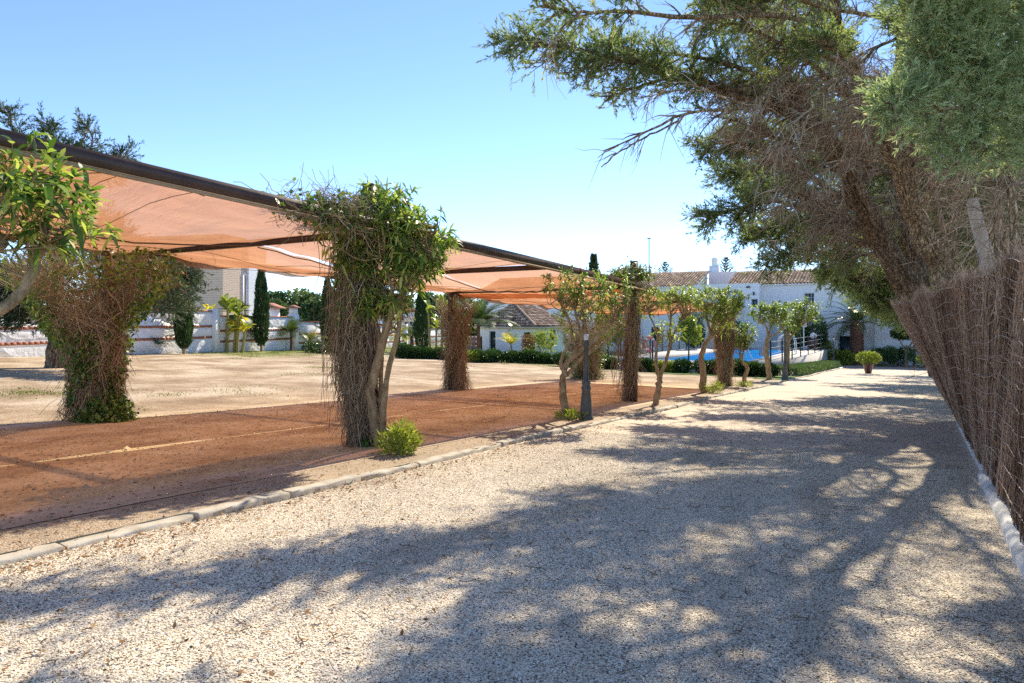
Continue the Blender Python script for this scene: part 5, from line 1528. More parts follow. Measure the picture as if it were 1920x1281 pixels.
# ------------------------------------------------------------------ annex with the hipped roof
za = -1.62
ax = ray(1004, 660, 61.5)                        # nearest corner
ax = np.array([ax[0], ax[1]])
def dirpx(x, dd): 
    p = ray(x, 650, dd); return np.array([p[0], p[1]])
La = dirpx(898, 66.5); Ra = dirpx(1072, 65.5)
an = thing('annex', 'small white annex with hipped tile roof and two dark doors across the field', 'house', (ax[0], ax[1], za))
Lw = np.linalg.norm(ax - La); Rw = np.linalg.norm(Ra - ax)
def sx(x, a, b):
    """where the picture column x meets wall a-b, as length along it"""
    r = (x - 960) / 1280.; dv = np.array([r * CT - ST, r * ST + CT])
    m = np.array([b - a, -dv]).T
    s, t = np.linalg.solve(m, -a)
    return s * np.linalg.norm(b - a)
zt = 1.05
d1 = (sx(917.5, La, ax), sx(929, La, ax), za + .02, .56); d2 = (sx(982, La, ax), sx(996, La, ax), za + .02, .52)
mb = MB(); wall(mb, La, ax, za - .3, zt, [d1, d2], .25)
w2 = (sx(1031, ax, Ra), sx(1042, ax, Ra), -.25, .72)
wall(mb, ax, Ra, za - .3, zt, [w2], .25)
obj('wall', mb, M['white_wall'], an)
for h, mt in ((d1, 'door_dark'), (d2, 'door_brown')):
    mb = MB(); mb.beam(wpt(La, ax, h[0], (h[2] + h[3]) / 2, -.2), wpt(La, ax, h[1], (h[2] + h[3]) / 2, -.2), .05, h[3] - h[2]); dd = obj('door', mb, M[mt], an)
    mb = MB(); mb.box(wpt(La, ax, h[1] - .12, (h[2] + h[3]) / 2, -.14), (.05, .12, .05)); obj('handle', mb, M['steel'], dd)
window_unit(an, ax, Ra, w2, .18, 2, 2, M['lamp_metal'], M['glass'])
mb = MB(); mb.box(wpt(La, ax, sx(954, La, ax), .62, .08), (.16, .2, .22)); obj('wall_lamp', mb, M['white_plastic'], an)
dl = (ax - La) / Lw; dr_ = (Ra - ax) / Rw
nl = np.array([dl[1], -dl[0]]); nr = np.array([dr_[1], -dr_[0]])
ov = .35
E0 = La + nl * ov - dl * .3; E1 = ax + nl * ov + nr * ov; E2 = Ra + nr * ov + dr_ * .3
apx = dirpx(962, 67.0); zr = 3.35
apx2 = apx + dr_ * 2.0
mb = MB()
roof_slab(mb, [(E0[0], E0[1], zt - .02), (E1[0], E1[1], zt - .02), (apx[0], apx[1], zr)], .08)
roof_slab(mb, [(E1[0], E1[1], zt - .02), (E2[0], E2[1], zt - .02), (apx2[0], apx2[1], zr), (apx[0], apx[1], zr)], .08)
rf = obj('roof', mb, M['tile'], an)
mb = MB()
for e0, e1, p0, p1 in ((E0, E1, apx, apx), (E1, E2, apx, apx2)):
    e03 = np.array([e0[0], e0[1], zt]); e13 = np.array([e1[0], e1[1], zt]); d = norm(e13 - e03)
    q0 = np.array([p0[0], p0[1], zr]) - e03; q1 = np.array([p1[0], p1[1], zr]) - e03
    a0 = float(np.dot(q0, d)); a1 = float(np.dot(q1, d)); perp = q0 - d * a0
    tile_slope(mb, e03, e13, norm(perp), float(np.linalg.norm(perp)), max(.1, a0), min(a1, np.linalg.norm(e13 - e03) - .1), w=.30, cl=.40)
obj('roof_tiles', mb, M['tile'], rf, kind='stuff')
mb = MB(); mb.tube([(E1[0], E1[1], zt + .06), (apx[0], apx[1], zr + .08)], .11, 6, .55); mb.tube([(apx[0], apx[1], zr + .08), (apx2[0], apx2[1], zr + .08)], .11, 6, .5); obj('ridge_tiles', mb, M['tile'], rf)
mb = MB(); mb.beam((E0[0], E0[1], zt - .1), (E1[0], E1[1], zt - .1), .1, .16); mb.beam((E1[0], E1[1], zt - .1), (E2[0], E2[1], zt - .1), .1, .16); obj('eave_moulding', mb, surf('cream_moulding', [(.55, .45, .32), (.64, .55, .42)], 3), an)
# low pink block wall with mesh beside the annex
tw = thing('garden_wall', 'low pinkish block wall left of the annex behind the middle vine column', 'wall', gp(880, 668))
p0, p1 = ray(862, 650, 62), ray(893, 650, 63)
mb = MB()
for j in range(4):
    for i in range(5):
        q = p0 + (p1 - p0) * (i + .5) / 5
        mb.box((q[0], q[1], -1.5 + .42 * (j + .5)), (np.linalg.norm(p1 - p0) / 5 - .03, .2, .39), math.atan2(p1[1] - p0[1], p1[0] - p0[0]), None)
obj('blockwork', mb, surf('pink_blocks', [(.36, .24, .21), (.46, .33, .29)], 3), tw)
mb = MB(); q = ray(899, 650, 62.5); mb.box((q[0], q[1], -.7), (.5, .2, 1.7), .5); obj('dark_gate', mb, M['door_brown'], tw)

# ------------------------------------------------------------------ perimeter wall with brick bands
def wx(x):
    r = (x - 960) / 1280.; k = (r * CT - ST) / (r * ST + CT)
    v = (-31 + 3.774) / (k + .3145)
    return np.array([wall_u(v), v])
pw_ = thing('perimeter_wall', 'white roughcast boundary wall stepping downhill with terracotta brick bands', 'wall', (wx(350)[0], wx(350)[1], zg(*wx(350))))
segs = [((-31 + .3145 * 9, 3.0), wx(402), 2.08), (wx(402), wx(552), 1.80), (wx(552), wx(650), 1.46), (wx(650), wx(760), 1.10), (wx(760), wx(868), .72)]
NBR = [None, 0]
for k, (a, b, zt_) in enumerate(segs):
    a = np.array(a); b = np.array(b); L = np.linalg.norm(b - a); d = (b - a) / L; nr_ = np.array([d[1], -d[0]])
    zl = min(zg(*a), zg(*b)) - .4
    rz = math.atan2(d[1], d[0])
    c = (a + b) / 2 - nr_ * .12
    mb = MB(); mb.box((c[0], c[1], (zl + zt_) / 2), (L - .02, .24, zt_ - zl), rz); pn = obj('wall_panel', mb, M['white_wall'], pw_)
    # trowelled roughcast fields proud of the smooth render
    npan = max(1, int(L / 6.0))
    for q in range(npan):
        s0 = L * q / npan + .15; s1 = L * (q + 1) / npan - .15
        for (za_, zb2, skew) in ((zt_ - .72, zt_ - .1, .9), (zt_ - 1.36, zt_ - .97, .4), (zl + .5, zt_ - 1.6, .5)):
            if zb2 - za_ < .15: continue
            n_ = 34; m_ = 8
            g = []
            for i in range(n_):
                row = []
                for j in range(m_):
                    t = i / (n_ - 1); w = j / (m_ - 1)
                    s = s0 + (s1 - s0) * (.28 + .30 * (1 - w) * skew + (.72 - .30 * (1 - w) * skew) * t)
                    edge = min(1, i, n_ - 1 - i, j, m_ - 1 - j)
                    p = a + d * s + nr_ * (-.004 + edge * (.010 + abs(RNG.normal()) * .018))
                    row.append([p[0], p[1], za_ + (zb2 - za_) * w + RNG.normal() * .01 * edge])
                g.append(row)
            mb = MB(); mb.grid(np.array(g)); obj('roughcast', mb, M['rough_wall'], pn, smooth=False)
    mb = MB(); mb.box((c[0], c[1], zt_ + .03), (L - .02, .36, .06), rz); obj('coping', mb, M['brickband'], pw_)
    for zq in (zt_ - .85, zt_ - 1.48):
        nb = int(L / .26); mb = MB()
        if NBR[0] is None:
            b0 = MB(); b0.box((0, 0, 0), (.242, .05, .125), 0, .5); NBR[0] = b0.mesh('brick'); NBR[0].materials.append(M['brickband'])
        for i in range(nb):
            p = a + d * ((i + .5) * L / nb) + nr_ * .006
            if NBR[1] < 300 and p[1] > 9:
                NBR[1] += 1
                q = bpy.data.objects.new('brick', NBR[0]); COL.objects.link(q); q.parent = pw_; q.location = np.array([p[0], p[1], zq + RNG.normal() * .004]) - WL[pw_.name]; q.rotation_euler = (0, 0, rz)
            else:
                mb.box((p[0], p[1], zq), (L / nb - .018, .05, .125), rz, None)
        if mb.n: obj('brick_band', mb, M['brickband'], pw_, kind='stuff')
for x, zt_, wd in ((402, 2.2, .55), (552, 2.02, .62), (650, 1.6, .5), (760, 1.25, .5), (868, .9, .5)):
    p = wx(x); zl = zg(*p) - .4
    mb = MB(); mb.box((p[0] - .1, p[1], (zl + zt_) / 2), (.5, wd, zt_ - zl), math.atan2(-.3145, 1) * -1 + 0, None)
    pil = obj('pilaster', mb, M['white_wall'], pw_)
    if x == 552:
        mb = MB(); mb.box((p[0] - .1, p[1], zt_ + .22), (.42, .42, .44)); obj('lantern_box', mb, M['white_wall'], pil)
        mb = MB(); mb.box((p[0] - .1, p[1], zt_ + .54), (.8, .8, .2), 0, .5, .15); obj('tiled_cap', mb, M['redtile'], pil)

# ------------------------------------------------------------------ neighbours beyond the wall
wd_ = np.array([-.30, .954]); wp_ = np.array([-.954, -.30])
nc = ray(418, 600, 46)[:2]
nh = thing('brick_house', 'neighbouring two-storey house of beige brick with a white end, behind the boundary wall', 'house', (nc[0], nc[1], -.4))
def hitw(x):
    r = (x - 960) / 1280.; dv = np.array([r * CT - ST, r * ST + CT])
    s, t = np.linalg.solve(np.array([wd_, -dv]).T, -nc)
    return s
e1 = nc + wd_ * hitw(463); zt_ = 7.4; sh0, sh1 = hitw(456.5), hitw(461)
mb = MB(); wall(mb, nc, e1, -1, zt_, [(sh0, sh1, 1.9, 4.75)], .2)
f0 = nc + wp_ * 9; wall(mb, f0, nc, -1, zt_)
mb.add([[*nc, zt_], [*e1, zt_], [*(e1 + wp_ * 9), zt_], [*f0, zt_]], [[0, 1, 2, 3]])
obj('wall', mb, M['brick'], nh)
mb = MB(); s0, s1 = sh0, sh1
for i in range(22):
    mb.beam(wpt(nc, e1, s0 + .05, 2.0 + i * .125, -.08), wpt(nc, e1, s1 - .05, 2.0 + i * .125, -.08), .03, .09)
sh = obj('shutter', mb, M['shutter'], nh)
mb = MB()
for x0, x1, z0_, z1_ in ((s0 - .15, s1 + .1, 4.75, 4.9), (s0 - .15, s1 + .1, 1.75, 1.9), (s0 - .15, s0, 1.9, 4.75), (s1, s1 + .1, 1.9, 4.75)):
    mb.beam(wpt(nc, e1, x0, (z0_ + z1_) / 2, .02), wpt(nc, e1, x1, (z0_ + z1_) / 2, .02), .08, z1_ - z0_)
obj('window_surround', mb, M['white_wall'], nh)
e2 = nc + wd_ * hitw(496)
e1b = e1 + wp_ * -.15; e2b = e2 + wp_ * -.15
mb = MB(); wall(mb, e1b, e2b, -1, 6.9); wall(mb, e1 + wp_ * .5, e1b, -1, 6.9); wall(mb, e2b, e2b + wp_ * 6, -1, 6.9); mb.add([[*e1b, 6.9], [*e2b, 6.9], [*(e2b + wp_ * 6), 6.9], [*(e1b + wp_ * 6), 6.9]], [[0, 1, 2, 3]]); obj('white_end', mb, M['white_wall'], nh)
cmq = wpt(f0, nc, 8.0, 1.5, .15)
mb = MB(); mb.lathe(cmq, [(.05, -.2), (.18, -.12), (.2, 0), (.16, .14), (.02, .2)], 12); obj('camera_dome', mb, M['lamp_metal'], nh)
pc = ray(506, 590, 66)
ph_ = thing('porch', 'small white porch with red tiled roof beyond the boundary wall', 'porch', (pc[0], pc[1], -.5))
mb = MB(); mb.box((pc[0] - .3, pc[1], .6), (1.6, 1.6, 4.4), .3); obj('wall', mb, M['white_wall'], ph_)
mb = MB(); mb.box((pc[0] - .3, pc[1], 3.05), (2.6, 2.6, .5), .3, .5, .3); obj('roof', mb, M['redtile'], ph_)
q = ray(512, 585, 64)
mb = MB(); mb.box((q[0], q[1], 1.55), (1.9, 1.2, .5), .4)
pg = obj('lintel', mb, M['white_wall'], ph_)
for x in (501, 520):
    q2 = ray(x, 585, 64); mb = MB(); mb.box((q2[0], q2[1], .3), (.3, .3, 2.1), .4); obj('column', mb, M['white_wall'], ph_)
# distant houses between the middle posts
for (x0, x1, yb, ye, yr, dd, lab, wl) in ((753, 793, 603, 583, 574, 120, 'distant pale house with long low red roof seen between the tree trunks', 'white_wall'), (725, 768, 615, 598, 590, 95, 'nearer low red-roofed outbuilding behind the stepped wall', 'white_wall'), (740, 790, 612, 592, 591, 105, 'flat white terrace block below the distant red roof', 'white_wall')):
    a = ray(x0, yb, dd); b = ray(x1, yb, dd + 6); zt2 = ray(x0, ye, dd)[2]; zr2 = ray(x0, yr, dd)[2]
    a2 = a[:2]; b2 = b[:2]; d = norm(b2 - a2); nn = np.array([-d[1], d[0]])
    t = thing('distant_house', lab, 'house', (a[0], a[1], a[2] - 3))
    L = np.linalg.norm(b2 - a2)
    hl = [(L * .2, L * .2 + 1.1, a[2] + .3, zt2 - .4), (L * .5, L * .5 + 1.1, a[2] + .3, zt2 - .4), (L * .78, L * .78 + 1.1, a[2] + .3, zt2 - .4)]
    mb = MB(); wall(mb, a2, b2, a[2] - 4, zt2, hl, .2); wall(mb, b2, b2 + nn * 8, a[2] - 4, zt2); wall(mb, a2 + nn * 8, a2, a[2] - 4, zt2); obj('wall', mb, M[wl], t)
    for h in hl:
        window_unit(t, a2, b2, h, .15, 2, 1, M['white_plastic'], M['glass'])
    if zr2 - zt2 > .3:
        o = nn * 4; mb = MB(); ea = a2 - d * .5 - nn * .5; eb = b2 + d * .5 - nn * .5
        roof_slab(mb, [(*ea, zt2), (*eb, zt2), (*(b2 + o - d * 2), zr2), (*(a2 + o + d * 2), zr2)], .2)
        tile_slope(mb, np.array([*ea, zt2 + .02]), np.array([*eb, zt2 + .02]), norm(np.array([nn[0] * 4.5, nn[1] * 4.5, zr2 - zt2])), sqrt(4.5 ** 2 + (zr2 - zt2) ** 2), 2.5, L - 1.5, w=.5, cl=.8)
        obj('roof', mb, M['redtile'], t)
    else:
        mb = MB(); mb.box(((a[0] + b[0]) / 2 + nn[0] * 4, (a[1] + b[1]) / 2 + nn[1] * 4, zt2 + .1), (L + .2, 8.2, .2), math.atan2(d[1], d[0])); obj('roof', mb, M['white_wall'], t)
bh = ray(770, 595, 92)
bt = thing('basketball_hoop', 'distant white basketball backboard with red square above the stepped wall', 'hoop', (bh[0], bh[1], bh[2] - 2.5))
mb = MB(); mb.box((bh[0], bh[1], bh[2]), (1.7, .08, 1.15), .55); bd = obj('backboard', mb, M['white_plastic'], bt)
mb = MB()
for dx, dz_, w_, h_ in ((0, .2, .7, .07), (0, -.25, .7, .07), (-.32, 0, .07, .5), (.32, 0, .07, .5)):
    mb.box((bh[0] + dx * cos(.55), bh[1] + dx * sin(.55) - .06, bh[2] + dz_), (w_, .03, h_), .55)
obj('red_square', mb, M['red_ring'], bd)
mb = MB(); mb.box((bh[0], bh[1] + .3, bh[2] - 1.4), (.15, .15, 3)); obj('pole', mb, M['lamp_metal'], bt)
# ------------------------------------------------------------------ plant builders
def blob_points(rg, n, lobes, shell=.55):
    c = np.array([l[0] for l in lobes], float); r = np.array([l[1] for l in lobes], float)
    w = np.prod(r, 1) ** (2 / 3); i = rg.choice(len(lobes), n, p=w / w.sum())
    q = norm(rg.normal(size=(n, 3))); rad = (shell + (1 - shell) * rg.random(n)) ** .7
    return c[i] + q * r[i] * rad[:, None], q, i
def bush(name, label, cat, p, lobes, n, L, W, mat, seed, group=None, stem=True, up=.4, bark='tree_bark'):
    rg = np.random.default_rng(seed)
    p = np.asarray(p, float)
    r = thing(name, label, cat, p, group)
    B, q, i = blob_points(rg, n, [(p + np.array(l[0]), l[1]) for l in lobes])
    ok = B[:, 2] > p[2] + .01
    B, q, i = B[ok], q[ok], i[ok]
    lob = rg.normal(0, .12, len(lobes))
    D = q * .7 + rg.normal(size=q.shape) * .6 + np.array([0, 0, up])
    mb = MB(); mb.blades(B, D, rg.uniform(.6, 1.3, len(B)) * L, rg.uniform(.7, 1.2, len(B)) * W, np.clip(rg.normal(.45, .2, len(B)) + lob[i], 0, 1), .15, .5)
    obj('foliage', mb, mat, r, kind='stuff')
    if stem:
        T = []
        for l in lobes[:6]:
            c = p + np.array(l[0]); T.append(spline([p, (p + c) / 2 + rg.normal(0, .05, 3) * np.linalg.norm(c - p), c], 5))
        h = max(.02, np.linalg.norm(np.array(lobes[0][0])) * .05)
        mb = MB(); mb.tubes(np.array(T), np.repeat(np.linspace(h, h * .3, 5)[None], len(T), 0), 5, np.full(len(T), .4)); obj('stem', mb, M[bark], r)
    return r
def slim_cypress(label, p, h, rad, seed, group='slim Italian cypresses along the boundary wall', n=7000):
    rg = np.random.default_rng(seed); p = np.asarray(p, float)
    r = thing('slim_cypress', label, 'cypress', p, group)
    t = rg.random(n) ** .8
    prof = np.interp(t, [0, .06, .25, .55, .8, .95, 1], [.35, .75, 1, .9, .6, .28, .04])
    a = rg.uniform(0, 2 * pi, n)
    wob = 1 + .12 * np.sin(a * 3 + t * 9) + .1 * np.sin(a * 5 - t * 17)
    R = prof * rad * wob * rg.uniform(.75, 1, n)
    B = p + np.stack([R * np.cos(a), R * np.sin(a), .12 * h * .5 + t * h * .94], -1)
    D = np.stack([np.cos(a) * .22, np.sin(a) * .22, np.ones(n)], -1) + rg.normal(size=(n, 3)) * .15
    mb = MB(); mb.blades(B, D, rg.uniform(.12, .34, n), rg.uniform(.03, .07, n), np.clip(.45 + .2 * np.sin(a * 4 + t * 6) + rg.normal(0, .15, n), 0, 1), .05, .5)
    obj('crown', mb, M['it_cyp'], r, kind='stuff')
    mb = MB(); mb.tube([p - np.array([0, 0, .1]), p + np.array([0, 0, h * .6])], [.09, .04], 7); obj('trunk', mb, M['tree_bark'], r)
    return r
def palm(name, label, p, th, tr, nf, fl, seed, leaf, group=None, arc=(.2, 1.3), fan=False, lw=.03, ll=.35, trunk_m=None, droop=1.0, pairs=22, nobs=True):
    rg = np.random.default_rng(seed); p = np.asarray(p, float)
    r = thing(name, label, 'palm', p, group)
    if th > 0:
        mb = MB()
        if nobs:
            nz = max(6, int(th / .14)); prof = []
            for k in range(nz):
                z = th * k / nz; w = tr * (1 + .12 * sin(6 * z / th * 1.2) + (.15 if k < 2 else 0))
                prof += [(w, z), (w * 1.10, z + th / nz * .7), (w * .93, z + th / nz * .98)]
            prof += [(tr * 1.1, th), (tr * .4, th + tr * .6)]
            mb.lathe(p, prof, 16, None, .05)
            # leaf scars
            for k in range(int(nz * 7)):
                a = k * 2.4; z = th * (k + .5) / (nz * 7)
                c = p + np.array([cos(a) * tr * 1.04, sin(a) * tr * 1.04, z])
                mb.box(c, (tr * .32, tr * .42, th / nz * .75), a, None, .6)
        else:
            mb.tube([p - np.array([0, 0, .1]), p + np.array([rg.normal() * .03, rg.normal() * .03, th * .5]), p + np.array([0, 0, th])], [tr * 1.2, tr, tr * .9], 9)
        obj('trunk', mb, trunk_m or M['palm_trunk'], r)
    top = p + np.array([0, 0, th])
    mb = MB(); rb = MB()
    for f in range(nf):
        a = f * 2.399 + rg.normal() * .2; e = rg.uniform(*arc) * (1 if rg.random() > .1 else .8)
        out = np.array([cos(a), sin(a), 0]); L = fl * rg.uniform(.8, 1.1)
        K = 9; t = np.linspace(0, 1, K)
        ang = e - droop * 1.25 * t ** 1.3
        seg = np.stack([np.cos(ang), np.sin(ang)], -1) * (L / (K - 1)); pos = np.vstack([[0, 0], np.cumsum(seg[:-1], 0)])
        P = top + out * pos[:, :1] + np.array([0, 0, 1.0]) * pos[:, 1:]
        rb.tube(P, np.linspace(.016, .004, K) * (fl / 1.6) ** .6, 4, .6)
        hue = np.clip(rg.normal(.45, .2), 0, 1)
        if not fan:
            s = np.linspace(.12, .99, pairs); xi = s * (K - 1); i0 = np.minimum(xi.astype(int), K - 2)
            b = P[i0] + (P[i0 + 1] - P[i0]) * (xi - i0)[:, None]; tn = norm(P[i0 + 1] - P[i0])
            side = norm(np.cross(tn, np.array([0, 0, 1.0]) + rg.normal(size=3) * .05)); upn = np.cross(side, tn)
            ln = ll * np.interp(s, [0, .2, .7, 1], [.5, 1, .9, .35])
            for sg in (-1, 1):
                D = side * sg + tn * .55 + upn * .25 - np.array([0, 0, .12])
                mb.leaves(b, D, ln, lw, np.clip(hue + rg.normal(0, .1, pairs), 0, 1), .25, 2, [.5, 1, .1], up=upn + 1e-3)
        else:
            c = P[-1]; tn = norm(P[-1] - P[-2]); side = norm(np.cross(tn, [0, 0, 1.0])); upn = np.cross(side, tn)
            q = np.linspace(-1.9, 1.9, pairs)
            D = np.cos(q)[:, None] * tn + np.sin(q)[:, None] * side + upn * .12
            mb.leaves(np.repeat(c[None], pairs, 0), D, ll * (1 - .18 * np.abs(q) / 1.9), lw, np.clip(hue + rg.normal(0, .1, pairs), 0, 1), .25, 3, [.5, 1, .7, .05], up=np.repeat(upn[None], pairs, 0) + 1e-3)
    obj('frond_ribs', rb, M['tree_bark'], r, kind='stuff')
    obj('fronds', mb, leaf, r, kind='stuff')
    return r
def paddles(label, p, stems, seed, mats, group=None):
    rg = np.random.default_rng(seed); p = np.asarray(p, float)
    r = thing('banana_plant', label, 'banana plant', p, group)
    sm2 = MB()
    for k, (dx, dy, h, lean_, nl, mi) in enumerate(stems):
        b = p + np.array([dx, dy, -.05]); t = b + np.array([lean_, 0, h])
        sm2.tube(spline([b, (b + t) / 2 + np.array([lean_ * .1, 0, 0]), t], 7), np.linspace(.10, .06, 7), 8)
        mb = MB(); B = np.repeat(t[None], nl, 0) + rg.normal(size=(nl, 3)) * np.array([.04, .04, .2])
        a = rg.uniform(0, 2 * pi, nl)
        D = np.stack([np.cos(a) * .55, np.sin(a) * .55, rg.uniform(.4, 1.4, nl)], -1)
        mb.leaves(B, D, rg.uniform(.8, 1.4, nl), rg.uniform(.32, .48, nl), np.clip(rg.normal(.5, .25, nl), 0, 1), rg.uniform(.2, .8, nl), 5, [.12, .7, 1, .95, .65, .05], fold=.25)
        obj('leaf_crown', mb, M[mats[mi]], r)
    obj('stalks', sm2, surf('banana_stalk', [(.30, .24, .08), (.42, .36, .14)], 6), r)
    return r
def broad_tree(label, p, h, rad, seed, mat, n=5000, leaf=.32, trunk=.25, group='background trees beyond the plot', lobes=12, asp=.8, cb=.35, name='background_tree'):
    rg = np.random.default_rng(seed); p = np.asarray(p, float)
    r = thing(name, label, 'tree', p, group)
    lb = []
    for k in range(lobes):
        a = rg.uniform(0, 2 * pi); t = rg.random()
        rr = rad * rg.uniform(.2, .75) * (1 - .5 * t)
        lb.append((p + np.array([cos(a) * rr, sin(a) * rr, h * (cb + (1 - cb) * t * .9)]), np.array([1, 1, asp]) * rad * rg.uniform(.28, .5)))
    B, q, i = blob_points(rg, n, lb, .35)
    hue = rg.normal(0, .10, lobes)
    mb = MB(); mb.blades(B, q * .6 + rg.normal(size=q.shape), rg.uniform(.6, 1.3, n) * leaf, rg.uniform(.5, .9, n) * leaf, np.clip(rg.normal(.45, .18, n) + hue[i], 0, 1), .2, .5)
    obj('crown', mb, mat, r, kind='stuff')
    mb = MB(); T = [spline([p - np.array([0, 0, .3]), p + np.array([0, 0, h * cb * .7]), l[0]], 6) for l in lb[:7]]
    mb.tubes(np.array(T), np.repeat(np.linspace(trunk, trunk * .15, 6)[None], len(T), 0), 6, np.full(len(T), .4)); obj('trunk', mb, M['cyp_bark'], r)
    return r

# ------------------------------------------------------------------ left: big conifer behind the pergola
cz = gp(105, 690)
rg = np.random.default_rng(31)
z0 = cz[2]
LL = []
def cl(*a): return [ray(x, y, d) for x, y, d in a]
D0 = depth(cz)
for (pts, ns, sl2) in (
    (((108, 560, D0), (200, 540, D0 - .5), (290, 530, D0 - .8), (345, 548, D0 - 1)), 60, 1.0), (((108, 520, D0), (220, 480, D0), (320, 490, D0), (348, 510, D0)), 60, 1.0),
    (((108, 590, D0), (190, 575, D0 - .6), (270, 565, D0 - 1), (315, 578, D0 - 1.2)), 55, .7), (((108, 590, D0), (230, 540, D0 + .8), (300, 560, D0 + 1.5), (340, 570, D0 + 1.6)), 50, .9),
    (((108, 560, D0), (50, 560, D0 - .6), (0, 575, D0 - 1), (-60, 590, D0 - 1)), 60, 1.0), (((108, 540, D0), (40, 530, D0 + .5), (-20, 550, D0 + 1)), 50, 1.0), (((108, 590, D0), (60, 590, D0 - 1), (20, 592, D0 - 1.6)), 40, .7),
    (((108, 420, D0), (170, 340, D0), (215, 310, D0), (248, 282, D0)), 34, .6), (((108, 420, D0), (150, 330, D0), (175, 265, D0), (160, 235, D0)), 30, .5), (((108, 380, D0), (120, 300, D0), (100, 262, D0), (95, 238, D0)), 40, .6),
    (((105, 400, D0), (60, 310, D0), (30, 260, D0), (18, 206, D0)), 40, .6), (((108, 400, D0), (60, 330, D0), (60, 280, D0)), 40, .9), (((108, 400, D0), (130, 320, D0), (135, 285, D0)), 40, .9), (((105, 400, D0), (-40, 300, D0), (-90, 230, D0)), 40, .9)):
    LL.append((cl(*pts), .07, .12, 1, ns, sl2, .75, 'live'))
LL += auto_limbs((cz[0], cz[1]), 16, z0 + 3.2, z0 + 6.8, 2.4, 2.0, rg, .3, 26, 1.1, .5)
limbs_to_tree('conifer_tree', 'broad dark conifer standing in the field behind the pergola at the left', [([cz + np.array([0, 0, -.1]), cz + np.array([.05, 0, 2.5]), cz + np.array([0, 0, 5]), cz + np.array([-.1, 0, 7.5])], .30, .06)], LL, 32, M['cyp_bark'], M['pine_leaf'], None, lscale=1.55)

# ------------------------------------------------------------------ along the boundary wall
q = wx(339); q = np.array([q[0] + .8, q[1] - .35]); q = np.array([q[0], q[1], zg(q[0], q[1])])
slim_cypress('slim dark cypress nearest the conifer, partly under its boughs', q, 4.0, .42, 301)
slim_cypress('tallest slim cypress, right of the banana plants', gp(490, 660), 5.2, .45, 302)
slim_cypress('slim cypress half hidden by the hanging vine curtain', gp(614, 657), 5.3, .48, 303)
slim_cypress('slim cypress left of the straight vine column, before the stepped white wall', gp(792, 664), 5.0, .62, 304)
q = gp(398, 660)
paddles('tall banana plant with green and yellowing paddle leaves in front of the boundary wall', gp(425, 661), [(-.9, -.4, 2.3, -.4, 6, 1), (0, 0, 2.7, .1, 16, 0), (.35, .25, 1.5, .1, 12, 1), (.7, .5, 1.3, .3, 12, 1), (-.2, .1, 1.0, -.2, 8, 0), (.5, .3, 2.3, .2, 12, 0)], 311, ('shrub_yellow', 'palm_yellow'))
palm('fan_palm', 'fan palm with green fans above the banana plant', gp(442, 660), 2.3, .12, 18, .7, 312, M['palm_leaf'], None, (.0, 1.4), True, .07, .62, None, .6, 20, False)
palm('dwarf_palm', 'tiny palm tuft at the boundary wall left of the first slim cypress', gp(291, 664), .45, .10, 16, .8, 313, M['palm_leaf'], 'small palms along the boundary wall', (.2, 1.3), False, .03, .22, None, 1.0, 16, False)
palm('dwarf_palm', 'small palm leaning against the tallest slim cypress', gp(469, 659), 1.0, .12, 22, 1.35, 314, M['palm_leaf'], 'small palms along the boundary wall', (.1, 1.2), False, .035, .33, None, 1.0, 20, False)
palm('dwarf_palm', 'round-headed small palm on a short trunk right of the tallest slim cypress', gp(546, 658), 1.3, .10, 34, 1.5, 315, M['palm_leaf'], 'small palms along the boundary wall', (.0, 1.3), False, .035, .36, None, 1.0, 20, False)
palm('dwarf_palm', 'yellowing feathery palm beside the low dark hedge by the wall', gp(581, 657), .7, .12, 18, 1.5, 316, M['palm_yellow'], 'small palms along the boundary wall', (.3, 1.4), False, .03, .33, None, .9, 18, False)
palm('dwarf_palm', 'pale small palm seen between the trunks of the dense small tree', gp(748, 661), 1.4, .14, 22, 1.5, 317, M['palm_yellow'], 'small palms along the boundary wall', (.0, 1.2), False, .04, .36, None, 1.0, 18, False)
palm('dwarf_palm', 'grey-green small palm just left of the fourth slim cypress', gp(772, 662), 1.3, .14, 22, 1.6, 318, M['palm_leaf'], 'small palms along the boundary wall', (.0, 1.2), False, .04, .36, None, 1.0, 18, False)
palm('feather_palm', 'bushy feather palm on a thin trunk left of the annex', gp(897, 672), 2.3, .13, 46, 3.0, 319, M['palm_leaf'], None, (.35, 1.5), False, .055, .6, None, .95, 30, False)
palm('young_palm', 'young yellow-green palm before the white annex wall', gp(958, 672), 1.0, .05, 12, 1.3, 320, M['palm_yellow'], None, (.6, 1.4), False, .05, .4, None, .8, 16, False)
p = gp(818, 668)
paddles('tall leafy banana clump left of the straight vine column', p, [(-.5, 0, 3.2, -.2, 12, 0), (.3, .2, 3.6, .1, 14, 0), (.8, .3, 2.4, .2, 9, 0), (1.1, .2, 1.3, .2, 8, 0), (0, 0, 2.2, 0, 9, 0)], 321, ('shrub_yellow', 'palm_yellow'))
bush('shrub', 'yellow-green bushy shrub in front of the brown annex door', 'shrub', gp(1013, 676), [((0, 0, .9), (.9, .8, .9)), ((.5, .2, 1.5), (.7, .6, .6)), ((-.2, 0, 1.4), (.5, .5, .6))], 900, .32, .08, M['shrub_yellow'], 322)
bush('shrub', 'reddish low shrub touching the yellow-green one by the annex door', 'shrub', gp(990, 676), [((0, 0, .8), (.45, .45, .8)), ((0, 0, 1.4), (.4, .4, .4))], 500, .2, .07, leafmat('reddish_leaves', [(.12, .07, .03), (.22, .12, .05), (.28, .22, .07)]), 323)

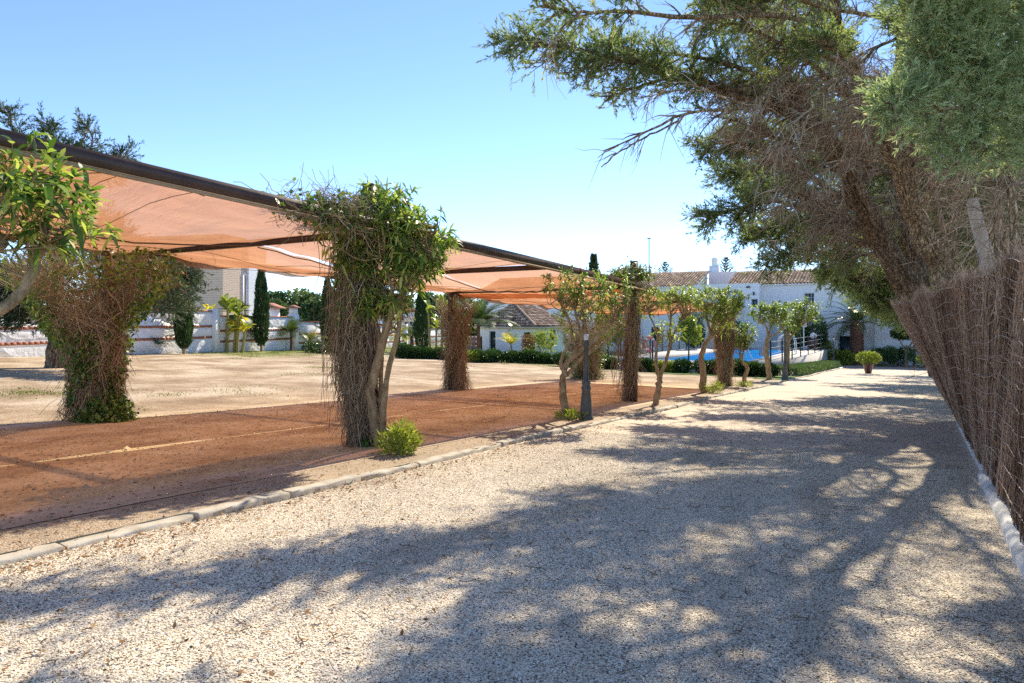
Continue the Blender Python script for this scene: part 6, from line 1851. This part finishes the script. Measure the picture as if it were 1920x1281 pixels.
# ------------------------------------------------------------------ low hedge: individual clipped bushes
HB = []
def hedge_bush(kind, seed, w, h):
    rg = np.random.default_rng(seed)
    r = thing('hedge_bush', 'x', 'hedge bush', (0, 0, 0), 'row of low clipped hedge bushes')
    lob = [(np.array([rg.normal() * .1 * w, rg.normal() * .08, h * z]), np.array([w * .5, .36, h * .36])) for z in (.35, .55, .66, .4)]
    n = 1500
    B, q, i = blob_points(rg, n, lob, .6); B[:, 2] = np.maximum(B[:, 2], .02)
    mb = MB(); mb.blades(B, q * .8 + rg.normal(size=q.shape) * .6 + np.array([0, 0, .4]), rg.uniform(.07, .15, n), rg.uniform(.05, .08, n), np.clip(rg.normal(.35, .2, n) + (B[:, 2] > h * .85) * .15, 0, 1), .15, .5)
    obj('foliage', mb, M['hedge_leaf'] if kind == 0 else M['shrub_yellow'], r, kind='stuff')
    mb = MB(); mb.tube([(0, 0, -.08), (0, 0, h * .6)], [.03, .015], 5); obj('stem', mb, M['tree_bark'], r)
    return r
proto = [hedge_bush(0, 401, 1.0, .72), hedge_bush(0, 402, 1.05, .78), hedge_bush(1, 403, 1.0, .66)]
runs = [((746, 672), (850, 676), 9), ((874, 680), (938, 680), 5), ((950, 681), (1058, 684), 7), ((1072, 686), (1180, 692), 6), ((1198, 694), (1300, 700), 6), ((1316, 702), (1450, 709), 8)]
names_between = ['left of the straight vine column', 'right of the straight vine column', 'below the annex shrubs', 'by the farthest rear post', 'below the pool fence', 'beside the smallest young tree']
used = [False] * 3
k = 0
ordn = ['first', 'second', 'third', 'fourth', 'fifth', 'sixth', 'seventh', 'eighth', 'ninth']
for ri, (a, b, n) in enumerate(runs):
    for i in range(n):
        t = (i + .5) / n
        p = gp(a[0] + (b[0] - a[0]) * t, a[1] + (b[1] - a[1]) * t)
        if ri >= 3: p[1] = min(p[1], 36.5); p[2] = zg(p[0], p[1])
        ki = 2 if (ri, i) in ((1, 0), (4, 3), (4, 4)) else k % 2
        lab = ('yellow-green' if ki == 2 else 'dark') + ' hedge bush, %s from left in the run %s' % (ordn[i], names_between[ri])
        if not used[ki]:
            o = proto[ki]; o.location = p; o['label'] = lab; used[ki] = True
        else:
            o = dup(proto[ki], p, lab)
        o.rotation_euler = (0, 0, YAW + random.uniform(-.3, .3)); s = random.uniform(.88, 1.12)
        o.scale = (s * 1.15 * depth(p) / 45, s, s * random.uniform(.92, 1.1))
        k += 1
p = gp(598, 663)
bush('low_hedge', 'short dark hedge at the boundary wall next to the half hidden slim cypress', 'hedge', p, [((-.8, 0, .35), (.6, .5, .42)), ((0, 0, .4), (.6, .5, .45)), ((.7, 0, .35), (.6, .5, .42)), ((1.4, .3, .35), (.6, .5, .4))], 2600, .13, .06, M['hedge_leaf'], 410)

# shrubs at the feet of the small trees
def foot(label, px, py, r_, h, seed, n=900, mat='shrub_yellow', L=.10):
    rq = np.random.default_rng(seed); ex = [((rq.normal() * r_ * .6, rq.normal() * r_ * .4, h * rq.uniform(.3, .95)), (r_ * rq.uniform(.25, .45),) * 2 + (h * rq.uniform(.2, .4),)) for _ in range(6)]
    return bush('ground_shrub', label, 'shrub', gp(px, py), ex + [((0, 0, h * .4), (r_, r_, h * .6)), ((r_ * .4, 0, h * .5), (r_ * .6, r_ * .6, h * .5)), ((-r_ * .4, .05, h * .35), (r_ * .6, r_ * .6, h * .45))], n, L, .022, M[mat], seed, 'shrubs at the feet of the kerb trees', up=.7)
foot('light green cushion shrub at the foot of the dense small tree', 745, 854, .27, .36, 421, 1100, L=.11)
foot('grass-like tuft round the foot of the second small tree', 1064, 789, .24, .18, 422, 400)
foot('low green tuft at the foot of the bushy round-crowned tree', 1333, 739, .34, .30, 423, 500)
foot('tiny tuft at the foot of the smallest young tree', 1396, 727, .30, .22, 424, 250)
foot('leafy seedling clump beside the dark lamp post on the lawn', 1483, 700, .28, .45, 425, 200, 'hedge_leaf', .16)

# ------------------------------------------------------------------ lamp posts
def lamp_post(label, p, h, s=1.0, cut=False, group='cast iron lamp posts along the kerb'):
    p = np.asarray(p, float)
    r = thing('lamp_post', label, 'lamp post', p, group)
    mb = MB()
    mb.lathe(p, [(.145 * s, -.05), (.145 * s, .06), (.13 * s, .08), (.085 * s, .60), (.095 * s, .62), (.095 * s, .66), (.075 * s, .69), (.09 * s, .75), (.09 * s, .77), (.055 * s, .80), (.052 * s, .95), (.040 * s, h - .5), (.055 * s, h - .48), (.055 * s, h - .45), (.03 * s, h - .42), (.03 * s, h - .36)], 14)
    obj('post', mb, M['lamp_metal'], r, smooth=False)
    if cut:
        mb = MB(); mb.lathe(p + np.array([0, 0, h - .37]), [(.05, 0), (.05, .10), (.02, .12)], 10); obj('cap', mb, M['white_plastic'], r)
        return r
    mb = MB(); mb.lathe(p + np.array([0, 0, h - .36]), [(.07 * s, 0), (.12 * s, .26)], 6); l = obj('lantern', mb, M['frost'], r)
    mb = MB(); mb.lathe(p + np.array([0, 0, h - .10]), [(.14 * s, 0), (.14 * s, .02), (.05 * s, .11), (.05 * s, .14), (.012 * s, .19)], 8); mb.lathe(p + np.array([0, 0, h - .37]), [(.02, -.02), (.08 * s, 0), (.08 * s, .015), (.02, .02)], 8)
    for a in range(6):
        mb.beam(p + np.array([.07 * s * cos(a * pi / 3), .07 * s * sin(a * pi / 3), h - .36]), p + np.array([.122 * s * cos(a * pi / 3), .122 * s * sin(a * pi / 3), h - .10]), .012, .012)
    obj('lantern_frame', mb, M['lamp_metal'], l)
    return r
lamp_post('short lamp post without lantern, flared base, beside the spreading bare-limbed tree', gp(1099, 789), 1.95, 1.0, True)
lamp_post('dark lamp post on the lawn among the last two kerb trees', gp(1472, 713), 2.75, 1.15, True)
lamp_post('small black lantern post at the far end of the green bed', gp(1563, 687), 2.45, .9)

# ------------------------------------------------------------------ pool things
def fence(label, pts, h, mesh, group=None, rails=0, step=2.2, pw_=.07):
    r = thing('pool_fence', label, 'fence', (*pts[0], DZ), group)
    for a, b in zip(pts[:-1], pts[1:]):
        a = np.array(a); b = np.array(b); L = np.linalg.norm(b - a); n = max(1, int(round(L / step)))
        for i in range(n + 1):
            q = a + (b - a) * i / n
            mb = MB(); mb.box((q[0], q[1], DZ + h / 2 - .1), (pw_, pw_, h + .25)); obj('post', mb, M['dark_green'], r)
            if i < n:
                q2 = a + (b - a) * (i + 1) / n
                if mesh:
                    mb = MB(); m = int(np.linalg.norm(q2 - q) / .10)
                    T = [[(*(q + (q2 - q) * j / m), DZ + .05), (*(q + (q2 - q) * j / m), DZ + h)] for j in range(1, m)]
                    mb.tubes(np.array(T), np.full((len(T), 2), .0035), 3)
                    for z in np.linspace(.08, h - .02, 5):
                        mb.beam((*q, DZ + z), (*q2, DZ + z), .008, .008)
                    obj('wire_panel', mb, M['dark_green'], r, kind='stuff')
                for j in range(rails):
                    z = DZ + h * (j + 1) / rails - .06
                    mb = MB(); mb.tube([(*q, z), (*q2, z)], .018, 6); obj('rail', mb, M['steel'], r)
    return r
fence('green wire mesh fence along the near side of the pool behind the hedge', [(DL, DN + .35), (DR - .1, DN + .25)], 1.25, True)
fence('green wire mesh fence along the far left side of the pool', [(DL + .05, DN + 1.4), (DL - .1, DF - .5)], 1.25, True)
fence('post and rail fence along the raised right edge of the pool terrace', [(DR - .12, DN + 1.2), (DR - .12, DF)], 1.30, False, None, 4, 3.4)
p = ray(1217, 645, 41.5)
lb_ = thing('lifebuoy', 'faded red lifebuoy ring hanging on a dark post left of the pool', 'lifebuoy', p)
mb = MB(); a = np.linspace(0, 2 * pi, 29)
fx = np.array([CT, ST, 0]); 
fx = norm(np.array([cos(.95), sin(.95), 0]))
mb.tube([p + fx * .34 * cos(q) + np.array([0, 0, .66 * .62 * sin(q) * 1.0]) for q in a], .095, 8); obj('ring', mb, M['red_ring'], lb_, smooth=True)
for q0 in (.6, 2.2, 3.8, 5.4):
    mb = MB(); mb.tube([p + fx * .34 * cos(q) + np.array([0, 0, .41 * sin(q)]) for q in np.linspace(q0, q0 + .3, 4)], .102, 8); obj('band', mb, M['white_plastic'], lb_)
lp = thing('lifebuoy_post', 'dark post that carries the lifebuoy beside the pool', 'post', (p[0] + .02, p[1] + .16, DZ - .2))
mb = MB(); mb.box((p[0] + .02, p[1] + .16, (DZ + p[2]) / 2 + .15), (.06, .06, p[2] - DZ + .75)); obj('upright', mb, M['dark_green'], lp)
mb = MB(); mb.box((p[0] + .02, p[1] + .1, p[2] + .34), (.05, .16, .04)); obj('hook', mb, M['dark_green'], lp)
# pool ladder rails
q = ray(1495, 650, 50); q[2] = DZ
ld = thing('pool_ladder', 'curved stainless pool ladder rails at the right edge of the pool', 'pool ladder', (PR + .3, 52.5, DZ))
for dy in (-.35, .35):
    t = np.linspace(0, pi, 12)
    pts = [(PR + .95, 52.5 + dy, DZ)] + [(PR + .35 + .55 * cos(x) * 1.0, 52.5 + dy, DZ + .95 + .5 * sin(x)) for x in t] + [(PR - .2, 52.5 + dy, DZ - .3)]
    mb = MB(); mb.tube(pts, .035, 7); obj('rail', mb, M['steel'], ld, smooth=True)
mb = MB()
for z in (.15, .45): mb.beam((PR - .2, 52.15, DZ - .25 + z), (PR - .2, 52.85, DZ - .25 + z), .08, .03)
obj('tread', mb, M['steel'], ld)
# hanging white goal board and stays over the near pool edge
g = ray(1429, 658, 43.0)
gb = thing('pool_board', 'small pale rectangular board on the fence at the near right pool corner', 'board', (g[0], g[1], DZ))
mb = MB(); mb.box(g, (.42, .05, .6), YAW, None); obj('board', mb, surf('greyish_board', [(.38, .40, .42), (.50, .52, .54)], 3), gb)
mb = MB()
for sx_ in (-.2, .2): mb.beam(g + np.array([sx_ * CT, sx_ * ST + .05, .25]), np.array([g[0] + sx_ * CT, g[1] + sx_ * ST + .05, DZ]), .03, .03)
obj('leg', mb, M['white_plastic'], gb)
st_ = thing('pool_stay', 'white slanted stay pole rising from the pool corner beside a grey post', 'pole', (*ray(1398, 648, 42.5)[:2], DZ))
mb = MB(); a = ray(1398, 646, 42.5); b = ray(1413, 679, 41.5); mb.tube([a, b], .03, 7); obj('slanted_pole', mb, M['white_plastic'], st_)
mb = MB(); mb.tube([a, np.array([a[0], a[1], DZ])], .035, 7); obj('upright', mb, M['steel'], st_)
for k, (x, y, dd, h) in enumerate(((1305, 652, 60, 2.6), (1507, 650, 57, 1.9))):
    q = ray(x, y, dd)
    t = thing('pool_shower', ['thin white shower pipe standing at the far side of the pool', 'white parasol stand post on the far terrace near the clipped domes'][k], 'post', (q[0], q[1], DZ))
    mb = MB(); mb.tube([(q[0], q[1], DZ), (q[0], q[1], DZ + h)], [.05, .05][k], 7); obj('pole', mb, M['white_plastic'], t)
    mb = MB(); mb.lathe((q[0], q[1], DZ + h), [(.02, -.05), ([.08, .25][k], 0), ([.08, .25][k], [.1, .45][k]), (.02, [.12, .5][k])], 10); obj('head', mb, M['white_plastic'], t)
q = ray(1525, 640, 57.0)
hp = thing('hanging_planter', 'red-brown tall planter with white top on the pool terrace behind the railing', 'planter', (q[0], q[1], DZ))
mb = MB(); mb.lathe((q[0], q[1], DZ), [(.25, 0), (.36, .5), (.38, .9), (.33, .92), (.30, .8)], 14); obj('pot', mb, M['pot'], hp)
mb = MB(); mb.lathe((q[0], q[1], DZ + .9), [(.1, 0), (.28, .15), (.26, .38), (.1, .48), (.02, .5)], 12); obj('globe', mb, M['white_plastic'], hp, smooth=True)

# clipped domes
for k, (x, y, dd, rx, h, lab) in enumerate(((1528, 648, 58.2, 1.0, 3.1, 'large dark clipped dome bush against the white house'), (1496, 648, 58.0, .85, 2.5, 'smaller dark clipped dome bush left of the large one'), (1300, 630, 61, 1.0, 3.2, 'dark clipped arch bush behind the two-stemmed small tree'))):
    q = ray(x, y, dd); zb_ = DZ if q[0] < DR and q[1] < DF else -2.1
    bush('topiary_dome', lab, 'topiary', (q[0], q[1], zb_), [((0, 0, h * .5), (rx, rx, h * .5)), ((0, 0, h * .35), (rx, rx, h * .35))], 6000, .13, .07, M['it_cyp'], 500 + k, 'dark clipped dome bushes by the house', up=.1)
# green bed by the kerb end
mb = MB()
us = np.linspace(-6.72, -5.45, 8); vs = np.linspace(38, 60, 33)
bedh = lambda u, v: .42 * min(1, (v - 39.6) / .5) * min(1, (60.4 - v) / .5) * (1 if True else 0)
P = np.array([[[u, v, zg(u, v) + .02 + .40 * min(1, max(0, (v - 38) / .4), ) * min(1, (60 - v) / .4 + .02)] for v in vs] for u in us])
P[0, :, 2] = [zg(us[0], v) for v in vs]; P[-1, :, 2] = [zg(us[-1], v) for v in vs]
mb.grid(P, .4, flip=True)
rg = np.random.default_rng(55); n = 26000
u = rg.uniform(-6.8, -5.35, n); v = rg.uniform(37.8, 60.2, n)
e = np.minimum(1, np.minimum(u + 6.95, -5.35 - u) / .16) * np.minimum(1, np.minimum(v - 37.7, 60.3 - v) / .2)
z = VZG(u, v) + .02 + .40 * e ** .5 * rg.uniform(.6, 1.05, n)
mb.blades(np.column_stack([u, v, z]), rg.normal(size=(n, 3)) * .5 + np.array([0, 0, 1.0]), rg.uniform(.10, .2, n), .035, rg.random(n), .1)
bd_ = obj('rosemary_bed', mb, M['bed_leaf'], kind='stuff')
for k, (x, y, s, lab) in enumerate(((1545, 684, .95, 'yellow-green round shrub left of the black lantern post'), (1573, 684, .8, 'yellow-green loose shrub right of the black lantern post'), (1556, 652, .9, 'light green bush on the terrace corner behind the lantern post'))):
    p = (np.array([-6.55, 64.3, -2.15]), np.array([-5.4, 64.2, -2.15]), np.array([-7.4, 64.4, -1.2]))[k]
    bush('shrub', lab, 'shrub', p, [((0, 0, .55 * s), (.8 * s, .7 * s, .6 * s)), ((.5 * s, 0, .75 * s), (.5 * s, .5 * s, .5 * s)), ((-.5 * s, 0, .6 * s), (.5 * s, .5 * s, .5 * s)), ((0, 0, 1.1 * s), (.4 * s, .4 * s, .4 * s))], 1600, .2, .075, M['shrub_yellow'], 520 + k)
# Canary palm at the facade
p = np.array([-4.66, 65.6, zg(-4.66, 65.6)])
palm('canary_palm', 'stout palm with scaly brown trunk in front of the white facade', p, 3.5, .47, 44, 3.6, 530, M['palm_leaf'], None, (.0, 1.3), False, .05, .45, None, 1.05, 34, True)
# potted shrubs
def pot_plant(label, p, seed, s=1.0):
    p = np.asarray(p, float)
    r = thing('plant_pot', label + ' pot', 'flower pot', p, 'brown glazed pots on the forecourt')
    mb = MB(); mb.lathe(p, [(.02, 0), (.18 * s, 0), (.25 * s, .3 * s), (.29 * s, .52 * s), (.32 * s, .55 * s), (.32 * s, .60 * s), (.27 * s, .60 * s), (.26 * s, .53 * s)], 18); obj('body', mb, M['pot'], r, smooth=False)
    mb = MB(); mb.lathe(p, [(.27 * s, .535 * s), (.1, .545 * s), (.001, .55 * s)], 12); obj('soil', mb, M['soil'], r)
    q = p + np.array([0, 0, .54 * s])
    bush('potted_shrub', label + ' round yellow-green shrub', 'potted plant', q, [((0, 0, .42 * s), (.62 * s, .6 * s, .38 * s)), ((.3 * s, 0, .42 * s), (.4 * s, .4 * s, .3 * s)), ((-.3 * s, 0, .42 * s), (.4 * s, .4 * s, .3 * s))], 1500, .15, .06, M['shrub_yellow'], seed, 'round shrubs in brown pots')
pot_plant('left one of the two on the forecourt:', gp(1628, 700), 541)
pot_plant('right one of the two, half hidden by the heather fence:', gp(1748, 706), 542, 1.05)
# clipped lollipop tree and bushes by the facade
p = gp(1699, 688); 
r = bush('clipped_tree', 'round clipped lollipop tree with forked trunk at the far end of the fence', 'tree', p, [((0, 0, 2.75), (1.05, 1.0, .55)), ((.4, 0, 2.9), (.8, .8, .45)), ((-.4, 0, 2.7), (.75, .8, .45))], 5000, .16, .07, M['hedge_leaf'], 551, None, False)
mb = MB(); mb.tube([p + np.array([0, 0, -.1]), p + np.array([.0, 0, 1.3])], [.13, .11], 9); mb.tube([p + np.array([0, 0, 1.25]), p + np.array([.35, .1, 1.9]), p + np.array([.75, .1, 2.5])], [.09, .07, .05], 7); mb.tube([p + np.array([0, 0, 1.25]), p + np.array([-.3, .1, 1.8]), p + np.array([-.6, 0, 2.5])], [.08, .06, .05], 7)
obj('trunk', mb, M['tree_bark'], r)
p = gp(1714, 687)
mb = MB(); mb.tube([p + np.array([0, 0, -.1]), p + np.array([.05, 0, 2.6])], [.10, .08], 8); r = bush('clipped_tree', 'thin-stemmed clipped tree right behind the lollipop tree', 'tree', p, [((0, 0, 2.9), (.7, .7, .45))], 1500, .16, .07, M['hedge_leaf'], 552, None, False); obj('trunk', mb, M['tree_bark'], r)
for k, (x, y, s, lab) in enumerate(((1655, 687, 1.0, 'dark green shrub against the house right of the palm'), (1684, 686, .95, 'feathery dark shrub left of the lollipop tree'), (1735, 690, 1.2, 'deep green shrub at the end of the fence'))):
    bush('shrub', lab, 'shrub', gp(x, y), [((0, 0, .7 * s), (1.0 * s, .8 * s, .75 * s)), ((.5 * s, 0, 1.1 * s), (.6 * s, .6 * s, .6 * s)), ((-.4 * s, 0, .9 * s), (.7 * s, .6 * s, .6 * s))], 2600, .2, .05, M['hedge_leaf'], 560 + k)
# yellow acacia and palms behind the pool
p = ray(1292, 640, 58); p[2] = DZ - .3
broad_tree('bright lime green small tree behind the far left pool fence', p, 3.4, 1.5, 571, M['shrub_yellow'], 1400, .3, .06, 'garden trees behind the pool', 8)
p = ray(1370, 640, 62); p[2] = -1.5
broad_tree('pale feathery tree between house terrace and pool', p, 5.2, 1.7, 572, M['far_leaf_light'], 900, .28, .07, 'garden trees behind the pool', 8)
p = ray(1140, 650, 52); p[2] = -1.4
broad_tree('yellow-green drooping tree behind the farthest rear post', p, 4.4, 1.8, 573, M['shrub_yellow'], 1500, .35, .12, 'garden trees behind the pool', 8)
p = ray(1195, 655, 48); p[2] = -1.3
bush('shrub', 'dry brown bush behind the far front post near the lifebuoy', 'shrub', p, [((0, 0, .6), (1.0, .8, .7)), ((.4, 0, .9), (.7, .6, .6))], 900, .3, .03, leafmat('dry_bush', [(.16, .12, .08), (.28, .22, .15), (.34, .30, .2)], .1), 574)

# ------------------------------------------------------------------ background trees
rg = np.random.default_rng(600)
kinds = [('dark round evergreen', 'far_leaf'), ('pale green round tree', 'far_leaf_light'), ('mid green bushy tree', 'far_leaf')]
spots = [(505, 585, 105, 7.0, 4.5, 0), (530, 560, 110, 9.5, 5, 0), (552, 548, 125, 12, 6, 1), (585, 562, 115, 10, 5, 0), (568, 550, 118, 11, 5, 1), (520, 575, 100, 7, 4, 2), (605, 565, 110, 9, 5, 0), (598, 575, 96, 7.5, 4, 0), (640, 560, 120, 9, 5, 2), (670, 575, 115, 8, 5, 0), (700, 570, 115, 8, 5, 0),
         (735, 560, 140, 12, 6, 0), (765, 562, 150, 12, 6, 0), (800, 560, 120, 11, 4, 2), (815, 560, 110, 10, 4.5, 2), (850, 560, 105, 9, 5, 0), (940, 545, 100, 11, 6, 2), (985, 548, 95, 10.5, 6, 2), (1030, 552, 100, 10.5, 6, 0), (1075, 552, 95, 10, 5.5, 2), (905, 560, 110, 9, 5, 0)]
pos_txt = ['leftmost beside the red-roofed porch', 'behind the porch', 'highest of the far left grove', 'right part of the far left grove', 'second highest of the far left grove', 'low in front of the grove', 'beside the half hidden slim cypress', 'dark low one near the slim cypress', 'behind the vine curtain', 'behind the dense small tree', 'behind the forked trunk', 'above the distant red roof', 'right above the distant red roof', 'left of the straight vine column', 'close behind the straight vine column', 'behind the straight vine column', 'behind the left half of the annex roof', 'behind the peak of the annex roof', 'behind the right half of the annex roof', 'right of the annex roof', 'behind the feather palm']
for k, (x, yt, dd, h, rad, kd) in enumerate(spots):
    q = ray(x, yt - 12, dd); p = np.array([q[0], q[1], q[2] - h])
    broad_tree(kinds[kd][0] + ' in the distance, ' + pos_txt[k], p, h, rad * .8, 610 + k, M[kinds[kd][1]], 4200, .55, .3, lobes=16, asp=.75, cb=.15)
# pointed conifer above the pergola
q = ray(1113, 478, 90); h = 11.0; p = np.array([q[0], q[1], q[2] - h])
r = thing('pointed_conifer', 'pointed dark conifer top rising above the pergola beam', 'tree', p)
rg = np.random.default_rng(701); n = 5000; t = rg.random(n) ** .7; a = rg.uniform(0, 2 * pi, n)
R = (1 - t) * 2.6 * (1 + .25 * np.sin(t * 60)) * rg.uniform(.5, 1, n) * (.8 + .2 * np.sin(a * 5 + t * 20))
mb = MB(); mb.blades(p + np.stack([R * np.cos(a), R * np.sin(a), h * (.1 + .9 * t)], -1), np.stack([np.cos(a), np.sin(a), np.full(n, .45)], -1) + rg.normal(size=(n, 3)) * .3, rg.uniform(.25, .6, n), rg.uniform(.08, .16, n), rg.random(n) * .8, .1); obj('crown', mb, M['pine_leaf'], r, kind='stuff')
mb = MB(); mb.tube([p, p + np.array([0, 0, h])], [.25, .02], 7); obj('trunk', mb, M['cyp_bark'], r)
# star-branched Norfolk pines behind the house
for k, (x, yt, dd, h, lab) in enumerate(((1247, 493, 150, 16, 'star-branched pine behind the left tiled roof'), (1361, 485, 135, 15, 'star-branched pine just right of the domed chimney'))):
    q = ray(x, yt, dd); p = np.array([q[0], q[1], q[2] - h])
    r = thing('norfolk_pine', lab, 'tree', p, 'star-branched pines behind the house'); rg = np.random.default_rng(710 + k)
    mb = MB(); mb.tube([p, p + np.array([0, 0, h])], [.25, .02], 7); obj('trunk', mb, M['cyp_bark'], r)
    T = []; B = []; D = []
    for w in range(16):
        z = h - .15 - w * .55; L = (.30 + .36 * w ** .9) * rg.uniform(.85, 1.1)
        for b in range(6):
            a = b * pi / 3 + w * .4; e = np.array([cos(a), sin(a), .55])
            P = p + np.array([0, 0, z]) + e * L * np.linspace(0, 1, 6)[:, None] + np.array([0, 0, .15 * L]) * np.linspace(0, 1, 6)[:, None] ** 2
            T.append(P); s = rg.random(26) ; i = (s * 5).astype(int).clip(0, 4)
            B.append(P[i] + (P[i + 1] - P[i]) * (s * 5 - i)[:, None]); D.append(e * .5 + rg.normal(size=(26, 3)) * np.array([.4, .4, .35]) + np.array([0, 0, .35]))
    mb = MB(); mb.tubes(np.array(T), np.full((len(T), 6), .035), 4, np.full(len(T), .3)); obj('branches', mb, M['cyp_bark'], r)
    B = np.vstack(B); mb = MB(); mb.blades(B, np.vstack(D), rg.uniform(.25, .5, len(B)), .09, rg.random(len(B)) * .8, .1); obj('needles', mb, M['pine_leaf'], r, kind='stuff')
# poles on the skyline
q = ray(1217, 447, 95)
r = thing('radio_mast', 'thin tall pole rising behind the left tiled roof', 'pole', (q[0], q[1], -2)); mb = MB(); mb.tube([(q[0], q[1], -2), (q[0], q[1], q[2])], [.11, .07], 7); obj('pole', mb, M['lamp_metal'], r); mb = MB(); mb.box((q[0], q[1], q[2]), (.5, .2, .12)); obj('head', mb, M['lamp_metal'], r)
q = ray(1422, 475, 100)
r = thing('street_lamp', 'thin street lamp with short arm behind the right tiled roof', 'street lamp', (q[0], q[1], -2)); mb = MB(); mb.tube([(q[0], q[1], -2), (q[0], q[1], q[2])], [.11, .07], 7); obj('pole', mb, M['lamp_metal'], r)
q2 = ray(1432, 475, 100); mb = MB(); mb.beam(q, q2, .08, .08); mb.box(q2, (.5, .25, .1), YAW); obj('arm', mb, M['lamp_metal'], r)
